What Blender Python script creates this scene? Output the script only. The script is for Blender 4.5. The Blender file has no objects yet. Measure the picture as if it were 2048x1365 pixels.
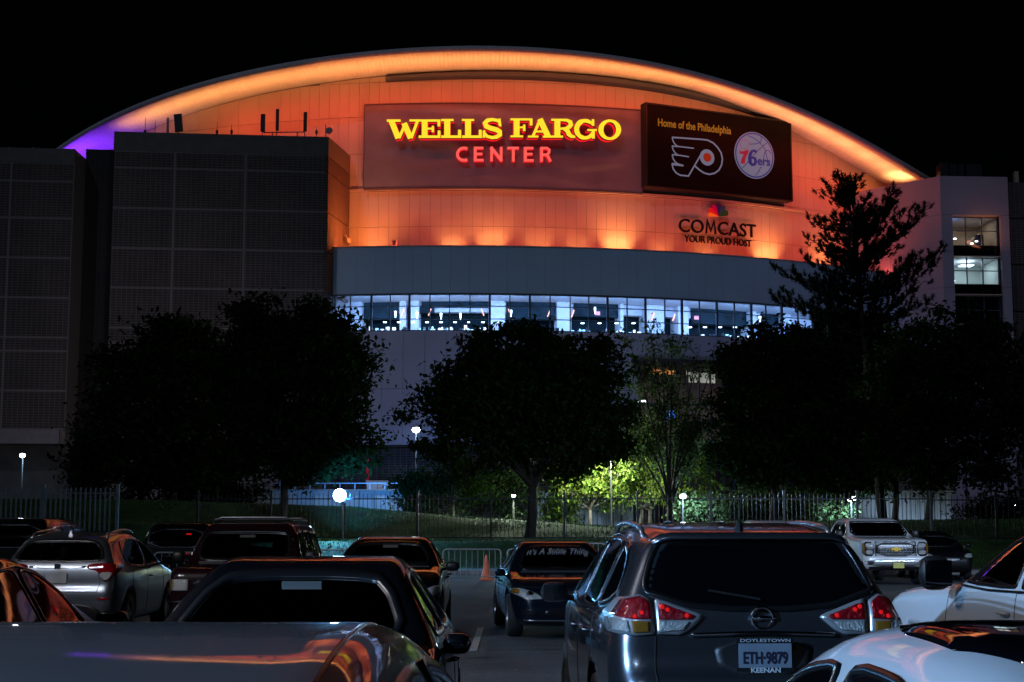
import bpy, bmesh, math, random
import numpy as np
from mathutils import Vector, Matrix
from mathutils.bvhtree import BVHTree
random.seed(7)
rnd = np.random.RandomState(11)
sc = bpy.context.scene
COL = sc.collection
PI = math.pi

# ---------------------------------------------------------------- camera
F_PX, HORIZON, EYE = 3050.0, 1062.0, 1.60
PITCH = math.atan((HORIZON - 682.5) / F_PX)
cam_data = bpy.data.cameras.new('camera')
cam_data.sensor_width = 36.0
cam_data.lens = 36.0 * F_PX / 2048.0
cam_data.clip_start = 0.05
cam_data.clip_end = 3000.0
cam = bpy.data.objects.new('camera', cam_data)
COL.objects.link(cam)
cam.location = (0, 0, EYE)
cam.rotation_euler = (PI / 2 + PITCH, 0, 0)
sc.camera = cam

# ---------------------------------------------------------------- night sky, faint high glow, exposure
world = bpy.data.worlds.new('World'); sc.world = world; world.use_nodes = True
wn = world.node_tree; bgn = wn.nodes['Background']
sky = wn.nodes.new('ShaderNodeTexSky'); sky.sky_type = 'NISHITA'; sky.sun_disc = False
sky.sun_elevation = math.radians(38); sky.sun_rotation = math.radians(160)
wn.links.new(sky.outputs[0], bgn.inputs[0]); bgn.inputs[1].default_value = 0.00006
sun_d = bpy.data.lights.new('fill_sun', 'SUN'); sun_d.energy = 0.19; sun_d.angle = math.radians(0.5)  # added faint fill for the whole scene, no moon in view
sun_d.color = (0.55, 0.72, 1.0)
sun = bpy.data.objects.new('sun', sun_d); COL.objects.link(sun)
sun.rotation_euler = (math.radians(52), 0, math.radians(-20))
sc.view_settings.view_transform = 'Standard'; sc.view_settings.look = 'None'
sc.view_settings.exposure = 0.0; sc.view_settings.gamma = 1.0
sc.view_settings.use_curve_mapping = False
sc.cycles.use_denoising = True
sc.cycles.max_bounces = 6; sc.cycles.diffuse_bounces = 2; sc.cycles.glossy_bounces = 3
sc.cycles.transparent_max_bounces = 16; sc.cycles.transmission_bounces = 3
sc.cycles.sample_clamp_indirect = 3.0; sc.cycles.sample_clamp_direct = 30.0
sc.cycles.caustics_reflective = False; sc.cycles.caustics_refractive = False

# ---------------------------------------------------------------- helpers
def ray(px, py):
    dx = (px - 1024) / F_PX; dy = (682.5 - py) / F_PX
    return Vector((dx, math.cos(PITCH) - dy * math.sin(PITCH), math.sin(PITCH) + dy * math.cos(PITCH)))
EYEP = Vector((0, 0, EYE))
def atD(px, py, D):
    d = ray(px, py); return EYEP + d * (D / d.y)
def atZ(px, py, z):
    d = ray(px, py); return EYEP + d * ((z - EYE) / d.z)
def sstep(a, b, x):
    t = min(1, max(0, (x - a) / (b - a))); return t * t * (3 - 2 * t)

def tag(o, label=None, cat=None, group=None, kind=None):
    if label: o['label'] = label
    if cat: o['category'] = cat
    if group: o['group'] = group
    if kind: o['kind'] = kind
    return o
def empty(name, loc=(0, 0, 0), rz=0, parent=None):
    o = bpy.data.objects.new(name, None); COL.objects.link(o)
    o.location = loc; o.rotation_euler = (0, 0, rz); o.empty_display_size = 0.3
    if parent: o.parent = parent
    return o
def thing(name, label, cat, loc=(0, 0, 0), rz=0, group=None):
    return tag(empty(name, loc, rz), label, cat, group)
def wloc(o):
    v = Vector((0, 0, 0))
    while o is not None:
        v = v + Vector(o.location); o = o.parent
    return v
def mk(name, verts, faces, mats, parent=None, smooth=False, midx=None, local=False, loc=None):
    """one mesh object; verts in world coordinates unless local"""
    m = bpy.data.meshes.new(name)
    V = np.asarray(verts, dtype=np.float64).reshape(-1, 3)
    if parent is not None and not local:
        V = V - np.array(wloc(parent))
    if loc is not None: V = V - np.array(loc)
    m.from_pydata([tuple(v) for v in V], [], [tuple(int(i) for i in f) for f in faces])
    if not isinstance(mats, (list, tuple)): mats = [mats]
    for a in mats: m.materials.append(a)
    if midx is not None: m.polygons.foreach_set('material_index', list(midx))
    if smooth: m.polygons.foreach_set('use_smooth', [True] * len(m.polygons))
    m.update()
    o = bpy.data.objects.new(name, m); COL.objects.link(o)
    if parent is not None: o.parent = parent
    if loc is not None: o.location = loc
    return o
def share(src, parent=None, loc=None, rot=None):
    o = src.copy(); COL.objects.link(o)
    if parent is not None: o.parent = parent
    if loc is not None: o.location = loc
    if rot is not None: o.rotation_euler = rot
    return o
def quads(name, Q, mat, parent=None, kind=None):
    """fast mesh from an (N,4,3) array of quads"""
    Q = np.asarray(Q, dtype=np.float32)
    if parent is not None: Q = Q - np.array(wloc(parent), dtype=np.float32)
    n = len(Q); m = bpy.data.meshes.new(name)
    m.vertices.add(n * 4); m.vertices.foreach_set('co', Q.reshape(-1))
    m.loops.add(n * 4); m.loops.foreach_set('vertex_index', np.arange(n * 4, dtype=np.int32))
    m.polygons.add(n); m.polygons.foreach_set('loop_start', np.arange(0, n * 4, 4, dtype=np.int32))
    m.polygons.foreach_set('loop_total', np.full(n, 4, dtype=np.int32))
    m.materials.append(mat); m.update(calc_edges=True)
    o = bpy.data.objects.new(name, m); COL.objects.link(o)
    if parent is not None: o.parent = parent
    if kind: o['kind'] = kind
    return o

class MB:
    def __init__(s): s.v = []; s.f = []; s.m = []
    def add(s, vs, fs, mi=0):
        b = len(s.v); s.v += [tuple(v) for v in vs]; s.f += [tuple(b + i for i in f) for f in fs]; s.m += [mi] * len(fs)
        return s
    def hexa(s, p, mi=0):
        return s.add(p, [(0, 3, 2, 1), (4, 5, 6, 7), (0, 1, 5, 4), (1, 2, 6, 5), (2, 3, 7, 6), (3, 0, 4, 7)], mi)
    def box(s, c, d, rz=0, mi=0, rx=0, ry=0):
        M = Matrix.Rotation(rz, 3, 'Z') @ Matrix.Rotation(ry, 3, 'Y') @ Matrix.Rotation(rx, 3, 'X')
        P = []
        for z in (-1, 1):
            for x, y in ((-1, -1), (1, -1), (1, 1), (-1, 1)):
                P.append(Vector(c) + M @ Vector((x * d[0] / 2, y * d[1] / 2, z * d[2] / 2)))
        return s.hexa(P, mi)
    def bar(s, a, b, w, h=None, mi=0):
        a = Vector(a); b = Vector(b); h = h or w; t = (b - a).normalized()
        up = Vector((0, 0, 1)) if abs(t.z) < 0.95 else Vector((0, 1, 0))
        n = t.cross(up).normalized() * w / 2; u = n.cross(t).normalized() * h / 2
        return s.hexa([a - n - u, b - n - u, b + n - u, a + n - u, a - n + u, b - n + u, b + n + u, a + n + u], mi)
    def tube(s, pts, r, n=8, mi=0, cap=True):
        pts = [Vector(p) for p in pts]; rr = r if isinstance(r, (list, tuple)) else [r] * len(pts)
        b = len(s.v); ref = None
        for i, p in enumerate(pts):
            t = (pts[min(i + 1, len(pts) - 1)] - pts[max(i - 1, 0)]).normalized()
            if ref is None:
                ref = t.cross(Vector((0, 0, 1)) if abs(t.z) < 0.9 else Vector((1, 0, 0))).normalized()
            ref = (ref - t * ref.dot(t)).normalized(); w = t.cross(ref)
            for k in range(n):
                a = 2 * PI * k / n
                s.v.append(tuple(p + (ref * math.cos(a) + w * math.sin(a)) * rr[i]))
        for i in range(len(pts) - 1):
            for k in range(n):
                k2 = (k + 1) % n
                s.f.append((b + i * n + k, b + i * n + k2, b + (i + 1) * n + k2, b + (i + 1) * n + k)); s.m.append(mi)
        if cap:
            s.f.append(tuple(b + k for k in range(n))[::-1]); s.m.append(mi)
            e = b + (len(pts) - 1) * n
            s.f.append(tuple(e + k for k in range(n))); s.m.append(mi)
        return s
    def lathe(s, c, prof, n=16, mi=0, axis='z'):
        b = len(s.v); c = Vector(c)
        for r, h in prof:
            for k in range(n):
                a = 2 * PI * k / n
                q = Vector((r * math.cos(a), r * math.sin(a), h))
                if axis == 'y': q = Vector((q.x, q.z, q.y))
                if axis == 'x': q = Vector((q.z, q.x, q.y))
                s.v.append(tuple(c + q))
        for i in range(len(prof) - 1):
            for k in range(n):
                k2 = (k + 1) % n
                s.f.append((b + i * n + k, b + i * n + k2, b + (i + 1) * n + k2, b + (i + 1) * n + k)); s.m.append(mi)
        return s
    def build(s, name, mats, parent=None, smooth=False, local=False, loc=None):
        return mk(name, s.v, s.f, mats, parent, smooth, s.m, local, loc)

# ---------------------------------------------------------------- materials
MATS = {}
def mat(name, col, rough=0.6, metal=0.0, coat=0.0, spec=0.5, var=0.0, vscale=3.0, bump=0.0, bscale=30.0, emit=None, estr=0.0, sheen=0.0, coatr=0.03):
    if name in MATS: return MATS[name]
    m = bpy.data.materials.new(name); m.use_nodes = True; nt = m.node_tree
    b = nt.nodes['Principled BSDF']
    b.inputs['Base Color'].default_value = (*col, 1); b.inputs['Roughness'].default_value = rough
    b.inputs['Metallic'].default_value = metal; b.inputs['Coat Weight'].default_value = coat
    b.inputs['Coat Roughness'].default_value = coatr
    b.inputs['Specular IOR Level'].default_value = spec
    if emit:
        b.inputs['Emission Color'].default_value = (*emit, 1); b.inputs['Emission Strength'].default_value = estr
    if var or bump:
        tc = nt.nodes.new('ShaderNodeTexCoord')
    if var:
        n = nt.nodes.new('ShaderNodeTexNoise'); n.inputs['Scale'].default_value = vscale; n.inputs['Detail'].default_value = 8
        nt.links.new(tc.outputs['Object'], n.inputs['Vector'])
        r = nt.nodes.new('ShaderNodeMapRange'); r.inputs['From Min'].default_value = 0.3; r.inputs['From Max'].default_value = 0.7
        r.inputs['To Min'].default_value = 1 - var; r.inputs['To Max'].default_value = 1 + var
        nt.links.new(n.outputs['Fac'], r.inputs['Value'])
        mx = nt.nodes.new('ShaderNodeVectorMath'); mx.operation = 'SCALE'; mx.inputs[0].default_value = col
        nt.links.new(r.outputs[0], mx.inputs['Scale']); nt.links.new(mx.outputs[0], b.inputs['Base Color'])
    if bump:
        n2 = nt.nodes.new('ShaderNodeTexNoise'); n2.inputs['Scale'].default_value = bscale; n2.inputs['Detail'].default_value = 6
        nt.links.new(tc.outputs['Object'], n2.inputs['Vector'])
        bp = nt.nodes.new('ShaderNodeBump'); bp.inputs['Strength'].default_value = bump; bp.inputs['Distance'].default_value = 0.02
        nt.links.new(n2.outputs['Fac'], bp.inputs['Height']); nt.links.new(bp.outputs[0], b.inputs['Normal'])
    MATS[name] = m; return m
def emat(name, col, s, base=(0.3, 0.3, 0.3)):
    return mat(name, base, 0.5, emit=col, estr=s)
def glass_mat(name, tint=(0.8, 0.85, 0.9), ior=1.5, rough=0.0):
    if name in MATS: return MATS[name]
    m = bpy.data.materials.new(name); m.use_nodes = True; nt = m.node_tree; nt.nodes.clear()
    out = nt.nodes.new('ShaderNodeOutputMaterial'); mx = nt.nodes.new('ShaderNodeMixShader')
    t = nt.nodes.new('ShaderNodeBsdfTransparent'); t.inputs[0].default_value = (*tint, 1)
    g = nt.nodes.new('ShaderNodeBsdfGlossy'); g.inputs['Roughness'].default_value = rough
    f = nt.nodes.new('ShaderNodeFresnel'); f.inputs[0].default_value = ior
    nt.links.new(f.outputs[0], mx.inputs[0]); nt.links.new(t.outputs[0], mx.inputs[1]); nt.links.new(g.outputs[0], mx.inputs[2])
    nt.links.new(mx.outputs[0], out.inputs[0]); MATS[name] = m; return m
def brick_mat(name, c1, c2, cm, bw=0.42, bh=0.2, rough=0.85):
    m = bpy.data.materials.new(name); m.use_nodes = True; nt = m.node_tree; b = nt.nodes['Principled BSDF']
    b.inputs['Roughness'].default_value = rough
    g = nt.nodes.new('ShaderNodeNewGeometry'); s = nt.nodes.new('ShaderNodeSeparateXYZ'); nt.links.new(g.outputs['Position'], s.inputs[0])
    a = nt.nodes.new('ShaderNodeMath'); a.operation = 'ADD'; nt.links.new(s.outputs[0], a.inputs[0]); nt.links.new(s.outputs[1], a.inputs[1])
    cb = nt.nodes.new('ShaderNodeCombineXYZ'); nt.links.new(a.outputs[0], cb.inputs[0]); nt.links.new(s.outputs[2], cb.inputs[1])
    br = nt.nodes.new('ShaderNodeTexBrick'); br.inputs['Scale'].default_value = 1
    br.inputs['Color1'].default_value = (*c1, 1); br.inputs['Color2'].default_value = (*c2, 1); br.inputs['Mortar'].default_value = (*cm, 1)
    br.inputs['Mortar Size'].default_value = 0.03; br.inputs['Brick Width'].default_value = bw; br.inputs['Row Height'].default_value = bh
    br.offset = 0.0
    nt.links.new(cb.outputs[0], br.inputs['Vector']); 
    n = nt.nodes.new('ShaderNodeTexNoise'); n.inputs['Scale'].default_value = 0.35; n.inputs['Detail'].default_value = 8
    nt.links.new(g.outputs['Position'], n.inputs['Vector'])
    mr = nt.nodes.new('ShaderNodeMapRange'); mr.inputs['To Min'].default_value = 0.55; mr.inputs['To Max'].default_value = 1.45
    nt.links.new(n.outputs['Fac'], mr.inputs['Value'])
    vm = nt.nodes.new('ShaderNodeVectorMath'); vm.operation = 'SCALE'
    nt.links.new(br.outputs['Color'], vm.inputs[0]); nt.links.new(mr.outputs[0], vm.inputs['Scale'])
    nt.links.new(vm.outputs[0], b.inputs['Base Color'])
    bp = nt.nodes.new('ShaderNodeBump'); bp.inputs['Strength'].default_value = 0.5; bp.inputs['Distance'].default_value = 0.02; bp.invert = True
    nt.links.new(br.outputs['Fac'], bp.inputs['Height']); nt.links.new(bp.outputs[0], b.inputs['Normal'])
    return m

def light(kind, loc, power, col, target=None, size=1.0, sizey=None, parent=None, spot=None, blend=0.5, name='lamp_light', spread=None):
    d = bpy.data.lights.new(name, kind); d.energy = power; d.color = col
    if kind == 'AREA':
        d.size = size
        if sizey: d.shape = 'RECTANGLE'; d.size_y = sizey
        if spread: d.spread = spread
    elif kind in ('POINT', 'SPOT'): d.shadow_soft_size = size
    if kind == 'SPOT': d.spot_size = spot or 1.2; d.spot_blend = blend
    o = bpy.data.objects.new(name, d); COL.objects.link(o)
    L = Vector(loc)
    if target is not None:
        o.rotation_euler = (Vector(target) - L).to_track_quat('-Z', 'Y').to_euler()
    if parent is not None: o.parent = parent; L = L - wloc(parent)
    o.location = L
    return o

# ---------------------------------------------------------------- text from the built-in font
def glyphs(text, height, bold=0.0, xscale=1.0, spacing=1.0, shear=0.0, depth=0.05):
    """list of (char, verts(local x,y,z), faces); cap height = height, baseline y=0"""
    cu = bpy.data.curves.new('t', 'FONT'); o = bpy.data.objects.new('t', cu); COL.objects.link(o)
    def meas(s):
        cu.body = s; bpy.context.view_layer.update(); return o.dimensions.x
    cu.size = 1.0; cu.body = 'H'; bpy.context.view_layer.update(); cap = o.dimensions.y
    cu.size = height / cap; cu.offset = bold; cu.shear = shear; cu.extrude = depth / 2; cu.resolution_u = 4
    out = []; dg = bpy.context.evaluated_depsgraph_get()
    cu.offset = 0; ww = meas('|')
    for i, ch in enumerate(text):
        if ch == ' ': continue
        cu.offset = 0
        x0 = meas('|' + text[:i] + '|') - ww if i else ww * 0 + (meas('||') - ww)
        cu.offset = bold; cu.body = ch
        bpy.context.view_layer.update(); dg = bpy.context.evaluated_depsgraph_get()
        me = bpy.data.meshes.new_from_object(o.evaluated_get(dg))
        V = np.array([v.co[:] for v in me.vertices]); Fc = [tuple(p.vertices) for p in me.polygons]
        V[:, 0] = (V[:, 0] + x0 * spacing) * xscale
        out.append((ch, V, Fc)); bpy.data.meshes.remove(me)
    bpy.data.objects.remove(o); bpy.data.curves.remove(cu)
    w = max(v[:, 0].max() for _, v, _ in out); w0 = min(v[:, 0].min() for _, v, _ in out)
    return out, w0, w
def stroke(pts, w, d0, d1, closed=False):
    """thick extruded polyline in the (x,y) plane between depth d0 and d1 -> verts, faces"""
    P = [Vector((p[0], p[1])) for p in pts]; n = len(P); ws = w if isinstance(w, (list, tuple)) else [w] * n
    L = []; R = []
    for i in range(n):
        if closed: a = P[(i - 1) % n]; c = P[(i + 1) % n]
        else: a = P[max(0, i - 1)]; c = P[min(n - 1, i + 1)]
        t1 = (P[i] - a); t2 = (c - P[i])
        t1 = t1.normalized() if t1.length > 1e-9 else t2.normalized(); t2 = t2.normalized() if t2.length > 1e-9 else t1
        t = (t1 + t2).normalized(); nn = Vector((-t.y, t.x)); k = 1 / max(0.5, nn.dot(Vector((-t1.y, t1.x))))
        L.append(P[i] + nn * ws[i] / 2 * k); R.append(P[i] - nn * ws[i] / 2 * k)
    V = []
    for i in range(n): V += [(L[i].x, L[i].y, d1), (R[i].x, R[i].y, d1), (L[i].x, L[i].y, d0), (R[i].x, R[i].y, d0)]
    Fc = []
    for i in range(n if closed else n - 1):
        a = 4 * i; b = 4 * ((i + 1) % n)
        Fc += [(a, a + 1, b + 1, b), (a + 2, b + 2, b + 3, a + 3), (a, b, b + 2, a + 2), (a + 1, a + 3, b + 3, b + 1)]
    if not closed:
        e = 4 * (n - 1); Fc += [(0, 2, 3, 1), (e, e + 1, e + 3, e + 2)]
    return V, Fc
# ================================================================ ARENA
XC, YC = (905 - 1024) / F_PX * 116.5, 176.5
R1, R0 = 60.0, 55.0          # lower drum, upper drum
def cyl(th, R, z): return Vector((XC + R * math.sin(th), YC - R * math.cos(th), z))
def cast(px, py, R):
    d = ray(px, py); a = d.x ** 2 + d.y ** 2; b = -2 * (d.x * XC + d.y * YC); c = XC ** 2 + YC ** 2 - R * R
    t = (-b - math.sqrt(max(0, b * b - 4 * a * c))) / (2 * a); p = EYEP + d * t
    return p, math.atan2(p.x - XC, YC - p.y)
def th_px(px, R, y=500): return cast(px, y, R)[1]
Z_BAND, Z_WIN1, Z_WIN0 = 23.46, 19.72, 16.90
ZB_L, ZB_R = 8.11, 14.9

m_panel = mat('cladding_metal_panel', (0.62, 0.49, 0.39), 0.45, var=0.05, vscale=0.4)
m_panel2 = mat('cladding_panel_slightly_dull', (0.60, 0.47, 0.375), 0.46, var=0.05, vscale=0.5)
m_band = mat('fascia_band_paint', (0.37, 0.50, 0.64), 0.55, var=0.05, vscale=0.3)
m_low = mat('lower_wall_render', (0.47, 0.46, 0.60), 0.7, var=0.08, vscale=0.25)
m_joint = mat('dark_joint', (0.05, 0.045, 0.045), 0.9)
m_soffit = mat('soffit_white_metal', (0.72, 0.70, 0.66), 0.5, var=0.04, vscale=1.0)
m_roofedge = mat('roof_edge_grey', (0.30, 0.29, 0.33), 0.5, var=0.1)
m_frame = mat('window_frame_metal', (0.10, 0.13, 0.17), 0.35, metal=0.4)
m_dark = mat('dark_interior', (0.004, 0.012, 0.018), 0.6, spec=0.1, var=0.5, vscale=1.2)  # near-black stands in for unlit openings and rooms
m_int = mat('interior_white_wall', (0.68, 0.66, 0.72), 0.6, var=0.06)
m_conc = mat('tower_concrete', (0.36, 0.33, 0.42), 0.75, var=0.07, vscale=0.3)
m_black = mat('matt_black', (0.012, 0.012, 0.013), 0.6)
m_metal = mat('galvanised_metal', (0.35, 0.36, 0.38), 0.4, metal=0.7, var=0.15)
m_dkmetal = mat('dark_painted_metal', (0.03, 0.03, 0.035), 0.45)
m_glass = glass_mat('window_glass', (0.85, 0.93, 1.0))
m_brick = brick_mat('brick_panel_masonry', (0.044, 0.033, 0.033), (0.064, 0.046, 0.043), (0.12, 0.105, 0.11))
m_precast = mat('precast_trim', (0.11, 0.10, 0.11), 0.8, var=0.15, vscale=1.5)

arena = thing('arena', 'big round sports arena with an orange lit curved wall and arched roof', 'arena', (XC, YC - R1, 0))
# soffit: ribs drawn by the material
def rib_mat():
    m = m_soffit.copy(); m.name = 'soffit_ribbed_metal'; nt = m.node_tree; b = nt.nodes['Principled BSDF']
    g = nt.nodes.new('ShaderNodeNewGeometry'); s = nt.nodes.new('ShaderNodeSeparateXYZ'); nt.links.new(g.outputs['Position'], s.inputs[0])
    k = nt.nodes.new('ShaderNodeMath'); k.operation = 'MULTIPLY'; k.inputs[1].default_value = 2.9; nt.links.new(s.outputs[0], k.inputs[0])
    fr = nt.nodes.new('ShaderNodeMath'); fr.operation = 'FRACT'; nt.links.new(k.outputs[0], fr.inputs[0])
    gt = nt.nodes.new('ShaderNodeMath'); gt.operation = 'GREATER_THAN'; gt.inputs[1].default_value = 0.14; nt.links.new(fr.outputs[0], gt.inputs[0])
    bp = nt.nodes.new('ShaderNodeBump'); bp.inputs['Strength'].default_value = 1; bp.inputs['Distance'].default_value = 0.04
    nt.links.new(gt.outputs[0], bp.inputs['Height']); nt.links.new(bp.outputs[0], b.inputs['Normal'])
    return m
m_rib = rib_mat()
ROUT = 59.6
outer_px = [(60, 352), (133, 298), (222, 243), (308, 204), (428, 171), (513, 147), (616, 128), (700, 118.5), (787, 111), (941, 108), (1095, 110), (1232, 120), (1350, 140), (1465, 177), (1572, 216), (1670, 261), (1752, 306), (1851, 357), (1930, 402)]
inner_px = [(150, 345), (228, 300), (298, 260), (369, 229), (428, 212), (513, 193), (616, 173), (700, 162), (763, 155), (855, 145), (1009, 142), (1163, 150), (1286, 165), (1383, 183), (1465, 203), (1514, 220), (1576, 251), (1670, 294), (1735, 335), (1781, 372), (1850, 425)]
to = []; zo = []
for x, y in outer_px:
    p, t = cast(x, y, ROUT); to.append(t); zo.append(p.z)
ti = []; zi = []
for x, y in inner_px:
    p, t = cast(x, y, R0); ti.append(t); zi.append(p.z)
def smooth_fit(t, z, deg):
    c = np.polyfit(t, z, deg); return lambda q: float(np.polyval(c, q))
zout = smooth_fit(to, zo, 6); zin = smooth_fit(ti, zi, 6)
TH0, TH1 = to[0], to[-1]
NS = 120
ths = np.linspace(TH0, TH1, NS)
V = []; Fc = []
for t in ths:
    zi_ = min(zin(t), zout(t) + 1.2) if ti[0] < t < ti[-1] else zout(t)
    for k in range(7):
        s = k / 6; R = ROUT + (R0 - 0.3 - ROUT) * s
        V.append(cyl(t, R, zout(t) * (1 - s) + zi_ * s + 0.25 * math.sin(PI * s)))
for i in range(NS - 1):
    for k in range(6):
        a = i * 7 + k; Fc.append((a, a + 1, a + 8, a + 7))
mk('soffit', V, Fc, m_rib, arena, smooth=True)
V = []; Fc = []
for t in ths:
    z = zout(t)
    V += [cyl(t, ROUT, z), cyl(t, ROUT + 0.12, z), cyl(t, ROUT + 0.15, z + 0.42), cyl(t, ROUT - 0.1, z + 0.5), cyl(t, ROUT - 3, z + 0.6), cyl(t, ROUT - 14, z + 0.7), cyl(t, ROUT - 40, z - 0.5)]
for i in range(NS - 1):
    for k in range(6):
        a = i * 7 + k; Fc.append((a, a + 7, a + 8, a + 1))
mk('roof', V, Fc, mat('roof_fascia_pale', (0.62, 0.56, 0.62), 0.6, var=0.1), arena, smooth=True)

def arc_slab(t0, t1, R, z0, z1, th, n=1, z0b=None, z1b=None):
    """curved slab between radii R-th and R; returns verts, faces"""
    V = []; Fc = []
    for i in range(n + 1):
        f = i / n; t = t0 + (t1 - t0) * f
        za = z0 if z0b is None else z0 + (z0b - z0) * f; zb = z1 if z1b is None else z1 + (z1b - z1) * f
        V += [cyl(t, R, za), cyl(t, R, zb), cyl(t, R - th, zb), cyl(t, R - th, za)]
    for i in range(n):
        a = 4 * i
        Fc += [(a, a + 4, a + 5, a + 1), (a + 1, a + 5, a + 6, a + 2), (a + 2, a + 6, a + 7, a + 3), (a + 3, a + 7, a + 4, a)]
    Fc += [(0, 1, 2, 3), (4 * n + 3, 4 * n + 2, 4 * n + 1, 4 * n)]
    return V, Fc
# upper wall: dark backing and single cladding panels
t_l, t_r = th_px(225, R0, 300), th_px(1800, R0, 400)
NB = 90
V = []; Fc = []
for i in range(NB + 1):
    t = t_l + (t_r - t_l) * i / NB
    V += [cyl(t, R0 - 0.06, 21.0), cyl(t, R0 - 0.06, min(zin(t), zout(t) + 1.2) + 0.1)]
for i in range(NB): Fc.append((2 * i, 2 * i + 2, 2 * i + 3, 2 * i + 1))
mk('upper_wall', V, Fc, mat('wall_joint_brown', (0.16, 0.11, 0.09), 0.9), arena)
rows = [23.3, 26.09, 29.05, 32.23, 35.32, 38.2, 40.5]
dt = (th_px(920, R0, 420) - th_px(899, R0, 420))
nc = int((t_r - th_px(560, R0, 300)) / dt)
cols = [th_px(560, R0, 300) + i * dt for i in range(nc + 1)]
sa, sb = th_px(735, R0, 290), th_px(1575, R0, 300)
lead = [t_l + (cols[0] - t_l) * i / 9 for i in range(10)]   # wider panels on the far left end
for j in range(len(rows) - 1):
    z0, z1 = rows[j], rows[j + 1]
    seq = (lead[:-1] if z1 > 30.5 else []) + cols
    for i in range(len(seq) - 1):
        a, b = seq[i], seq[i + 1]
        if a > sa and b < sb and 1 < j < 4: continue           # behind the sign and the screen
        if b < th_px(690, R0, 400) and z1 < 31: continue
        ja = min(zin(a), z1); jb = min(zin(b), z1)
        if ja <= z0 + 0.05 or jb <= z0 + 0.05: continue
        g = 0.009 / R0; k = random.uniform(-0.004, 0.004)
        V, Fc = arc_slab(a + g, b - g, R0 + k, z0 + 0.014, ja - 0.014, 0.05, 1, None, jb - 0.014)
        mk('cladding_panel', V, Fc, m_panel if random.random() < 0.7 else m_panel2, arena)
# thin drip ledge at the foot of the sign
V, Fc = arc_slab(th_px(695, R0, 380), th_px(1690, R0, 420), R0 + 0.18, 29.08, 29.28, 0.2, 60)
mk('drip_ledge', V, Fc, m_panel2, arena)
# trough under the soffit, its dark grey standing in for the shadow strip
ta, tb = th_px(772, R0, 150), th_px(1578, R0, 240)
V = []; Fc = []; n = 60
for i in range(n + 1):
    t = ta + (tb - ta) * i / n; z = zin(t); h = 0.34 * math.sin(PI * min(1, 0.06 + 0.9 * i / n)) ** 0.6 + 0.05
    V += [cyl(t, R0 + 0.02, z - h - 0.35), cyl(t, R0 + 0.34, z - h - 0.1), cyl(t, R0 + 0.38, z - 0.16), cyl(t, R0 + 0.32, z - 0.16), cyl(t, R0 + 0.28, z - h + 0.1), cyl(t, R0 + 0.02, z - h + 0.1)]
for i in range(n):
    for k in range(5):
        a = 6 * i + k; Fc.append((a, a + 6, a + 7, a + 1))
mk('light_trough', V, Fc, mat('trough_shadow_grey', (0.10, 0.10, 0.13), 0.6), arena)

# band
t_l1, t_r1 = th_px(640, R1, 540), th_px(1775, R1, 600)
nb = 34
for i in range(nb):
    a = t_l1 + (t_r1 - t_l1) * i / nb; b = t_l1 + (t_r1 - t_l1) * (i + 1) / nb
    V, Fc = arc_slab(a + 0.0001, b - 0.0001, R1, Z_WIN1 + 0.12, Z_BAND, 0.25, 3)
    mk('fascia_panel', V, Fc, m_band, arena, smooth=False)
V, Fc = arc_slab(t_l1, t_r1, R1 + 0.05, Z_BAND + 0.004, Z_BAND + 0.12, 0.4, 80); mk('parapet_cap', V, Fc, m_roofedge, arena)
V, Fc = arc_slab(t_l1, t_r1, R1 - 0.02, Z_WIN1 - 0.02, Z_WIN1 + 0.11, 0.3, 80); mk('window_head', V, Fc, m_frame, arena)
V, Fc = arc_slab(t_l1, t_r1, R1 - 0.05, Z_BAND - 0.5, Z_BAND - 0.35, 6, 60); mk('ledge_roof', V, Fc, mat('ledge_roofing', (0.2, 0.19, 0.19), 0.8), arena)
# lower wall panels
zr = [8.11, 9.64, 12.41, Z_WIN0]
t_door = th_px(1262, R1, 730)
nb = 30
for i in range(nb):
    a = t_l1 + (t_r1 - t_l1) * i / nb; b = t_l1 + (t_r1 - t_l1) * (i + 1) / nb
    for j in range(3):
        z0, z1 = zr[j], zr[j + 1]
        if (a + b) / 2 > t_door:
            if j < 2: continue
            z0 = ZB_R
        V, Fc = arc_slab(a + 0.0002, b - 0.0002, R1, z0 + 0.02, z1 - 0.01, 0.25, 3)
        mk('wall_panel', V, Fc, m_low, arena)
V, Fc = arc_slab(t_l1, t_r1, R1 - 0.2, ZB_R, Z_BAND - 0.6, 0.1, 60)
# backing only above and below the windows
V, Fc = arc_slab(t_l1, t_door, R1 - 0.26, 8.05, Z_WIN0 - 0.02, 0.1, 40); mk('wall_backing', V, Fc, m_joint, arena)
V, Fc = arc_slab(t_l1, t_r1, R1 - 0.26, Z_WIN1 + 0.13, Z_BAND - 0.1, 0.1, 60); mk('wall_backing', V, Fc, m_joint, arena)
# dark base storey
V, Fc = arc_slab(t_l1 - 0.1, t_door, R1 - 1.6, 0.0, 8.1, 0.3, 40); mk('base_wall', V, Fc, m_brick, arena)
V, Fc = arc_slab(t_l1 - 0.1, t_r1, R1 - 0.02, 7.95, 8.09, 2.4, 40); mk('base_soffit', V, Fc, m_joint, arena)

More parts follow.
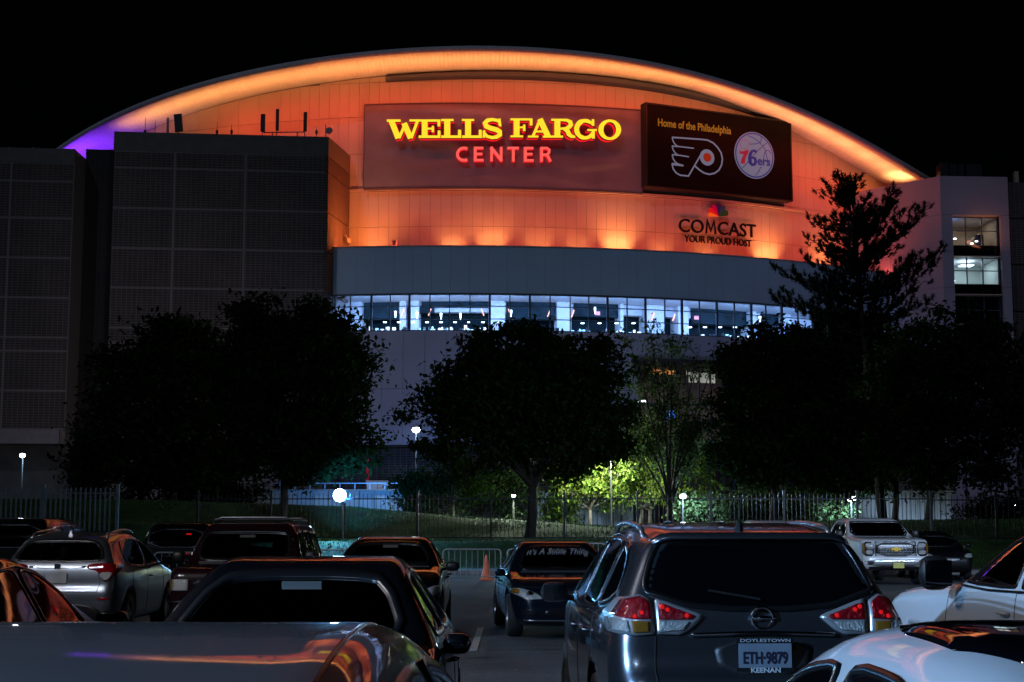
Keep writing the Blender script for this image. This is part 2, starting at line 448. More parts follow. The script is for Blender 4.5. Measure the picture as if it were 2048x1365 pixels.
# window ribbon ------------------------------------------------------------
mull = [665, 669.6, 700, 742, 780, 818.6, 859.6, 899, 940, 979.7, 1020, 1060, 1100.6, 1141, 1178, 1216, 1255, 1292, 1330.5, 1365, 1400, 1435, 1470, 1504, 1533, 1565, 1597, 1627, 1655, 1682, 1707, 1735, 1765]
thick = {742, 818.6, 979.7, 1060, 1216, 1292, 1365, 1435, 1504, 1565, 1627}
mt = [th_px(x, R1, 630) for x in mull]
hz = [Z_WIN0, Z_WIN0 + 0.93, Z_WIN0 + 1.93, Z_WIN1]
def radial_box(t, R, z0, z1, w, d):
    c = cyl(t, R - d / 2, (z0 + z1) / 2); return MB().box(c, (w, d, z1 - z0), rz=t)
for x, t in zip(mull, mt):
    radial_box(t, R1 - 0.02, Z_WIN0, Z_WIN1 - 0.03, 0.16 if x in thick else 0.075, 0.18 if x in thick else 0.14).build('mullion', m_frame, arena)
for z in (hz[0] + 0.03, hz[1], hz[2]):
    V, Fc = arc_slab(mt[0], mt[-1], R1 - 0.05, z - 0.035, z + 0.035, 0.08, 60); mk('transom', V, Fc, m_frame, arena)
for i in range(len(mt) - 1):
    for j in range(3):
        V, Fc = arc_slab(mt[i] + 0.0006, mt[i + 1] - 0.0006, R1 - 0.085, hz[j] + 0.03, hz[j + 1] - 0.03, 0.012, 1)
        mk('window_pane', V, Fc, m_glass, arena)
# concourse interior behind the glass
RI = R1 - 7.0
V, Fc = arc_slab(mt[0] - 0.01, mt[-1], R1 - 0.25, Z_WIN0 - 0.28, Z_WIN0 - 0.15, 8.0, 60); mk('concourse_floor', V, Fc, mat('concourse_floor', (0.2, 0.2, 0.22), 0.35), arena)
V, Fc = arc_slab(mt[0] - 0.01, mt[-1], R1 - 0.3, Z_WIN1 + 0.35, Z_WIN1 + 0.42, 8.0, 60); mk('concourse_ceiling', V, Fc, m_int, arena)
V, Fc = arc_slab(mt[0] - 0.01, mt[-1], RI, Z_WIN0 - 0.2, Z_WIN1 + 0.34, 0.2, 60); mk('concourse_back_wall', V, Fc, m_dark, arena)
MB().box(cyl(mt[0] - 0.012, R1 - 4, 18.3), (0.2, 8, 4), rz=mt[0]).build('concourse_end_wall', m_int, arena)
V, Fc = arc_slab(mt[0], mt[-1], RI + 0.9, Z_WIN1 - 0.5, Z_WIN1 + 0.33, 0.85, 60); mk('portal_head', V, Fc, m_int, arena)
piers = [(672, 724), (800, 812), (822, 838), (978, 1010), (1114, 1142), (1240, 1246), (1290, 1330), (1355, 1376), (1500, 1512), (1565, 1580), (1640, 1650), (1700, 1712)]
for a, b in piers:
    t0, t1 = th_px(a, RI + 1.5, 630), th_px(b, RI + 1.5, 630)
    V, Fc = arc_slab(t0, t1, RI + 1.6, Z_WIN0 - 0.15, Z_WIN1 + 0.34, 1.5, 2); mk('pier', V, Fc, m_int, arena)
e_orange = emat('orange_light_strip', (1.0, 0.30, 0.12), 3.0)
e_white = emat('cool_white_lamp', (0.75, 0.88, 1.0), 9.0)
e_bar = emat('blue_clutter_glow', (0.25, 0.62, 1.0), 2.6)
for x in (803, 857, 968, 1022, 1095, 1143, 1303, 1345):
    t = th_px(x, RI + 1.8, 610); s = 0.004 * (1 if x % 2 else -1)
    MB().bar(cyl(t, RI + 1.8, Z_WIN0 + 1.9), cyl(t + s, RI + 1.8, Z_WIN1 - 0.35), 0.14, 0.06).build('light_strip', e_orange, arena)
for x, y in ((791, 630), (834, 632), (882, 634), (921, 634), (1022, 628), (1190, 622), (1520, 640)):
    p, t = cast(x, y, RI + 3)
    MB().lathe(p, [(0.02, 0.3), (0.09, 0.28), (0.03, -0.22), (0.01, -0.24)], 8).build('pendant_lamp', e_white, arena)
for x in range(770, 1000, 28):
    p, t = cast(x, 645, RI + 2.2); MB().box(p, (0.24, 0.2, 0.06), rz=t).build('downlight', e_white, arena)
for x in list(range(1165, 1290, 34)) + list(range(1380, 1500, 30)):
    p, t = cast(x, 647 if x < 1300 else 655, RI + 2.2); MB().box(p, (0.24, 0.2, 0.06), rz=t).build('downlight', e_white, arena)
# bar fronts, counters, bottles, stools and screens: small boxes, glow put in to look brightly lit
clut = MB(); r2 = random.Random(5)
e_mix = [e_bar, emat('pale_clutter_glow', (0.8, 0.9, 1.0), 2.4), mat('counter_steel', (0.4, 0.45, 0.5), 0.3, metal=0.6), mat('dark_stool', (0.03, 0.03, 0.04), 0.5), emat('red_clutter_glow', (1.0, 0.12, 0.1), 1.0)]
for x in range(743, 1720, 2):
    if any(a - 2 < x < b + 2 for a, b in piers): continue
    t = th_px(x + r2.uniform(-1, 1), RI + 1.2, 640); h = r2.uniform(0.08, 0.42)
    k = r2.choices([0, 1, 2, 3, 4], [4, 4, 2, 4, 0.3])[0]
    clut.box(cyl(t, RI + 1.2 + r2.uniform(-.3, 2.5), Z_WIN0 + 0.25 + h / 2 + r2.uniform(0, 0.35)), (r2.uniform(0.08, 0.3), 0.15, h), rz=t, mi=k)
tag(clut.build('bar_counter_clutter', e_mix, arena), kind='stuff')
V, Fc = arc_slab(mt[2], mt[-1], RI + 1.9, Z_WIN0 - 0.1, Z_WIN0 + 0.22, 0.5, 50); mk('bar_counter', V, Fc, mat('counter_front', (0.15, 0.2, 0.26), 0.4), arena)
# dark sheets standing in for the unlit openings to the seating bowl
for (xa, xb, ya, yb) in ((730, 800, 601, 640), (845, 976, 601, 618), (812, 870, 616, 629), (1012, 1110, 600, 640), (1145, 1238, 601, 635), (1377, 1498, 612, 648), (1515, 1560, 606, 650)):
    p0, t0 = cast(xa, yb, RI + 0.5); p1, t1 = cast(xb, ya, RI + 0.5)
    V, Fc = arc_slab(t0, t1, RI + 0.9 + r2.uniform(0.02, 0.3), p0.z, p1.z, 0.3, 6); mk('portal_dark', V, Fc, mat('teal_portal_dark', (0.005, 0.018, 0.028), 0.5, spec=0.15, var=0.8, vscale=1.5), arena)
for (x, y) in ((1195, 627), (1393, 636)):
    p, t = cast(x, y, RI + 2); MB().box(p, (0.42, 0.06, 0.3), rz=t).build('exit_sign', emat('red_exit_glow', (1.0, 0.12, 0.16), 1.2), arena)
for i in range(9):
    t = mt[1] + (mt[-1] - mt[1]) * (i + 0.5) / 9
    light('AREA', cyl(t, R1 - 2.6, Z_WIN1 + 0.3), 640, (0.34, 0.58, 1.0), cyl(t, R1 - 4.2, Z_WIN0), 4.0, 2.0, arena, name='concourse_light')

# entrance hall under the right part of the drum ------------------------------
V, Fc = arc_slab(t_door, t_r1 + 0.05, R1 + 1.2, ZB_R - 0.35, ZB_R - 0.05, 9, 50); mk('entrance_canopy', V, Fc, mat('canopy_dark', (0.05, 0.05, 0.055), 0.6), arena)
V, Fc = arc_slab(t_door, t_r1 + 0.05, R1 - 7, 2.0, ZB_R, 0.3, 50); mk('lobby_back_wall', V, Fc, mat('lobby_wall', (0.16, 0.13, 0.13), 0.7, var=0.4, vscale=0.8), arena)
V, Fc = arc_slab(t_door, t_r1 + 0.05, R1 - 0.5, 8.4, 8.7, 7, 50); mk('lobby_floor', V, Fc, mat('lobby_floor', (0.2, 0.2, 0.2), 0.5), arena)
MB().box(cyl(t_door, R1 - 4, 8), (0.3, 7.5, 14), rz=t_door).build('lobby_side_wall', m_low, arena)
for i in range(26):
    t = t_door + (t_r1 - t_door) * i / 25
    radial_box(t, R1 - 0.8, 2.5, ZB_R - 0.36, 0.12, 0.15).build('lobby_mullion', m_frame, arena)
V, Fc = arc_slab(t_door, t_r1, R1 - 0.86, 11.4, 11.6, 0.12, 40); mk('lobby_transom', V, Fc, m_frame, arena)
def glow_piece(nm, x0, x1, y0, y1, R, m, d=0.1):
    p0, t0 = cast(x0, y1, R); p1, t1 = cast(x1, y0, R)
    V, Fc = arc_slab(t0, t1, R, p0.z, p1.z, d, 3); mk(nm, V, Fc, m, arena)
glow_piece('orange_menu_board', 1303, 1348, 741, 748, R1 - 4, emat('orange_board', (1.0, 0.35, 0.08), 0.5))
glow_piece('lobby_display', 1378, 1430, 735, 765, R1 - 5, emat('pale_display', (0.6, 0.65, 0.55), 0.35))
glow_piece('light_bar', 1260, 1292, 801, 804, R1 - 1.2, emat('white_light_bar', (0.9, 0.9, 1.0), 2.0))
glow_piece('blue_screen', 1334, 1352, 822, 838, R1 - 3, emat('blue_screen', (0.05, 0.2, 1.0), 1.5))
glow_piece('yellow_lobby_panel', 1762, 1790, 848, 866, R1 - 3, emat('warm_panel', (1.0, 0.7, 0.2), 1.2))
glow_piece('blue_lobby_sign', 1990, 2012, 886, 894, R1 - 3, emat('blue_sign', (0.05, 0.05, 1.0), 3.0))
for x, y in ((1310, 723), (1347, 722), (1418, 728), (1430, 742), (1624, 742), (1661, 745), (1305, 735), (1560, 715), (1700, 850), (1748, 915)):
    p, t = cast(x, y, R1 - 3.5); MB().lathe(p, [(0.01, 0.1), (0.09, 0.06), (0.1, 0), (0.01, -0.05)], 8).build('hall_downlight', e_white, arena)
for x in (1330, 1480, 1640):
    p, t = cast(x, 740, R1 - 3); light('AREA', (p.x, p.y, ZB_R - 0.6), 60, (1.0, 0.82, 0.75), (p.x, p.y, 0), 3, 1, arena, name='hall_light')

# ---------------------------------------------------------------- brick towers (left)
def wall_panels(parent, A, B, xs, zs, depth, m, name='brick_panel', gap=0.05, backing=True):
    """A,B ground ends of a straight wall seen from the front; xs fractions, zs heights; every panel its own object"""
    A = Vector((A[0], A[1], 0)); B = Vector((B[0], B[1], 0)); d = (B - A); nrm = Vector((d.y, -d.x, 0)).normalized(); u = d.normalized(); Ln = d.length
    for i in range(len(xs) - 1):
        for j in range(len(zs) - 1):
            a = A + d * xs[i] + u * gap / 2; b = A + d * xs[i + 1] - u * gap / 2; z0 = zs[j] + gap / 2; z1 = zs[j + 1] - gap / 2
            o = nrm * random.uniform(0.0, 0.02)
            P = [a + o + Vector((0, 0, z0)), b + o + Vector((0, 0, z0)), b - nrm * depth + Vector((0, 0, z0)), a - nrm * depth + Vector((0, 0, z0))]
            P += [p + Vector((0, 0, z1 - z0)) for p in P]
            MB().hexa(P).build(name, m, parent)
tFR = (-14.24, 115.5); tFL = (-30.465, 113.86); tBR = (-13.2, 121.6); tZ = 31.95
brick = empty('brick_tower', (tFR[0], tFR[1], 0)); brick.parent = arena; brick.location = Vector((tFR[0], tFR[1], 0)) - Vector(arena.location)
def inset(A, B, k): # point set back
    d = Vector((B[0] - A[0], B[1] - A[1])); n = Vector((-d.y, d.x)).normalized(); return (A[0] + n.x * k, A[1] + n.y * k), (B[0] + n.x * k, B[1] + n.y * k)
zs_t = [0.3, 3.4, 6.4, 9.47, 12.55, 15.65, 16.8, 19.85, 22.9, 26.0, 29.15, 30.42]
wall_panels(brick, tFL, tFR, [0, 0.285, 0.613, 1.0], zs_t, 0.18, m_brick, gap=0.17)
wall_panels(brick, tFL, tFR, [0, 1.0], [30.42, tZ], 0.2, m_precast, 'precast_cap', gap=0.03)
m_brick_side = brick_mat('brick_return_lit', (0.10, 0.055, 0.045), (0.13, 0.07, 0.05), (0.16, 0.10, 0.08))  # tower brick made brighter and redder, orange wash put into the colour
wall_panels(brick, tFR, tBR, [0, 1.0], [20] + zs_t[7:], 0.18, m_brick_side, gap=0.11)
wall_panels(brick, tFR, tBR, [0, 1.0], [30.42, tZ], 0.2, mat('precast_return_lit', (0.2, 0.15, 0.12), 0.7), 'precast_cap', gap=0.03)  # cap colour lightened and warmed like the lit return
def prism(name, pts, z0, z1, m, parent):
    n = len(pts); V = [(x, y, z0) for x, y in pts] + [(x, y, z1) for x, y in pts]
    Fc = [tuple(range(n))[::-1], tuple(range(n, 2 * n))] + [(i, (i + 1) % n, n + (i + 1) % n, n + i) for i in range(n)]
    return mk(name, V, Fc, m, parent)
(a1, b1) = inset(tFL, tFR, 0.02)
m_seam = mat('precast_seam', (0.19, 0.165, 0.175), 0.8)
prism('core_wall', [(a1[0] + 0.1, a1[1]), (b1[0] - 0.2, b1[1]), (tBR[0] - 0.2, tBR[1]), (a1[0] + 0.1, 126)], 0, tZ - 0.05, m_seam, brick)
# wing
wing = empty('brick_wing'); wing.parent = arena; wing.location = Vector((-36, 113.5, 0)) - Vector(arena.location)
wFR = (-33.3, 113.6); wFL = (-52, 111.7); wZ = 30.5
wxs = [0, 0.3, 0.62, 1.0]
zs_w = [9.1, 11.98, 14.97, 15.99, 19.0, 22.03, 25.08, 27.95, 29.36]
pA = atD(15, 500, 113.0).x; 
fr = (pA - wFL[0]) / (wFR[0] - wFL[0])
wall_panels(wing, wFL, wFR, [0, fr * 0.5, fr, 1.0], zs_w, 0.18, m_brick, gap=0.17)
wall_panels(wing, wFL, wFR, [0, 1.0], [29.36, wZ], 0.2, m_precast, 'precast_cap', gap=0.03)
wall_panels(wing, (wFL[0], wFL[1] - 0.5), (wFR[0] - 0.3, wFR[1] - 0.5), [0, fr, 1.0], [8.0, 9.08], 0.4, mat('precast_sill_band', (0.22, 0.20, 0.23), 0.7, var=0.1), 'sill_band', gap=0.02)
prism('core_wall', [(wFL[0], wFL[1] + .02), (wFR[0] - .02, wFR[1] + .02), (wFR[0], 130), (wFL[0], 130)], 8.0, wZ - 0.05, m_seam, wing)
prism('recessed_wall', [(-33.3, 116.5), (-29.5, 116.9), (-29.5, 130), (-33.3, 130)], 0, wZ + 0.72, brick_mat('recess_brick_shaded', (0.018, 0.015, 0.017), (0.024, 0.020, 0.021), (0.04, 0.037, 0.04)), wing)  # same brick darkened, recess shade put into the colour
prism('base_wall', [(wFL[0], wFL[1] + 1.8), (wFR[0], wFR[1] + 1.8), (wFR[0], 130), (wFL[0], 130)], 0, 7.99, mat('base_block_wall', (0.06, 0.058, 0.062), 0.8, var=0.35, vscale=0.8), wing)

# ---------------------------------------------------------------- concrete tower (right)
ctow = empty('concrete_tower'); ctow.parent = arena; ctow.location = Vector((36.12, 126, 0)) - Vector(arena.location)
cZ = 31.33
cFL = Vector((36.12, 126.0, 0)); cFR = Vector((41.94, 126.37, 0)); cBL = Vector((29.2, 133.6, 0))
du = (cFR - cFL); 
def ct_panel(A, B, z0, z1, name='concrete_panel', m=m_conc, dep=0.35, g=0.03):
    d = (B - A).normalized(); nn = Vector((-d.y, d.x, 0)); a = A + d * g / 2; b = B - d * g / 2
    P = [a, b, b + nn * dep, a + nn * dep]; P = [p + Vector((0, 0, z0 + g / 2)) for p in P] + [p + Vector((0, 0, z1 - g / 2)) for p in P]
    MB().hexa(P).build(name, m, ctow)
zc = [8, 12.7, 15.8, 18.8, 21.81, 24.86, 28.0]
wl, wr = (1902 - 1880) / 135, (1997 - 1880) / 135
for j in range(len(zc) - 1):
    ct_panel(cFL, cFL + du * wl, zc[j], zc[j + 1]); ct_panel(cFL + du * wr, cFR, zc[j], zc[j + 1])
ct_panel(cFL, cFR, 28.0, cZ)
for j in range(len(zc) - 1):
    ct_panel(cFL + (cBL - cFL) * 0.5, cFL, zc[j], zc[j + 1]); ct_panel(cBL, cFL + (cBL - cFL) * 0.5, zc[j], zc[j + 1])
ct_panel(cFL + (cBL - cFL) * 0.5, cFL, 28.0, cZ); ct_panel(cBL, cFL + (cBL - cFL) * 0.5, 28.0, cZ)
nin = Vector((-du.y, du.x, 0)).normalized()
def slabc(z0, z1, d0, d1, name, m, a=0.0, b=1.0):
    A = cFL + du * (wl + (wr - wl) * a); B = cFL + du * (wl + (wr - wl) * b)
    P = [A + nin * d0, B + nin * d0, B + nin * d1, A + nin * d1]; P = [p + Vector((0, 0, z0)) for p in P] + [p + Vector((0, 0, z1)) for p in P]
    return MB().hexa(P).build(name, m, ctow)
m_spand = mat('dark_spandrel_glass', (0.006, 0.005, 0.006), 0.12, coat=0.5)
slabc(24.44, 25.52, 0.75, 0.85, 'spandrel', m_spand); slabc(21.2, 22.2, 0.75, 0.85, 'spandrel', m_spand); slabc(17.6, 18.7, 0.75, 0.85, 'spandrel', m_spand); slabc(14.2, 15.4, 0.75, 0.85, 'spandrel', m_spand)
m_rm1 = mat('office_tan_wall', (0.5, 0.38, 0.26), 0.7); m_rm2 = mat('office_white_wall', (0.68, 0.72, 0.70), 0.7)
for z0, z1, mw, nmr in ((25.52, 27.95, m_rm1, 1), (22.2, 24.44, m_rm2, 2), (18.7, 21.2, m_dark, 0), (15.4, 17.6, m_dark, 0)):
    for i in range(3):
        for j in range(2):
            zz = z0 + (z1 - z0) * (0, 0.52, 1)[j]; ze = z0 + (z1 - z0) * (0, 0.52, 1)[j + 1]
            slabc(zz + 0.03, ze - 0.03, 0.80, 0.815, 'window_pane', m_glass, i / 3 + 0.01, (i + 1) / 3 - 0.01)
    for i in range(4): slabc(z0, z1, 0.76, 0.86, 'mullion', m_frame, i / 3 - 0.012, i / 3 + 0.012)
    for f in (0, 0.52, 1): slabc(z0 + (z1 - z0) * f - 0.035, z0 + (z1 - z0) * f + 0.035, 0.755, 0.865, 'transom', m_frame)
    slabc(z0 - 0.1, z1 + 0.1, 5.0, 5.2, 'room_back_wall', mw); slabc(z1 + 0.02, z1 + 0.08, 0.9, 5.0, 'room_ceiling', m_int if nmr else m_dark); slabc(z0 - 0.1, z0 - 0.04, 0.9, 5.0, 'room_floor', mat('office_floor', (0.25, 0.2, 0.15), 0.6))
    slabc(z0, z1, 0.9, 5.0, 'room_side_wall', mw, -0.03, 0.0); slabc(z0, z1, 0.9, 5.0, 'room_side_wall', mw, 1.0, 1.03)
    if nmr:
        c = cFL + du * ((wl + wr) / 2) + nin * 2.6
        light('AREA', (c.x, c.y, z1 - 0.05), 42 if nmr == 1 else 60, (1.0, 0.86, 0.72) if nmr == 1 else (0.88, 1.0, 0.96), (c.x, c.y, z0), 2.4, 1.6, ctow, name='office_light')
slabc(24.06, 24.12, 2.0, 2.9, 'ceiling_lamp', emat('office_lamp', (0.85, 1.0, 1.0), 5.0), 0.34, 0.6)
slabc(22.7, 22.78, 2.2, 3.4, 'desk_lamp', emat('office_lamp', (0.85, 1.0, 1.0), 5.0), 0.02, 0.2)
slabc(22.24, 22.8, 3.0, 3.6, 'filing_cabinet', m_rm2, 0.5, 0.66)
slabc(25.55, 26.7, 2.0, 2.4, 'coat_rack', mat('dark_blue_cloth', (0.02, 0.025, 0.06), 0.8), 0.66, 0.82)
slabc(27.3, 27.5, 1.6, 2.0, 'blue_lamp', emat('blue_lamp', (0.1, 0.4, 1.0), 8.0), 0.0, 0.09)
MB().bar(cFL + du * 0.45 + nin * 2.5 + Vector((0, 0, 25.7)), cFL + du * 0.72 + nin * 2.5 + Vector((0, 0, 26.9)), 0.5, 0.12).build('stair_flight', m_rm1, ctow)
for f, z in ((0.3, 26.3), (0.55, 25.9), (0.62, 26.1)):
    c = cFL + du * f + nin * 1.8; MB().box((c.x, c.y, z), (0.22, 0.1, 0.1)).build('wall_lamp', emat('warm_lamp', (1.0, 0.85, 0.7), 6.0), ctow)
for za in (27.98, 24.44, 21.2, 18.7):  # reveals catching the orange
    slabc(za - 0.0, za + 0.07, 0.02, 0.74, 'reveal_head', m_panel, 0.005, 0.995)
light('AREA', cFL + du * 0.6 + Vector((0, -0.9, 26.0)), 18, (1.0, 0.32, 0.15), cFL + du * 0.75 + nin * 0.5 + Vector((0, 0, 28.0)), 1.2, 1.2, ctow, name='reveal_uplight')
prism('tower_core', [(36.6, 132), (41.7, 131.8), (41.7, 140), (33, 140)], 0, cZ - 0.1, m_conc, ctow)
prism('tower_roof', [(36.3, 126.3), (41.8, 126.6), (41.7, 140), (30, 140), (29.4, 133.8)], cZ - 0.25, cZ - 0.12, m_roofedge, ctow)
prism('tower_foot', [(36.3, 126.2), (41.8, 126.6), (41.7, 132), (36.6, 132)], 0, 8.0, m_conc, ctow)
east = empty('brick_east_wing'); east.parent = arena; east.location = Vector((45, 128, 0)) - Vector(arena.location)
wall_panels(east, (42.3, 127.6), (60, 128.6), [0, 0.25, 0.5, 0.75, 1.0], [0.3, 4, 8, 12, 16, 20, 24, 28, 31.2], 0.18, m_brick, gap=0.1)
prism('core_wall', [(42.3, 127.9), (60, 128.9), (60, 145), (42.3, 145)], 0, 31.2, m_seam, east)
MB().box((44.2, 131, 32.0), (0.35, 0.5, 1.7)).build('roof_pipe', m_panel2, east)
# rooftop units on the right tower
u = thing('rooftop_unit', 'dark square ventilation units on the roof of the grey corner tower', 'rooftop unit', (38, 130, cZ))
for x0, x1, z1 in ((1880, 1895, 327), (1899, 1912, 329), (1916, 1926, 330), (1932, 1962, 330)):
    a = atD(x0, 352, 129.5); b = atD(x1, z1, 129.5)
    MB().box(((a.x + b.x) / 2, 130, (cZ - 0.12 + b.z) / 2), (b.x - a.x, 1.4, b.z - cZ + 0.12)).build('unit_housing', m_dkmetal, u)
for x in (1897, 1914, 1927):
    a = atD(x, 352, 129.5); MB().box((a.x, 129.6, cZ + 0.35), (0.1, 0.1, 0.9)).build('duct', m_panel2, u)
MB().box((atD(1878.5, 340, 129.5).x, 129.5, cZ + 0.45), (0.12, 0.12, 1.1)).build('duct', m_panel, u)

# ---------------------------------------------------------------- the sign and its letters
SR = R0 + 0.55
sp, st = cast(1006, 290, SR)
s0, s1 = th_px(728, SR, 290), th_px(1284, SR, 290)
zS0, zS1 = cast(900, 374, SR)[0].z, cast(900, 208, SR)[0].z
sign = thing('arena_sign', 'wide grey sign board with glowing yellow and red letters on the orange wall', 'sign', sp)
V = []; Fc = []; nx, nz = 80, 24
for i in range(nx + 1):
    for j in range(nz + 1):
        f, g = i / nx, j / nz; edge = min(f, 1 - f, g, 1 - g) * 8; e = min(1, edge)
        w = (0.10 * math.sin(9 * f + 7 * g + 1.3 * math.sin(13 * g)) + 0.07 * math.sin(23 * f + 5 * math.sin(9 * g)) * (1 - g)) * e
        V.append(cyl(s0 + (s1 - s0) * f, SR + w, zS0 + (zS1 - zS0) * g))
for i in range(nx):
    for j in range(nz):
        a = i * (nz + 1) + j; Fc.append((a, a + nz + 1, a + nz + 2, a + 1))
mk('sign_sheet', V, Fc, mat('sign_grey_vinyl', (0.20, 0.21, 0.26), 0.5, var=0.12, vscale=0.6), sign, smooth=True)
for (ta_, tb_, za, zb) in ((s0, s1, zS0 - 0.12, zS0), (s0, s1, zS1, zS1 + 0.1)):
    V, Fc = arc_slab(ta_, tb_, SR + 0.05, za, zb, 0.5, 30); mk('sign_frame', V, Fc, mat('sign_edge', (0.10, 0.085, 0.10), 0.6), sign)
for t in (s0, s1):
    radial_box(t, SR + 0.05, zS0, zS1, 0.05, 0.5).build('sign_frame', mat('sign_edge', (0.10, 0.085, 0.10), 0.6), sign)
m_yel = emat('yellow_letter_face', (1.0, 0.80, 0.03), 0.95, base=(0.1, 0.08, 0.0))
m_red = emat('red_letter_halo', (1.0, 0.01, 0.02), 0.9, base=(0.05, 0, 0))
m_pink = emat('pink_letter_face', (1.0, 0.12, 0.10), 0.95, base=(0.1, 0.02, 0.02))
m_lrim = mat('letter_rim_black', (0.01, 0.005, 0.005), 0.5)
def rect(x0, x1, y0, y1): return ([((x0 + x1) / 2, y0), ((x0 + x1) / 2, y1)], x1 - x0)
def arcp(cx, cy, rx, ry, a0, a1, n=20): return [(cx + rx * math.cos(math.radians(a0 + (a1 - a0) * i / n)), cy - ry * math.sin(math.radians(a0 + (a1 - a0) * i / n))) for i in range(n + 1)]
LET = [
 ('W', [([(104, 106), (162, 254)], 46), ([(168, 254), (218, 136)], 24), ([(208, 130), (262, 254)], 46), ([(266, 254), (318, 108)], 24), rect(70, 182, 100, 120), rect(252, 345, 100, 118)]),
 ('E', [rect(350, 397, 100, 250), rect(325, 500, 230, 252), rect(325, 498, 100, 119), rect(477, 499, 102, 158), rect(397, 448, 167, 184), rect(430, 449, 152, 206), rect(478, 501, 190, 240)]),
 ('L', [rect(530, 579, 98, 248), rect(505, 606, 96, 115), rect(507, 668, 230, 252), rect(641, 667, 184, 240)]),
 ('L', [rect(698, 746, 98, 248), rect(672, 771, 96, 114), rect(675, 834, 230, 252), rect(808, 832, 184, 240)]),
 ('S', [([(984, 158), (976, 122), (950, 106), (915, 101), (878, 108), (858, 130), (868, 156), (905, 172), (945, 182), (976, 200), (978, 226), (952, 243), (915, 248), (876, 238), (856, 214), (848, 190)], [16, 22, 26, 28, 32, 36, 38, 40, 40, 38, 34, 30, 27, 25, 22, 16]), rect(965, 985, 92, 150), rect(840, 860, 190, 250)]),
 ('F', [rect(1088, 1136, 92, 242), rect(1062, 1240, 91, 109), rect(1217, 1240, 92, 150), rect(1136, 1182, 157, 173), rect(1163, 1183, 142, 196), rect(1062, 1165, 230, 247)]),
 ('A', [([(1302, 98), (1242, 240)], 22), ([(1298, 96), (1366, 242)], 48), rect(1258, 1350, 190, 207), rect(1202, 1288, 231, 248), rect(1322, 1395, 232, 249)]),
 ('R', [rect(1415, 1463, 94, 246), rect(1390, 1500, 94, 112), ([(1463, 104), (1515, 106), (1543, 120), (1548, 142), (1535, 162), (1505, 173), (1463, 175)], [20, 24, 32, 36, 32, 22, 18]), ([(1490, 176), (1520, 192), (1532, 220), (1552, 238), (1582, 243)], [22, 36, 38, 28, 16]), rect(1392, 1485, 231, 249)]),
 ('G', [(arcp(1662, 180, 68, 70, 38, 335, 26), [14] + [24, 28, 32] + [30] * 3 + [40] * 9 + [34] * 4 + [28] * 7), rect(1714, 1736, 98, 152), rect(1680, 1756, 178, 195), rect(1714, 1740, 190, 256)]),
 ('O', [('ring', 1860, 183, 92, 84, 50, 62)]),
]
CEN = [
 ('C', [(arcp(690, 374, 55, 50, 62, 298, 18), 22)]),
 ('E', [rect(768, 792, 314, 432), rect(768, 846, 314, 334), rect(768, 838, 363, 382), rect(768, 848, 413, 433)]),
 ('N', [rect(902, 923, 314, 432), rect(980, 1001, 314, 432), ([(906, 316), (996, 430)], 24)]),
 ('T', [rect(1078, 1100, 314, 434), rect(1040, 1134, 314, 334)]),
 ('E', [rect(1174, 1198, 315, 434), rect(1174, 1252, 315, 335), rect(1174, 1244, 364, 383), rect(1174, 1254, 415, 435)]),
 ('R', [rect(1306, 1329, 315, 436), ([(1320, 325), (1362, 325), (1380, 340), (1378, 362), (1360, 378), (1320, 380)], 20), ([(1355, 378), (1372, 396), (1390, 434)], 22)]),
]
SX = 4.096
def place_letter(nm, pieces, depth0, depth1, mface, side, grow=0.0):
    allV = []; allF = []; mi = []
    for k, pc in enumerate(pieces):
        if pc[0] == 'ring':
            _, cx, cy, rx, ry, ix, iy = pc; n = 44; Vv = []
            for a in range(n):
                c, s = math.cos(2 * PI * a / n), math.sin(2 * PI * a / n)
                Vv += [(cx + (rx + grow) * c, cy + (ry + grow) * s, depth1), (cx + (ix - grow) * c, cy + (iy - grow) * s, depth1), (cx + (rx + grow) * c, cy + (ry + grow) * s, depth0), (cx + (ix - grow) * c, cy + (iy - grow) * s, depth0)]
            Ff = []
            for a in range(n):
                p, q = 4 * a, 4 * ((a + 1) % n)
                Ff += [(p, p + 1, q + 1, q), (p + 2, q + 2, q + 3, p + 3), (p, q, q + 2, p + 2), (p + 1, p + 3, q + 3, q + 1)]
        else:
            pts, w = pc; w = [x + 2 * grow for x in w] if isinstance(w, list) else w + 2 * grow
            if isinstance(w, list) and len(w) != len(pts): w = list(np.interp(np.linspace(0, 1, len(pts)), np.linspace(0, 1, len(w)), w))
            Vv, Ff = stroke(pts, w, depth0, depth1 + 0.003 * k)
        b = len(allV)
        for (x, y, d) in Vv:
            p, t = cast(760 + x / SX, 220 + y / SX, SR)
            allV.append(cyl(t, SR + d, p.z))
        allF += [tuple(b + i for i in f) for f in Ff]
        mi += [0 if i % 4 == 0 and i < len(Ff) - (0 if pc[0] == 'ring' else 2) else 1 for i in range(len(Ff))]
    return mk(nm, allV, allF, [mface, side], sign, midx=mi)
for L_, pcs in LET:
    place_letter('letter', pcs, 0.50, 0.78, m_yel, m_lrim)
    place_letter('letter_halo', pcs, 0.10, 0.38, m_red, m_red, 1.5)
for L_, pcs in CEN:
    place_letter('letter', pcs, 0.34, 0.46, m_pink, m_red)
    place_letter('letter_halo', pcs, 0.10, 0.26, m_red, m_red, 1.0)

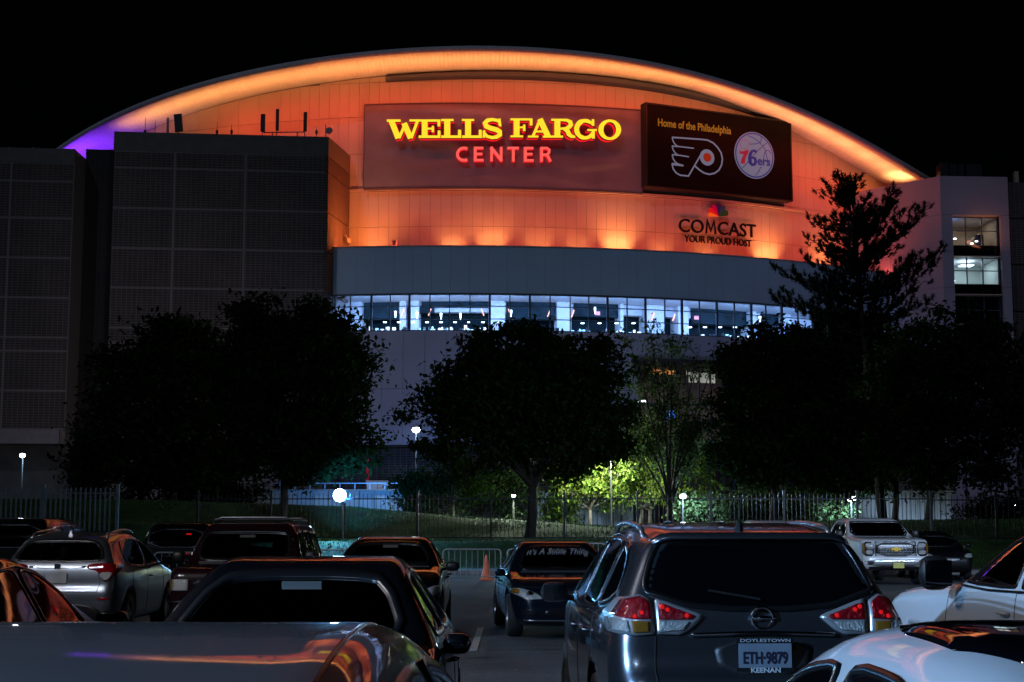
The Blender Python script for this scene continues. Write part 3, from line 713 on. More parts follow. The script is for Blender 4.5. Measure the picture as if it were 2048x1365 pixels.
# ---------------------------------------------------------------- video screen
A = cast(1286, 291, R0 + 0.9)[0]; zt = cast(1286, 208, R0 + 0.9)[0].z; zb_ = cast(1286, 375, R0 + 0.9)[0].z
B = atZ(1575, 246, zt)
scr = thing('video_screen', 'black rectangular video board with two team logos beside the yellow lettering', 'video screen', (A.x, A.y, zb_))
ux = Vector((B.x - A.x, B.y - A.y, 0)); LW = ux.length; ux.normalize(); nx_ = Vector((ux.y, -ux.x, 0)); HS = zt - zb_
def S(u, v, d): # u,v metres from the lower left corner of the screen
    return Vector((A.x, A.y, zb_)) + ux * u + Vector((0, 0, v)) + nx_ * d
def scr_box(nm, u0, u1, v0, v1, d0, d1, m):
    return MB().hexa([S(u0, v0, d1), S(u1, v0, d1), S(u1, v0, d0), S(u0, v0, d0), S(u0, v1, d1), S(u1, v1, d1), S(u1, v1, d0), S(u0, v1, d0)]).build(nm, m, scr)
m_scr = mat('screen_black', (0.0015, 0.0015, 0.0018), 0.7, spec=0.15)
scr_box('screen_face', 0.12, LW - 0.12, 0.12, HS - 0.12, 0.0, 0.5, m_scr)
for a in ((0, LW, 0, 0.12), (0, LW, HS - 0.12, HS), (0, 0.12, 0.125, HS - 0.125), (LW - 0.12, LW, 0.125, HS - 0.125)):
    scr_box('screen_frame', *a, -0.35, 0.56, m_black)
def px2uv(cx, cy): # crop coordinates (scale 6.5, origin 1280,200) onto the screen plane
    d = ray(1280 + cx / 6.5, 200 + cy / 6.5); O = EYEP; n = nx_; P0 = S(0, 0, 0.52)
    t = (P0 - O).dot(n) / d.dot(n); q = O + d * t - Vector((A.x, A.y, zb_))
    return q.dot(ux), q.z
def scr_stroke(nm, pts, w, m, d=0.53, closed=False):
    P = [px2uv(*p) for p in pts]; V, Fc = stroke(P, w, 0.505, d, closed)
    return mk(nm, [S(*v) for v in V], Fc, m, scr)
def scr_poly(nm, pts, m, d=0.53, raw=False):
    P = pts if raw else [px2uv(*p) for p in pts]; n = len(P)
    V = [S(x, y, d) for x, y in P] + [S(x, y, 0.505) for x, y in P]
    return mk(nm, V, [tuple(range(n))] + [(i, (i + 1) % n, n + (i + 1) % n, n + i) for i in range(n)], m, scr)
e_text = emat('screen_amber', (0.85, 0.30, 0.02), 0.30, base=(0, 0, 0)); e_grey = emat('screen_grey_white', (0.38, 0.35, 0.52), 0.36, base=(0, 0, 0))
e_navy = emat('screen_navy', (0.01, 0.015, 0.12), 0.9, base=(0, 0, 0)); e_redd = emat('screen_red', (0.35, 0.01, 0.03), 0.8, base=(0, 0, 0)); e_red2 = emat('screen_orange_red', (0.45, 0.03, 0.01), 0.55, base=(0, 0, 0))
gl, g0, g1 = glyphs('Home of the Philadelphia', 0.62, bold=0.016, depth=0.02)
ua, va = px2uv(235, 338); ub, vb = px2uv(1185, 448); sx = (ub - ua) / (g1 - g0)
for ch, V, Fc in gl:
    mk('screen_letter', [S(ua + (x - g0) * sx, va + y + (vb - va) * (x - g0) / (g1 - g0), 0.52 + z) for x, y, z in V], Fc, e_text, scr)
wing_pts = [(418, 488), (800, 515), (880, 525), (950, 560), (1010, 620), (1055, 690), (1072, 770), (1060, 850), (1025, 915), (970, 955), (900, 970), (830, 950), (770, 910), (712, 858)]
scr_stroke('logo_line', wing_pts, 0.13, e_grey)
scr_stroke('logo_line', [(785, 725), (630, 992), (520, 980), (470, 950), (432, 900), (418, 840), (480, 848), (565, 857)], 0.12, e_grey, 0.535)
for y0, xe in ((488, 700), (600, 635), (715, 565)):
    k = (xe - 565) / 135
    scr_stroke('logo_line', [(418, y0), (430, y0 + 50), (455, y0 + 90), (490, y0 + 118), (418 if False else 490, y0 + 118), (xe, y0 + 140 + 3 * k)], 0.10, e_grey, 0.54)
    scr_stroke('logo_line', [(418, y0 + 113), (500, y0 + 122)], 0.10, e_grey, 0.545)
u_, v_ = px2uv(872, 750); ue, _ = px2uv(966, 750); rr = 0.98 * (ue - u_)
_, vt = px2uv(872, 645); rv = vt - v_
scr_poly('logo_disc', [(u_ + rr * math.cos(a), v_ + rv * math.sin(a)) for a in np.linspace(0, 2 * PI, 33)[:-1]], e_grey, 0.55, True)
scr_poly('logo_dot', [(u_ + rr * .58 * math.cos(a), v_ + rv * .55 * math.sin(a)) for a in np.linspace(0, 2 * PI, 33)[:-1]], e_red2, 0.56, True)
# ball logo
u_, v_ = px2uv(1486, 722); ue, _ = px2uv(1742, 722); _, vt = px2uv(1486, 420); rr = ue - u_; rv = vt - v_
def ell(k, n=40): return [(u_ + rr * k * math.cos(a), v_ + rv * k * math.sin(a)) for a in np.linspace(0, 2 * PI, n + 1)[:-1]]
scr_poly('ball_rim', ell(1.0), e_grey, 0.53, True); scr_poly('ball_ring', ell(0.96), e_navy, 0.535, True); scr_poly('ball_face', ell(0.905), e_grey, 0.54, True)
for pts in ([(1400, 465), (1480, 500), (1560, 560), (1620, 640), (1650, 760), (1670, 830)], [(1330, 890), (1420, 790), (1520, 670), (1645, 560)], [(1420, 578), (1500, 575), (1555, 560), (1578, 525), (1570, 480)], [(1500, 985), (1545, 930), (1565, 880), (1580, 870)], [(1605, 780), (1610, 710), (1640, 660), (1670, 655), (1700, 700)]):
    scr_stroke('ball_seam', pts, 0.06, e_navy, 0.55)
for i in range(14):
    a = 2 * PI * i / 14 + 0.2; c = (1357 + 55 * math.cos(a), 580 + 60 * math.sin(a))
    uu, vv = px2uv(*c); scr_poly('ball_star', [(uu + .055 * math.cos(b), vv + .055 * math.sin(b)) for b in np.linspace(0, 2 * PI, 6)[:-1]], e_redd, 0.55, True)
scr_poly('ball_numeral', [(1292, 650), (1310, 672), (1345, 668), (1375, 655), (1415, 655), (1400, 700), (1370, 760), (1358, 835), (1305, 828), (1318, 770), (1345, 715), (1330, 705), (1292, 700)][::-1], e_redd, 0.56)
scr_stroke('ball_numeral', [(1512, 690), (1490, 662), (1455, 668), (1432, 705), (1424, 760), (1430, 820), (1458, 848), (1490, 840), (1502, 805), (1492, 765), (1462, 752), (1438, 768)], [0.24, 0.2, 0.22, 0.3, 0.34, 0.3, 0.22, 0.22, 0.28, 0.24, 0.16, 0.12], e_navy, 0.565)
gl, g0, g1 = glyphs('ers', 0.85, bold=0.03, depth=0.02)
ua, va = px2uv(1525, 845); ub, vb = px2uv(1690, 862); sx = (ub - ua) / (g1 - g0)
for ch, V, Fc in gl:
    mk('ball_lettering', [S(ua + (x - g0) * sx, va + y * 0.85 + (vb - va) * (x - g0) / (g1 - g0), 0.57 + z) for x, y, z in V], Fc, e_navy, scr)

# ---------------------------------------------------------------- small black sign with fan of feathers
CR = R0 + 0.02
cs = thing('company_sign', 'black metal letters under a small coloured feather fan below the video screen', 'sign', cast(1432, 460, CR)[0])
def cs_px(cx, cy, d, m=10.779): 
    p, t = cast(1340 + cx / m, 390 + cy / m, R0 + 0.45); return p, t
m_blk = mat('sign_letter_black', (0.008, 0.008, 0.01), 0.4)
for text, x0, y0, x1, y1, hh, bd in (('COMCAST', 185, 795, 1845, 925, 1.18, 0.018), ('YOUR PROUD HOST', 305, 1010, 1745, 1125, 0.60, 0.012)):
    gl, g0, g1 = glyphs(text, hh * 0.92, bold=bd, depth=0.12)
    pa, t_a = cs_px(x0, y0, 0); pb, t_b = cs_px(x1, y1, 0)
    for ch, V, Fc in gl:
        out = []
        if ch == 'M':
            xa_, xb_ = V[:, 0].min(), V[:, 0].max(); hh_ = V[:, 1].max(); ww_ = 0.15
            V, Fc = stroke([(xa_ + .08, 0), (xa_ + .2, hh_), ((xa_ + xb_) / 2, hh_ * .22), (xb_ - .2, hh_), (xb_ - .08, 0)], ww_, -0.06, 0.06)
        for x, y, z in V:
            f = (x - g0) / (g1 - g0); t = t_a + (t_b - t_a) * f
            out.append(cyl(t, R0 + 0.5 + z, pa.z + (pb.z - pa.z) * f + y))
        mk('letter', out, Fc, m_blk, cs)
fan = [(150, 175, 225, (1.0, 0.18, 0.02)), (127, 150, 265, (0.8, 0.01, 0.01)), (104, 126, 285, (0.5, 0.0, 0.05)), (78, 102, 285, (0.05, 0.02, 0.12)), (52, 76, 262, (0.03, 0.07, 0.14)), (6, 50, 225, (0.03, 0.10, 0.02))]
fan[0] = (152, 178, 225, fan[0][3])
for k, (a0, a1, r, c) in enumerate(fan):
    pts = [(1045, 470)] + [(1045 + r * math.cos(math.radians(a0 + (a1 - a0) * i / 8)) * (0.86 + 0.14 * math.sin(PI * i / 8)), 475 - r * math.sin(math.radians(a0 + (a1 - a0) * i / 8)) * (0.86 + 0.14 * math.sin(PI * i / 8))) for i in range(9)]
    PP = [cast(1340 + x / 10.779, 390 + y / 10.779, R0 + 0.5) for x, y in pts]; n = len(PP)
    V = [cyl(t, R0 + 0.55, p.z) for p, t in PP] + [cyl(t, R0 + 0.4, p.z) for p, t in PP]
    mk('feather', V, [tuple(range(n))[::-1]] + [(i, n + i, n + (i + 1) % n, (i + 1) % n) for i in range(n)], emat('feather_%d' % k, c, 0.4 if k < 3 else 0.15, base=tuple(x * .6 for x in c)), cs)

# ---------------------------------------------------------------- fixtures and light on the drum
ORANGE = (1.0, 0.095, 0.055); AMBER = (1.0, 0.36, 0.10)
m_fix = mat('floodlight_housing', (0.08, 0.08, 0.085), 0.4, metal=0.5)
def floodlight(loc, label, glow=None):
    f = thing('floodlight', label, 'floodlight', loc, 0, 'floodlights standing on the ledge below the orange wall')
    MB().box(Vector(loc) + Vector((0, 0, 0.05)), (0.5, 0.3, 0.1)).build('base', m_fix, f)
    MB().box(Vector(loc) + Vector((0, 0, 0.22)), (0.42, 0.25, 0.2), rx=0.4).build('housing', m_fix, f)
    return f
zl = Z_BAND - 0.34
for i, x in enumerate((745, 905, 985, 1080, 1160, 1242, 1330, 1420, 1545, 1660)):
    hot = {745: 0.35, 905: 0.7, 985: 1.5, 1080: 0.5, 1160: 0.4, 1242: 3.2, 1330: 0.3, 1420: 0.35, 1545: 3.4, 1660: 1.6}[x]
    t = th_px(x, R0 + 0.9, 495); p = cyl(t, R0 + 1.0, zl)
    floodlight(p, {745: 'floodlight beside the small box near the brick tower', 905: 'floodlight just left of the first bright pool on the wall', 985: 'floodlight making the bright pool below the last red letter R', 1080: 'floodlight just right of the pool under the red word', 1160: 'floodlight midway between the two big pools of light', 1242: 'floodlight making the big pool left of the feather sign', 1330: 'floodlight below the first letters of the feather sign', 1420: 'floodlight below the feather fan sign', 1545: 'floodlight making the big pool just left of the pine', 1660: 'floodlight on the ledge hidden behind the pine'}[x])
    l = light('SPOT', cyl(t, R0 + 0.95, zl + 0.35), 560 * hot, (1.0, 0.36, 0.12), cyl(t, R0 - 0.9, zl + 4.0), 0.12, spot=1.7, blend=0.9, name='wall_uplight')
for i in range(15):
    t = th_px(430, R0, 480) + (th_px(1790, R0, 520) - th_px(430, R0, 480)) * (i + 0.5) / 15
    light('AREA', cyl(t, R0 + 4.5, zl + 0.3), 172, ORANGE, cyl(t, R0, zl + 16.0), 3.6, 0.5, arena, name='wall_wash')
    zq = min(zin(t), zout(t)); light('AREA', cyl(t, R0 + 4.0, zq - 0.7), 62, (1.0, 0.075, 0.05), cyl(t, R0, zq - 4.5), 3.6, 0.3, arena, name='fill_downwash', spread=2.0)  # second light is added fill for the upper wall, without a fixture
nst = 26
for i in range(nst):
    t = to[2] + (to[-2] - to[2]) * (i + 0.5) / nst; z = zin(t)
    f = i / (nst - 1)
    w = 5.0
    light('AREA', cyl(t, R0 + 2.5, z - 2.7), 47, AMBER, cyl(t, R0 + 2.2, z + 2.0), 3.4, 0.9, arena, name='soffit_light', spread=1.75)
pl = cast(168, 296, ROUT - 1.5)[0]
light('SPOT', (pl.x - 0.2, pl.y + 0.5, pl.z - 3.4), 1600, (0.20, 0.03, 1.0), (pl.x + 0.6, pl.y + 1.0, pl.z + 1), 0.3, spot=2.4, blend=1.0, parent=arena, name='violet_light')
pl = cast(1795, 340, R0 + 2.0)[0]
light('SPOT', (pl.x, pl.y - 0.8, pl.z - 2.2), 700, (1.0, 0.5, 0.14), (pl.x + 0.2, pl.y, pl.z + 2), 0.2, spot=1.8, blend=1.0, parent=arena, name='corner_light')
light('AREA', (tFR[0] + 3.2, tFR[1] + 2.5, 23.9), 330, (1.0, 0.27, 0.06), (tFR[0] + 0.4, tFR[1] + 3.5, 28), 1.5, 0.6, arena, name='return_uplight')

# ---------------------------------------------------------------- things on the tower roof and ledge
def antenna_panel(px, y0, w, label, y_top, D=115.2, tilt=0.0, dark=m_dkmetal):
    b = atD(px, y0, D); zz = tZ - 0.02; o = thing('panel_antenna', label, 'antenna', (b.x, b.y + 0.6, zz)); top = atD(px, y_top, D).z
    MB().tube([(b.x, b.y + 0.6, zz), (b.x, b.y + 0.6, zz + (top - zz) * 0.95)], 0.035, 6).build('mast', dark, o)
    MB().box((b.x + (0.06 if tilt == 0 else 0), b.y + 0.42, zz + (top - zz) * 0.62), (w, 0.16, (top - zz) * 0.76), ry=tilt).build('panel', dark, o)
    return o
antenna_panel(354, 266, 0.62, 'broad dark loudspeaker-like antenna tilted on the brick tower roof', 226, tilt=-0.10)
antenna_panel(331, 266, 0.16, 'slim grey upright antenna beside the broad tilted one', 233, dark=m_roofedge)
antenna_panel(522, 270, 0.34, 'dark panel antenna on the side nearer the tilted one', 226)
antenna_panel(551, 270, 0.24, 'tallest slim antenna of the roof, in the middle of its rack', 216)
antenna_panel(607, 272, 0.26, 'dark panel antenna at the dish end of the roof rack', 222)
for i, (px, yt) in enumerate(((290, 236), (310, 241), (434, 243), (463, 248), (633, 255))):
    b = atD(px, 268, 115.4); o = thing('whip_antenna', ['thin whip antenna with a small pod at the outer corner of the tower', 'plain thin rod standing next to the first whip antenna', 'thin whip antenna on a low cross arm in the middle of the roof', 'short rod with a round pod between the racks', 'short thin rod just before the round dish'][i], 'antenna', (b.x, b.y, tZ - 0.02))
    top = atD(px, yt, 115.4).z
    MB().tube([(b.x, b.y, tZ - 0.02), (b.x, b.y, top)], [0.035, 0.015], 6).build('rod', m_dkmetal, o)
    if i != 1: MB().lathe((b.x, b.y, tZ + 0.35), [(0.01, -0.2), (0.1, -0.12), (0.11, 0.1), (0.01, 0.2)], 8).build('pod', m_dkmetal, o)
    if i == 2: MB().box((b.x - 0.35, b.y, tZ + 0.12), (1.0, 0.05, 0.06)).build('cross_arm', m_dkmetal, o)
b = atD(566, 258, 115.5); o = thing('antenna_rack', 'dark steel rail frame carrying the antennas on the brick tower', 'rack', (b.x, b.y + 0.7, tZ - 0.02))
x0, x1 = atD(524, 258, 115.5).x, atD(607, 258, 115.5).x
MB().bar((x0, b.y + 0.7, tZ + 0.52), (x1, b.y + 0.7, tZ + 0.56), 0.07).build('rail', m_dkmetal, o)
for x in (atD(542, 258, 115.5).x, atD(592, 258, 115.5).x): MB().box((x, b.y + 0.7, tZ + 0.25), (0.08, 0.08, 0.55)).build('post', m_dkmetal, o)
b = atD(655, 268, 115.6); o = thing('satellite_dish', 'round grey dish on a short mast at the inner corner of the tower roof', 'dish', (b.x - 0.2, b.y + 0.8, tZ - 0.02))
MB().tube([(b.x - 0.25, b.y + 0.8, tZ - 0.02), (b.x - 0.25, b.y + 0.8, tZ + 1.2)], 0.03, 6).build('mast', m_dkmetal, o)
MB().lathe((b.x + 0.02, b.y + 0.7, tZ + 0.72), [(0.0, 0.0), (0.15, 0.01), (0.28, 0.06), (0.27, 0.08), (0.12, 0.05), (0.0, 0.04)], 20, axis='y').build('reflector', m_roofedge, o)
# camera box on the ledge
p, t = cast(790, 488, R1 - 1.2)
o = thing('equipment_box', 'small upright box on a flat base on the ledge beside the brick tower', 'equipment box', (p.x, p.y, Z_BAND + 0.0))
MB().box((p.x - 0.2, p.y, Z_BAND + 0.16), (2.4, 0.6, 0.12), rz=t).build('base', m_fix, o)
MB().box((p.x, p.y, Z_BAND + 0.50), (0.42, 0.42, 0.55), rz=t).build('housing', m_panel2, o)
MB().box((p.x - 0.06, p.y - 0.23, Z_BAND + 0.52), (0.26, 0.04, 0.36), rz=t).build('hatch', m_black, o)
# flag on the base wall
p = atD(735, 965, 114); o = thing('red_banner', 'narrow red banner hanging at the foot of the arena wall', 'banner', (p.x, p.y, p.z))
top = atD(735, 914, 114).z
MB().box((p.x, p.y, (p.z + top) / 2), (0.22, 0.05, top - p.z)).build('cloth', mat('banner_red', (0.5, 0.02, 0.04), 0.7, emit=(0.5, 0.01, 0.03), estr=0.15), o)
MB().tube([(p.x - 0.14, p.y, 0), (p.x - 0.14, p.y, top + 0.1)], 0.03, 6).build('pole', m_dkmetal, o)

# small fixtures
p = Vector((tBR[0] - 0.35, 120.2, 25.0)); o = thing('security_camera', 'small pale camera on a bent arm on the orange side of the brick tower', 'camera', p)
MB().tube([p, p + Vector((0.25, -0.3, 0.05)), p + Vector((0.5, -0.5, -0.35))], 0.04, 6).build('arm', m_panel2, o)
MB().box(p + Vector((0.55, -0.55, -0.45)), (0.22, 0.45, 0.2), rx=-0.3).build('housing', m_panel2, o)
for x, lb in ((20, 'small unlit dome fixture on the roof of the far brick wing, outer one'), (68, 'small dome fixture with a violet glint on the far brick wing')):
    b = atD(x, 290, 115); o = thing('roof_fixture', lb, 'roof fixture', (b.x, 115, wZ - 0.05))
    MB().lathe((b.x, 115, wZ - 0.05), [(0.3, 0), (0.28, 0.3), (0.18, 0.5), (0.0, 0.58)], 14).build('dome', m_metal, o, smooth=True)
    MB().tube([(b.x + .4, 115, wZ - 0.05), (b.x + .4, 115, wZ + 0.5)], 0.04, 6).build('post', m_metal, o)
# ================================================================ GROUND
def lerpx(x, tab):
    return float(np.interp(x, [a for a, _ in tab], [b for _, b in tab]))
Z1 = [(-60, 2.0), (-16, 1.9), (-9.5, 1.2), (30, 1.15), (60, 1.2)]
Z2 = [(-60, 3.3), (-19.5, 3.1), (-8, 2.75), (-4.3, 2.4), (-0.6, 2.15), (5.6, 1.75), (10.6, 2.0), (21, 2.1), (60, 2.4)]
def gz(x, y):
    if y < 60: return 0.14
    a = lerpx(x, Z1); b = lerpx(x, Z2)
    if y < 63.2: return 0.14 + (a - 0.14) * sstep(60, 63.2, y)
    if y < 69: return a
    return a + (b - a) * sstep(69, 76, y)
def asphalt_mat():
    m = bpy.data.materials.new('worn_asphalt'); m.use_nodes = True; nt = m.node_tree; b = nt.nodes['Principled BSDF']
    g = nt.nodes.new('ShaderNodeNewGeometry')
    n = nt.nodes.new('ShaderNodeTexNoise'); n.inputs['Scale'].default_value = 0.45; n.inputs['Detail'].default_value = 10; n.inputs['Roughness'].default_value = 0.65
    n2 = nt.nodes.new('ShaderNodeTexVoronoi'); n2.inputs['Scale'].default_value = 55
    for q in (n, n2): nt.links.new(g.outputs['Position'], q.inputs['Vector'])
    cr = nt.nodes.new('ShaderNodeValToRGB'); cr.color_ramp.elements[0].position = 0.3; cr.color_ramp.elements[0].color = (0.034, 0.033, 0.035, 1)
    cr.color_ramp.elements[1].position = 0.72; cr.color_ramp.elements[1].color = (0.075, 0.072, 0.074, 1)
    nt.links.new(n.outputs['Fac'], cr.inputs[0])
    mr = nt.nodes.new('ShaderNodeMapRange'); mr.inputs['From Max'].default_value = 0.8; mr.inputs['To Min'].default_value = 0.5; mr.inputs['To Max'].default_value = 1.7
    nt.links.new(n2.outputs['Color'], mr.inputs['Value'])
    vm = nt.nodes.new('ShaderNodeVectorMath'); vm.operation = 'SCALE'; nt.links.new(cr.outputs[0], vm.inputs[0]); nt.links.new(mr.outputs[0], vm.inputs['Scale'])
    n4 = nt.nodes.new('ShaderNodeTexNoise'); n4.inputs['Scale'].default_value = 1.6; n4.inputs['Detail'].default_value = 5; nt.links.new(g.outputs['Position'], n4.inputs['Vector'])
    m4 = nt.nodes.new('ShaderNodeMapRange'); m4.inputs['From Min'].default_value = 0.60; m4.inputs['From Max'].default_value = 0.70; m4.inputs['To Min'].default_value = 1.0; m4.inputs['To Max'].default_value = 0.35
    nt.links.new(n4.outputs['Fac'], m4.inputs['Value']); v4 = nt.nodes.new('ShaderNodeVectorMath'); v4.operation = 'SCALE'
    nt.links.new(vm.outputs[0], v4.inputs[0]); nt.links.new(m4.outputs[0], v4.inputs['Scale'])
    nt.links.new(v4.outputs[0], b.inputs['Base Color']); b.inputs['Roughness'].default_value = 0.75
    bp = nt.nodes.new('ShaderNodeBump'); bp.inputs['Strength'].default_value = 0.7; bp.inputs['Distance'].default_value = 0.01
    nt.links.new(n2.outputs['Distance'], bp.inputs['Height']); nt.links.new(bp.outputs[0], b.inputs['Normal'])
    return m
m_asph = asphalt_mat()
o = mk('parking_lot', [(-1500, -1500, 0), (1500, -1500, 0), (1500, 2500, 0), (-1500, 2500, 0)], [(0, 1, 2, 3)], m_asph); tag(o, kind='structure')
# tar seams and faded bay lines
m_tar = mat('tar_seam', (0.012, 0.012, 0.013), 0.4)
mb = MB()
for y, x0, x1 in ((12.35, -3, 9), (16.4, -9, 8), (21.0, -12, 9), (28.5, -9, 10), (37.0, -14, 16)):
    n = 30; P = [(x0 + (x1 - x0) * i / n, y + 0.03 * math.sin(i * 1.7) + random.uniform(-.015, .015)) for i in range(n + 1)]
    for i in range(n):
        (xa, ya), (xb, yb) = P[i], P[i + 1]; w = 0.02
        mb.add([(xa, ya - w, 0.004), (xb, yb - w, 0.004), (xb, yb + w, 0.004), (xa, ya + w, 0.004)], [(0, 1, 2, 3)])
o = mb.build('asphalt_joints', m_tar); tag(o, kind='structure')
mb = MB(); m_line = mat('worn_white_paint', (0.30, 0.30, 0.30), 0.6, var=0.5, vscale=6)
for x in (-8.9, -6.3, -3.55, -0.52, 2.15, 4.9): mb.box((x, 23.2, 0.006), (0.1, 4.9, 0.004))
o = mb.build('bay_markings', m_line); tag(o, kind='structure')
# kerb and pavement
m_kerb = mat('kerb_concrete', (0.30, 0.29, 0.28), 0.8, var=0.2)
mb = MB()
for i in range(60):
    x = -60 + i * 2.0; mb.box((x + 1, 56.9, 0.075), (1.98, 0.18, 0.15))
o = mb.build('kerb', m_kerb); tag(o, kind='structure')
o = MB().box((0, 58.5, 0.07), (120, 2.99, 0.14)).build('pavement', mat('pavement_concrete', (0.22, 0.21, 0.2), 0.85, var=0.25, vscale=1.2)); tag(o, kind='structure')
# grass bank
m_soil = mat('turf_base', (0.026, 0.062, 0.008), 0.95, var=0.5, vscale=1.3, bump=0.6, bscale=12)
xs = np.linspace(-70, 70, 141); ys = np.concatenate([np.linspace(60.0, 80, 61), np.linspace(82, 140, 20)])
V = [(x, y, gz(x, y) + 0.05 * math.sin(x * 1.1 + 2 * math.sin(y)) * sstep(60, 63, y)) for y in ys for x in xs]; nx = len(xs)
Fc = [(j * nx + i, j * nx + i + 1, (j + 1) * nx + i + 1, (j + 1) * nx + i) for j in range(len(ys) - 1) for i in range(nx - 1)]
o = mk('grass_bank', V, Fc, m_soil, smooth=True); tag(o, kind='structure')
N = 70000
X = rnd.uniform(-30, 32, N); Y = 60.2 + 18 * rnd.rand(N)
Z = np.array([gz(a, b) for a, b in zip(X, Y)]) + 0.04
h = rnd.uniform(0.01, 0.045, N); a = rnd.uniform(0, PI, N); w = rnd.uniform(0.012, 0.03, N); lx = rnd.normal(0, 0.04, N)
dx, dy = np.cos(a) * w, np.sin(a) * w
Q = np.stack([np.stack([X - dx, Y - dy, Z - 0.06], 1), np.stack([X + dx, Y + dy, Z - 0.06], 1), np.stack([X + dx * .3 + lx, Y + dy * .3, Z + h], 1), np.stack([X - dx * .3 + lx, Y - dy * .3, Z + h], 1)], 1)
m_grass = mat('grass_blades', (0.030, 0.085, 0.010), 0.7, var=0.5, vscale=2.0)
o = quads('grass', Q, m_grass, kind='stuff')
# fallen leaves on the asphalt
N = 90; X = rnd.uniform(-2, 3, N); Y = rnd.uniform(8, 24, N); a = rnd.uniform(0, PI, N); s = rnd.uniform(0.02, 0.045, N)
c, d = np.cos(a) * s, np.sin(a) * s; zz = np.full(N, 0.012)
Q = np.stack([np.stack([X - c, Y - d, zz], 1), np.stack([X + d, Y - c, zz + 0.01], 1), np.stack([X + c, Y + d, zz], 1), np.stack([X - d, Y + c, zz + 0.006], 1)], 1)
o = quads('fallen_leaves', Q, mat('yellow_leaf', (0.28, 0.19, 0.03), 0.6), kind='stuff')

# ================================================================ TREES
def leaf_mat(name, col, tr=0.35):
    m = bpy.data.materials.new(name); m.use_nodes = True; nt = m.node_tree; nt.nodes.clear()
    out = nt.nodes.new('ShaderNodeOutputMaterial'); mx = nt.nodes.new('ShaderNodeMixShader'); mx.inputs[0].default_value = tr
    d = nt.nodes.new('ShaderNodeBsdfDiffuse'); t = nt.nodes.new('ShaderNodeBsdfTranslucent')
    g = nt.nodes.new('ShaderNodeNewGeometry'); hsv = nt.nodes.new('ShaderNodeHueSaturation'); hsv.inputs['Color'].default_value = (*col, 1)
    mr = nt.nodes.new('ShaderNodeMapRange'); mr.inputs['To Min'].default_value = 0.5; mr.inputs['To Max'].default_value = 1.6
    nt.links.new(g.outputs['Random Per Island'], mr.inputs['Value']); nt.links.new(mr.outputs[0], hsv.inputs['Value'])
    mr2 = nt.nodes.new('ShaderNodeMapRange'); mr2.inputs['To Min'].default_value = 0.47; mr2.inputs['To Max'].default_value = 0.53
    nt.links.new(g.outputs['Random Per Island'], mr2.inputs['Value']); nt.links.new(mr2.outputs[0], hsv.inputs['Hue'])
    nt.links.new(hsv.outputs[0], d.inputs[0]); nt.links.new(hsv.outputs[0], t.inputs[0])
    nt.links.new(d.outputs[0], mx.inputs[1]); nt.links.new(t.outputs[0], mx.inputs[2]); nt.links.new(mx.outputs[0], out.inputs[0])
    return m
m_leafd = leaf_mat('dark_green_leaves', (0.024, 0.044, 0.012), 0.3)
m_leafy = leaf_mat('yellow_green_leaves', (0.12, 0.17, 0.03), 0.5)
m_leafb = leaf_mat('bluish_green_leaves', (0.05, 0.075, 0.03), 0.35)
m_needle = leaf_mat('pine_needles', (0.010, 0.018, 0.008), 0.2)
m_bark = mat('bark', (0.035, 0.028, 0.022), 0.9, var=0.4, vscale=4, bump=0.8, bscale=18)
def leaves(C, S, size, rng, flat=0.6):
    """C (N,3) centres -> quads, folded random orientation"""
    N = len(C); n = rng.normal(size=(N, 3)); n[:, 2] += flat; n /= np.linalg.norm(n, axis=1)[:, None]
    r = rng.normal(size=(N, 3)); u = np.cross(n, r); u /= np.linalg.norm(u, axis=1)[:, None]; v = np.cross(n, u)
    s = (size * rng.uniform(0.6, 1.35, N))[:, None]; w = s * rng.uniform(0.35, 0.6, N)[:, None]
    return np.stack([C - u * s, C + v * w - u * s * .1, C + u * s, C - v * w + u * s * .1], 1)
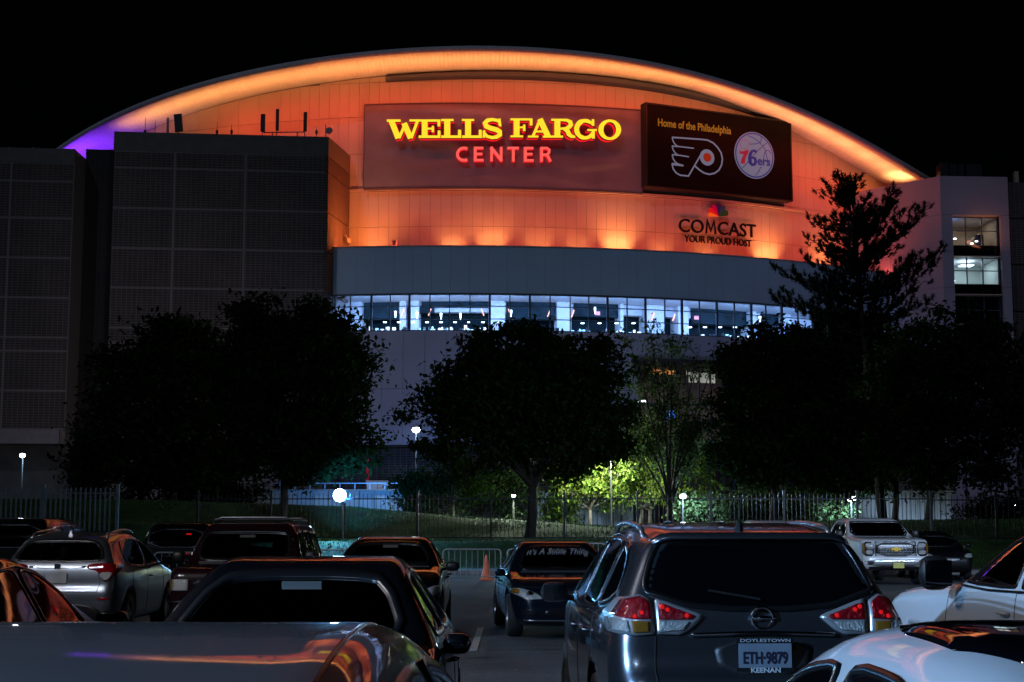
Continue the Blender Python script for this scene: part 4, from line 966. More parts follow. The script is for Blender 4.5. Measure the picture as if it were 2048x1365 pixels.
def tree(name, label, cat, base, blobs, D, nleaf, size, m_leaf, trunk_r=0.17, fork=None, seed=1, group=None, clumps=70, limbs=16, thick=3.0, shell=0.55, cl=0.42):
    """blobs: (px, py, rx_px, ry_px) of the crown at depth D; base (px,py) of the trunk foot"""
    rng = np.random.RandomState(seed); b = atD(base[0], base[1], D); b.z = gz(b.x, D) - 0.05
    t = thing(name, label, cat, b, 0, group)
    B = []
    for (px, py, rx, ry) in blobs:
        c = atD(px, py, D); B.append((np.array(c), rx / F_PX * D, ry / F_PX * D))
    vol = np.array([a[1] ** 2 * a[2] for a in B]); vol = vol / vol.sum()
    cen = []
    for i in range(clumps):
        k = rng.choice(len(B), p=vol); c, rx, rz = B[k]
        d = rng.normal(size=3); d /= np.linalg.norm(d); rad = rng.rand() ** (1 / 3) if rng.rand() > shell else rng.uniform(0.8, 1.08)
        cen.append(c + d * np.array([rx, min(rx, rz) * thick / 3.0, rz]) * rad)
    cen = np.array(cen); per = nleaf // clumps; P = []
    for c in cen:
        s = cl * rng.uniform(0.6, 1.3)
        P.append(c + rng.normal(size=(per, 3)) * np.array([s, s, s * 0.62]))
    P = np.concatenate(P)
    quads('crown', leaves(P, None, size, rng), m_leaf, t)
    top = np.mean([a[0] for a in B], axis=0)
    fk = Vector(b) + Vector((0.1, 0, (fork if fork else (top[2] - b.z) * 0.35)))
    mb = MB(); mid = (Vector(b) + fk) / 2 + Vector((0.05, 0, 0))
    mb.tube([b, Vector(b) + Vector((0, 0, 0.25)), mid, fk], [trunk_r * 1.5, trunk_r * 1.1, trunk_r * 0.95, trunk_r * 0.8], 9)
    mb.build('trunk', m_bark, t, smooth=True)
    mb = MB()
    idx = rng.permutation(len(cen))[:limbs]
    for i in idx:
        e = Vector(cen[i]); st = fk + Vector((0, 0, rng.uniform(-0.3, 0.2)))
        m1 = st.lerp(e, 0.4) + Vector((rng.normal() * 0.15, rng.normal() * 0.15, 0.25)); m2 = st.lerp(e, 0.75) + Vector((rng.normal() * 0.12, 0, 0.15))
        mb.tube([st, m1, m2, e], [trunk_r * 0.5, trunk_r * 0.3, trunk_r * 0.17, 0.012], 5, cap=False)
    mb.build('limbs', m_bark, t, smooth=True)
    return t
tree('broadleaf_tree', 'wide dark tree in front of the brick wing, without a visible trunk', 'tree', (345, 1015),
     [(330, 790, 130, 120), (270, 870, 100, 95), (380, 720, 75, 75), (330, 680, 55, 45), (240, 760, 60, 60), (400, 880, 110, 90), (200, 900, 55, 60), (200, 830, 40, 60), (330, 930, 150, 50)], 78, 26000, 0.17, m_leafd, seed=3, clumps=260, cl=0.5)
tree('broadleaf_tree', 'large dark dome-shaped tree between the brick tower and the pale wall', 'tree', (563, 1040),
     [(590, 760, 140, 130), (560, 660, 100, 70), (660, 720, 80, 90), (690, 810, 75, 80), (500, 850, 100, 90), (640, 880, 110, 70), (715, 860, 45, 60), (450, 720, 70, 80), (580, 920, 160, 40), (600, 780, 100, 150)], 72, 40000, 0.155, m_leafd, trunk_r=0.2, seed=4, clumps=330, cl=0.45)
tree('broadleaf_tree', 'big round dark tree with a stout single trunk in front of the lit window band', 'tree', (1061, 1066),
     [(1060, 770, 165, 120), (1090, 700, 80, 55), (1000, 720, 70, 55), (930, 780, 75, 85), (1190, 780, 70, 110), (1120, 880, 130, 70), (960, 870, 110, 70), (850, 840, 50, 55), (880, 740, 38, 42), (820, 800, 26, 28), (1200, 870, 60, 60), (790, 850, 22, 20), (900, 920, 70, 35), (1225, 830, 45, 80), (1060, 800, 140, 110), (1150, 730, 80, 60)], 70, 44000, 0.15, m_leafd, trunk_r=0.24, fork=2.4, seed=5, clumps=360, cl=0.38)
tree('broadleaf_tree', 'dense black tree crown hiding the entrance hall beside the pine', 'tree', (1545, 1030),
     [(1560, 800, 120, 140), (1530, 700, 70, 60), (1500, 860, 75, 100), (1630, 830, 90, 140), (1600, 720, 70, 50), (1660, 940, 80, 50), (1480, 770, 45, 70), (1560, 900, 130, 70), (1450, 860, 35, 70)], 74, 38000, 0.15, m_leafd, seed=6, clumps=280, cl=0.42)
tree('broadleaf_tree', 'dark tree at the corner below the concrete tower', 'tree', (1857, 1038),
     [(1790, 840, 70, 110), (1850, 760, 95, 130), (1900, 680, 70, 75), (1960, 800, 90, 140), (1820, 880, 80, 90), (2020, 720, 45, 90), (2010, 900, 70, 90), (1900, 940, 90, 45)], 76, 26000, 0.16, m_leafd, seed=8, clumps=230, cl=0.5, limbs=20)
tree('broadleaf_tree', 'shadowy tree filling the gap behind the pine trunk', 'tree', (1790, 1030),
     [(1740, 720, 75, 80), (1760, 820, 85, 100), (1720, 920, 80, 70), (1680, 800, 60, 90)], 82, 18000, 0.17, m_leafd, seed=9, clumps=160, cl=0.5)
# airy vase-shaped tree
def vase_tree(label, px, base_y, D, fans, nleaf, m_leaf, seed, size=0.10, sparse=True, tr=0.09, group=None, name='slender_tree'):
    rng = np.random.RandomState(seed); b = atD(px, base_y, D); b.z = gz(b.x, D) - 0.05
    t = thing(name, label, 'tree', b, 0, group); mb = MB(); P = []
    f0 = b + Vector((0, 0, 0.9)); MB().tube([b, b + Vector((0, 0, 0.3)), f0], [tr * 1.6, tr * 1.2, tr], 8).build('trunk', m_bark, t, smooth=True)
    for (x, y) in fans:
        e = atD(x, y, D + rng.uniform(-1.3, 1.3)); L = (e - f0)
        pts = [f0]
        for k in (0.3, 0.6, 0.85, 1.0):
            pts.append(f0 + Vector((L.x * (k ** 1.35), L.y * k, L.z * k)) + Vector((rng.normal() * .06, rng.normal() * .06, 0)))
        mb.tube(pts, [tr * 0.6, tr * 0.42, tr * 0.3, tr * 0.2, 0.01], 5, cap=False)
        for k in range(7):
            f = rng.uniform(0.3, 1.0); q = f0.lerp(e, f); s = q + Vector((rng.normal() * 0.55, rng.normal() * 0.5, rng.uniform(0.2, 0.9)))
            mb.tube([q, (q + s) / 2 + Vector((0, 0, .08)), s], [0.022, 0.014, 0.006], 4, cap=False)
            n = max(2, nleaf // (len(fans) * 7)); P.append(np.array(s.lerp(q, 0.35)) + rng.normal(size=(n, 3)) * np.array([0.26, 0.26, 0.28]))
    mb.build('limbs', m_bark, t, smooth=True)
    quads('crown', leaves(np.concatenate(P), None, size, rng), m_leaf, t)
    return t
vase_tree('airy upright tree with many thin rising limbs between two dark crowns', 1340, 1036, 76,
          [(1258, 800), (1275, 740), (1262, 690), (1300, 670), (1322, 700), (1345, 668), (1372, 680), (1400, 690), (1425, 730), (1418, 780), (1290, 860), (1400, 850), (1250, 880), (1430, 860)], 8200, m_leafb, 21, 0.10, tr=0.14)
vase_tree('small yellow-green tree glowing under the lamp, forked low', 1180, 1052, 82,
          [(1105, 960), (1120, 930), (1150, 915), (1185, 905), (1210, 925), (1240, 950), (1090, 1000), (1255, 985), (1160, 960), (1230, 915)], 4600, m_leafy, 22, 0.11)
tree('broadleaf_tree', 'wide yellow-green crown glowing behind the slender upright tree', 'tree', (1280, 1040), [(1150, 950, 50, 45), (1210, 960, 50, 60), (1290, 900, 40, 60), (1340, 950, 50, 50), (1250, 920, 45, 50), (1400, 960, 35, 45)], 84, 9000, 0.12, m_leafy, trunk_r=0.12, seed=77, clumps=110, cl=0.4)
vase_tree('small lit tree leaning beside the slender upright tree', 1300, 1045, 84,
          [(1255, 950), (1275, 910), (1300, 890), (1330, 930), (1350, 960), (1235, 1000), (1320, 985)], 3800, m_leafy, 23, 0.11)
vase_tree('lit multi-stem tree under the right edge of the round dark tree', 1225, 1045, 86,
          [(1180, 890), (1210, 870), (1250, 860), (1290, 840), (1270, 900), (1310, 880), (1190, 940)], 3200, m_leafy, 25, 0.11)
vase_tree('young dark tree left of the stout trunk behind the railings', 905, 1035, 80,
          [(850, 960), (870, 920), (905, 900), (940, 925), (965, 960), (830, 990), (990, 985)], 2600, m_leafd, 24, 0.12)
# pine
def pine():
    D = 80; rng = np.random.RandomState(31); b = atD(1766, 1036, D); b.z = gz(b.x, D) - 0.05
    t = thing('pine_tree', 'tall ragged pine with upturned branch tips against the orange wall', 'pine tree', b)
    spine = [b] + [atD(x, y, D) for x, y in ((1750, 900), (1735, 760), (1722, 620), (1712, 500), (1700, 420), (1690, 345))]
    rs = [0.26, 0.22, 0.19, 0.15, 0.11, 0.07, 0.03]
    MB().tube(spine, rs, 9).build('trunk', m_bark, t, smooth=True)
    br = [((1696, 400), (1650, 362)), ((1700, 415), (1640, 378)), ((1694, 380), (1672, 345)), ((1697, 395), (1718, 352)), ((1702, 430), (1745, 385)),
          ((1704, 450), (1640, 432)), ((1706, 465), (1612, 428)), ((1706, 460), (1772, 398)), ((1708, 470), (1802, 372)), ((1710, 480), (1795, 402)),
          ((1712, 505), (1606, 470)), ((1713, 520), (1640, 500)), ((1714, 520), (1822, 442)), ((1715, 530), (1860, 402)), ((1716, 535), (1845, 412)),
          ((1718, 560), (1600, 505)), ((1719, 575), (1640, 560)), ((1720, 575), (1840, 500)), ((1722, 590), (1872, 500)), ((1722, 600), (1888, 486)),
          ((1722, 600), (1580, 535)), ((1723, 610), (1546, 524)), ((1724, 622), (1620, 590)), ((1726, 630), (1850, 560)), ((1728, 645), (1872, 590)),
          ((1726, 645), (1560, 590)), ((1727, 650), (1536, 582)), ((1730, 665), (1600, 600)), ((1730, 670), (1820, 600)), ((1732, 700), (1600, 660)), ((1732, 705), (1570, 650)),
          ((1735, 720), (1860, 650)), ((1737, 760), (1620, 700)), ((1738, 780), (1850, 720)), ((1742, 830), (1650, 790)), ((1745, 850), (1840, 800)), ((1705, 440), (1745, 420)), ((1712, 490), (1765, 450)), ((1716, 540), (1780, 500)), ((1722, 590), (1790, 545)), ((1712, 500), (1660, 470)), ((1716, 545), (1655, 520))]
    br = br + [((x0 + rng.uniform(-3, 3), y0 + rng.uniform(4, 22)), (x1 + (-1 if x1 > x0 else 1) * rng.uniform(5, 60), y1 + rng.uniform(-14, 40))) for (x0, y0), (x1, y1) in br] + [((x0, y0 + 8), (x0 + (x1 - x0) * rng.uniform(.25, .6), y0 + (y1 - y0) * rng.uniform(0, .9) + rng.uniform(-20, 10))) for (x0, y0), (x1, y1) in br]
    mb = MB(); quad = []
    for i, ((x0, y0), (x1, y1)) in enumerate(br):
        dy = rng.uniform(-1.6, 1.6); a = atD(x0, y0, D); e = atD(x1, y1, D + dy)
        L = e - a; pts = [a]
        for k in (0.35, 0.7, 1.0):
            sag = -0.32 * math.sin(PI * min(1, k * 0.95)) * (L.length / 3.5)
            pts.append(a + L * k + Vector((0, 0, sag)))
        mb.tube(pts, [0.055, 0.04, 0.026, 0.012], 5, cap=False)
        # side twigs with upturned needle tufts
        nt_ = int(5 + L.length * 4.5)
        for j in range(nt_):
            f = 0.2 + 0.8 * (j + rng.rand()) / nt_
            k = min(2, int(f * 3)); seg = pts[k].lerp(pts[k + 1], f * 3 - k) if k < 3 else pts[-1]
            r = 0.42 * (1.15 - 0.5 * f)
            tip = seg + Vector((rng.normal() * r * .8, rng.normal() * r, rng.uniform(0.0, 0.55) * r * 1.3))
            mb.tube([seg, tip], [0.014, 0.007], 4, cap=False)
            dr = ((tip - seg).normalized() * 0.5 + Vector((np.sign(L.x) * 0.35, 0, 0.75))).normalized()
            nn = 46
            v = np.array(dr)[None, :] + rng.normal(size=(nn, 3)) * 0.62; v /= np.linalg.norm(v, axis=1)[:, None]
            o0 = np.array(tip)[None, :] - np.array(dr)[None, :] * rng.uniform(0, 0.30, nn)[:, None]
            ln = rng.uniform(0.11, 0.24, nn)[:, None]; sd = np.cross(v, rng.normal(size=(nn, 3))); sd /= np.linalg.norm(sd, axis=1)[:, None]; sd *= 0.017
            quad.append(np.stack([o0 - sd, o0 + sd, o0 + v * ln + sd * .5, o0 + v * ln - sd * .5], 1))
    mb.build('limbs', m_bark, t, smooth=True)
    quads('crown', np.concatenate(quad), m_needle, t)
pine()
# bushes behind the railings
def bush(label, px0, px1, y0, y1, D, n, m, seed, size=0.12):
    rng = np.random.RandomState(seed); a = atD(px0, y1, D); b = atD(px1, y0, D)
    t = thing('bush', label, 'bush', ((a.x + b.x) / 2, D, gz((a.x + b.x) / 2, D)), 0, 'bushes behind the railings')
    k = 26; P = []
    for i in range(k):
        c = np.array([rng.uniform(a.x, b.x), D + rng.uniform(-1, 1), rng.uniform(a.z, b.z)])
        P.append(c + rng.normal(size=(n // k, 3)) * np.array([0.4, 0.4, 0.3]))
    quads('foliage', leaves(np.concatenate(P), None, size, rng), m, t)
    mb = MB()
    for i in range(8): mb.tube([(t.location.x + rng.uniform(-.3, .3), D, t.location.z - 0.1), (rng.uniform(a.x, b.x), D + rng.uniform(-.5, .5), (a.z + b.z) / 2)], [0.04, 0.015], 5)
    mb.build('stems', m_bark, t)
bush('dark bush under the left side of the round tree', 800, 900, 955, 1030, 81, 3200, m_leafd, 41)
bush('mid green bush just left of the stout trunk', 920, 1050, 950, 1035, 83, 4200, m_leafb, 42)
bush('brightly lit bush at the foot of the small forked tree', 1085, 1150, 1000, 1045, 84, 1600, m_leafy, 43)
bush('green bush at the foot of the slender upright tree', 1370, 1450, 1000, 1042, 80, 2200, m_leafb, 44)
bush('broad green bush below the dense black crown', 1470, 1600, 975, 1040, 82, 4200, m_leafb, 45)
bush('bush beside the lamp near the white ribbed wall', 1610, 1690, 980, 1040, 86, 2600, m_leafb, 46)
bush('black hedge mass beside the end of the pale railing', 245, 390, 940, 1005, 80, 4200, m_leafd, 47)
bush('low dark bush under the dome-shaped tree', 400, 520, 955, 1000, 82, 2600, m_leafd, 48)
bush('bush against the wall below the brick wing', 150, 240, 890, 985, 84, 2600, m_leafd, 49)
bush('dark bush near the frame edge under the corner tree', 1900, 2040, 1000, 1045, 82, 2600, m_leafd, 50)

# ================================================================ WALLS AND RAILINGS
m_wallp = mat('pale_site_wall', (0.42, 0.43, 0.45), 0.75, var=0.12, vscale=0.8)
def site_wall(label, px0, px1, y0, y1, D, n, name='site_wall', ribs=False):
    a = atD(px0, y1, D); b = atD(px1, y0, D); z0 = min(a.z, gz(a.x, D)) - 0.3
    t = thing(name, label, 'wall', ((a.x + b.x) / 2, D, z0)); w = (b.x - a.x) / n
    for i in range(n):
        x = a.x + w * (i + .5); MB().box((x, D + 0.1 + (0.03 if i % 2 else 0), (z0 + b.z) / 2), (w - 0.03, 0.2, b.z - z0)).build('wall_panel', m_wallp, t)
    MB().box(((a.x + b.x) / 2, D + 0.1, b.z + 0.04), (b.x - a.x + 0.1, 0.3, 0.08)).build('coping', m_kerb, t)
    return t
site_wall('long low concrete wall washed by the blue-white lamp', 440, 812, 982, 1016, 86, 12)
site_wall('pale wall behind the small yellow-green trees', 1075, 1265, 985, 1056, 90, 8)
site_wall('white ribbed wall behind the white pickup truck', 1640, 1905, 985, 1040, 92, 34, ribs=True)
site_wall('short pinkish wall lit under the red banner', 733, 777, 964, 973, 100, 2)
p0 = atD(600, 972, 84); t = thing('railing', 'thin handrail above the lamp-lit concrete wall', 'railing', (p0.x, 86.1, p0.z - 0.5))
ra = atD(470, 967, 86.1); rb = atD(800, 970, 86.1)
MB().bar((ra.x, 86.1, ra.z), (rb.x, 86.1, ra.z), 0.05).build('handrail', m_metal, t)
for i in range(12):
    x = ra.x + (rb.x - ra.x) * i / 11; MB().box((x, 86.1, ra.z - 0.3), (0.05, 0.05, 0.6)).build('baluster', m_metal, t)

m_fence = mat('black_steel_fence', (0.018, 0.02, 0.022), 0.4, metal=0.3)
m_palef = mat('pale_grey_palisade', (0.17, 0.20, 0.23), 0.5, metal=0.2, var=0.2, vscale=4)
def fence(label, px0, px1, ytop, D, post_step, pick_step, pw, pm, post_m, base=None, rails=(0.12, 1.75), post_w=0.09, endpost=None):
    a = atD(px0, ytop, D); b = atD(px1, ytop, D); n = int(round((b.x - a.x) / post_step)) or 1
    t = thing('steel_fence', label, 'fence', ((a.x + b.x) / 2, D, 1.2))
    H = a.z
    gb = lambda x: (gz(x, D) if base is None else base)
    for i in range(n + 1):
        x = a.x + (b.x - a.x) * i / n; z0 = gb(x) - 0.1
        MB().box((x, D, (z0 + H + 0.1) / 2), (post_w, post_w, H + 0.1 - z0)).build('post', post_m, t)
        MB().box((x, D, H + 0.12), (post_w * 1.3, post_w * 1.3, 0.04)).build('post_cap', post_m, t)
        if i < n:
            x1 = a.x + (b.x - a.x) * (i + 1) / n
            for rz in (H - 0.22, gb((x + x1) / 2) + rails[0]):
                MB().box(((x + x1) / 2, D, rz), (x1 - x - post_w, 0.035, 0.05)).build('rail', pm if pm is m_palef else post_m, t)
    k = int((b.x - a.x) / pick_step); z0 = gb((a.x + b.x) / 2) + 0.03; hh = H - z0
    src = None
    for i in range(k):
        x = a.x + (i + 0.5) * pick_step
        if src is None:
            src = MB().hexa([(-pw / 2, -0.012, 0), (pw / 2, -0.012, 0), (pw / 2, 0.012, 0), (-pw / 2, 0.012, 0), (-pw / 2, -0.012, 1), (pw / 2, -0.012, 1), (pw / 2, 0.012, 1), (-pw / 2, 0.012, 1)]).build('picket', pm, t, local=True)
            p = src
        else: p = share(src, t)
        zz = gb(x) + 0.03; p.location = (x - t.location.x, -0.045, zz - 1.2); p.scale = (1, 1, H - zz + random.uniform(-.01, .01))
    return t
fence('black security fence with thin pickets running along the bank behind the parked cars', 396, 1860, 988, 66, 3.14, 0.19, 0.022, m_fence, m_fence)
fence('pale broad-slatted palisade fence ending at a bright post', -60, 236, 976, 62, 3.0, 0.20, 0.062, m_palef, m_palef, post_w=0.12)
fence('dark fence stretch in front of the corner tree', 1862, 2120, 990, 64.5, 3.0, 0.24, 0.03, m_fence, m_fence)

# ================================================================ LAMPS
COOL = (0.45, 0.72, 1.0)
e_lamp = emat('lamp_white_glow', (0.85, 0.94, 1.0), 60.0, base=(0.8, 0.8, 0.8))
e_lampb = emat('lamp_blue_glow', (0.35, 0.70, 1.0), 30.0, base=(0.8, 0.8, 0.8))
def lamp(label, px, py, D, r, power, col, e=None, height=None, name='street_lamp', aim=(0, 0.6, -1), spot=2.4):
    c = atD(px, py, D); g0_ = gz(c.x, D) if D < 140 else 0
    t = thing(name, label, 'lamp', (c.x, c.y, g0_))
    MB().tube([(c.x, c.y + 0.12, g0_ - 0.1), (c.x, c.y + 0.12, c.z + 0.05)], [0.045, 0.035], 8).build('post', m_black, t)
    MB().lathe((c.x, c.y, c.z), [(0.02, -r * .8), (r * .8, -r * .5), (r, 0), (r * .7, r * .5), (0.02, r * .6)], 14).build('globe', e or e_lamp, t, smooth=True)
    MB().lathe((c.x, c.y, c.z), [(0.03, r * 1.0), (r * 1.15, r * .62), (r * 1.2, r * .52), (0.03, r * .75)], 14).build('cap', m_dkmetal, t)
    light('SPOT', (c.x, c.y - r - 0.45, c.z - 0.05), power, col, (c.x + aim[0], c.y - r - 0.45 + aim[1], c.z - 0.05 + aim[2]), r * 0.7, parent=t, spot=spot, blend=0.3, name='lamp_light')
    return t
lamp('post-top lamp in front of the brick wing near the frame edge', 45, 911, 98, 0.18, 900, COOL)
lamp('lamp shining through the outermost leaves of the round dark tree', 832, 860, 86, 0.22, 1500, COOL)
lamp('lamp between the round tree and the small yellow-green tree', 1222, 906, 79.3, 0.2, 6500, (0.88, 0.97, 0.80), aim=(0, 1, -0.75), spot=1.75)
q = atD(1222, 900, 79.0); light('POINT', q, 1500, (0.85, 0.97, 0.80), size=0.15, name='lamp_light')
q = atD(1366, 985, 77.9); light('POINT', q, 500, COOL, size=0.15, name='lamp_light')
lamp('low lamp left of the stout trunk', 1027, 992, 80, 0.10, 1500, (0.85, 1.0, 0.8), aim=(0, -0.2, -1), spot=3.0)
lamp('low lamp at the foot of the slender upright tree', 1366, 993, 78.5, 0.17, 1500, COOL)
lamp('bright lamp in front of the white ribbed wall', 1703, 997, 84, 0.26, 2600, COOL)
lamp('lamp seen through the pine near its trunk', 1733, 874, 92, 0.17, 600, (0.6, 0.65, 1.0))
lamp('small lamp behind the thin limbs of the slender tree', 1398, 876, 92, 0.1, 60, (0.7, 0.8, 1.0))
lamp('lamp behind the bush at the frame edge', 2031, 1012, 86, 0.14, 160, COOL)
c = atD(679, 991, 64.5)
t = thing('flood_lamp', 'very bright blue-white flood lamp on a short post at the fence', 'lamp', (c.x, c.y, gz(c.x, 64.5)))
MB().tube([(c.x + 0.13, c.y + 0.2, gz(c.x, 64.5) - 0.1), (c.x + 0.13, c.y + 0.2, c.z)], 0.05, 8).build('post', m_dkmetal, t)
MB().lathe((c.x, c.y + 0.2, c.z), [(0.28, -0.15), (0.30, -0.1), (0.24, 0.1), (0.0, 0.14)], 24, axis='y').build('housing', m_dkmetal, t)
MB().lathe((c.x, c.y + 0.02, c.z), [(0.0, -0.14), (0.16, -0.11), (0.26, 0.0), (0.27, 0.04)], 24, axis='y').build('lens', emat('flood_lens_glow', (0.62, 0.86, 1.0), 130.0), t)
light('AREA', (c.x, c.y - 0.05, c.z), 1800, (0.10, 0.46, 1.0), (c.x + 0.7, c.y - 5, c.z - 0.35), 0.4, 0.6, t, name='lamp_light')
light('AREA', (c.x, c.y + 0.34, c.z + 0.2), 130, (0.04, 0.30, 1.0), (c.x - 0.1, c.y + 16, c.z + 0.6), 0.4, 0.5, t, name='lamp_light', spread=0.6)  # added backward beam, imitates the lamp's glow on the wall behind
# lot lamps on poles out of view, two added to light barriers and pickup
def lot_lamp(label, x, y, h, power, col, aim, spot=2.3):
    t = thing('lot_lamp', label, 'lamp', (x, y, 0))
    MB().tube([(x, y, 0), (x, y, h)], [0.12, 0.07], 10).build('post', m_metal, t)
    MB().box((x, y, h + 0.1), (1.7, 0.12, 0.12)).build('cross_arm', m_metal, t)
    for s in (-0.8, 0.8):
        MB().box((x + s, y + 0.2, h + 0.1), (0.5, 0.6, 0.16)).build('head', m_fix, t)
        MB().box((x + s, y + 0.22, h + 0.012), (0.4, 0.46, 0.02)).build('lens', e_lamp, t)
        light('SPOT', (x + s, y + 0.25, h - 0.1), power, col, aim, 0.16, spot=spot, blend=0.8, parent=t, name='lamp_light')
LOTC = (0.70, 0.84, 1.0)
lot_lamp('tall twin-head lamp post behind the photographer', -20, -2, 9.5, 18000, (0.30, 0.58, 1.0), (4.2, 12, 0.8), spot=0.95)
lot_lamp('twin-head lamp post over the bay of the near cars', -10, 13, 10.0, 900, (1.0, 0.93, 0.95), (-3, 15, 0))
lot_lamp('added unseen twin-head lamp post near the grass bank, lighting the barriers', -19, 40, 9.0, 3000, (0.72, 0.85, 1.0), (0, 46, 0), spot=0.9)
lot_lamp('added unseen twin-head lamp post at the side of the lot, lighting the pickup', 20, 22, 9.0, 8500, (0.52, 0.70, 1.0), (11, 47, 0), spot=0.8)
lot_lamp('twin-head lamp post beyond the row of dark cars', -26, 16, 9.0, 420, LOTC, (-10, 27, 0), spot=1.1)
# lamps near the arena wall throwing the blue-grey light on the lower drum
def wall_lamp(px, D, h, power, col, tgt, label):
    c = atD(px, 900, D); t = thing('plaza_lamp', label, 'lamp', (c.x, D, gz(c.x, D)))
    MB().tube([(c.x, D, 0), (c.x, D, h)], [0.11, 0.07], 8).build('post', m_dkmetal, t)
    MB().box((c.x, D + 0.2, h), (0.5, 0.6, 0.14)).build('head', m_fix, t)
    light('SPOT', (c.x, D + 0.3, h + 0.2), power, col, tgt, 0.2, spot=1.5, blend=0.9, parent=t, name='lamp_light')
wall_lamp(300, 92, 6.2, 1900, (1.0, 0.88, 0.98), (-27, 114, 13), 'added lamp lighting the brick, hidden behind the tree without a visible trunk')  # added unseen lamp to brighten the brick
wall_lamp(560, 92, 6.2, 1500, (0.50, 0.52, 1.0), (-8, 117, 9), 'plaza lamp hidden behind the dome-shaped tree')
wall_lamp(1000, 92, 6.2, 700, (0.35, 0.55, 1.0), (0, 117, 11), 'plaza lamp hidden behind the round dark tree')
wall_lamp(1560, 92, 6.2, 1700, (0.45, 0.50, 1.0), (20, 122, 13), 'plaza lamp hidden behind the dense black crown')
wall_lamp(1930, 92, 6.2, 1800, (0.75, 0.55, 1.0), (38, 126, 24), 'plaza lamp hidden behind the corner tree')

# ================================================================ BARRICADES AND CONE
def barricade(label, x, y, w, rz=0, h=1.05, low=0.25):
    m_metal = mat('galvanised_barrier', (0.42, 0.43, 0.45), 0.5, var=0.2)
    t = thing('crowd_barrier', label, 'barricade', (x, y, 0), rz, 'steel crowd barriers in the lot')
    r = 0.10; P = [(-w / 2, 0, low)] + [(-w / 2, 0, h - r)] + [(-w / 2 + r * (1 - math.cos(a)), 0, h - r + r * math.sin(a)) for a in (0.5, 1.0)] + [(-w / 2 + r, 0, h), (w / 2 - r, 0, h)] + [(w / 2 - r * (1 - math.cos(a)), 0, h - r + r * math.sin(a)) for a in (1.0, 0.5)] + [(w / 2, 0, h - r), (w / 2, 0, low)]
    MB().tube(P, 0.022, 8).build('frame', m_metal, t, local=True, smooth=True)
    MB().tube([(-w / 2, 0, low), (w / 2, 0, low)], 0.018, 6).build('lower_rail', m_metal, t, local=True)
    n = int(w / 0.16)
    for i in range(1, n): MB().tube([(-w / 2 + w * i / n, 0, low), (-w / 2 + w * i / n, 0, h)], 0.010, 6).build('upright', m_metal, t, local=True)
    for s in (-1, 1): MB().tube([(s * w * 0.4, -0.3, 0.0), (s * w * 0.4, 0, low), (s * w * 0.4, 0.3, 0.0)], 0.02, 6).build('foot', m_metal, t, local=True)
    return t
s46 = 46 / F_PX
barricade('steel crowd barrier between the two black sedans, in front of the cone', (945 - 1024) * s46, 46, 112 * s46 * 1.02)
barricade('steel crowd barrier mostly hidden by the black sedan with lettering', (1090 - 1024) * s46, 46.3, 150 * s46)
barricade('steel crowd barrier behind the dark hatchback, top rail showing', (655 - 1024) * s46, 45, 150 * s46)
barricade('steel crowd barrier squeezed between the silver hatchback and the dark off-roader', (368 - 1024) * 35.5 / F_PX, 35.5, 105 * 35.5 / F_PX, h=1.1)
barricade('steel crowd barrier near the bank, right of the lettered sedan', (1190 - 1024) * 55 / F_PX, 55, 1.9, h=1.15)
c = (973 - 1024) / F_PX * 50.5
t = thing('traffic_cone', 'orange traffic cone behind the steel barrier', 'traffic cone', (c, 50.5, 0))
m_cone = mat('cone_orange', (0.75, 0.16, 0.07), 0.5, var=0.12, vscale=5)
MB().lathe((c, 50.5, 0), [(0.20, 0.04), (0.17, 0.06), (0.11, 0.38), (0.035, 0.80), (0.03, 0.82), (0.0, 0.82)], 20).build('cone', m_cone, t, smooth=True)
MB().box((c, 50.5, 0.02), (0.46, 0.46, 0.04)).build('base', m_cone, t)
c = (1030 / 1) ; cx = (628 - 1024) / F_PX * 47
t = thing('traffic_cone', 'tip of an orange cone beside the dark off-roader', 'traffic cone', (cx, 47, 0))
MB().lathe((cx, 47, 0), [(0.20, 0.04), (0.17, 0.06), (0.11, 0.38), (0.035, 0.80), (0.03, 0.82), (0.0, 0.82)], 16).build('cone', m_cone, t, smooth=True)
MB().box((cx, 47, 0.02), (0.4, 0.4, 0.04)).build('base', m_cone, t)
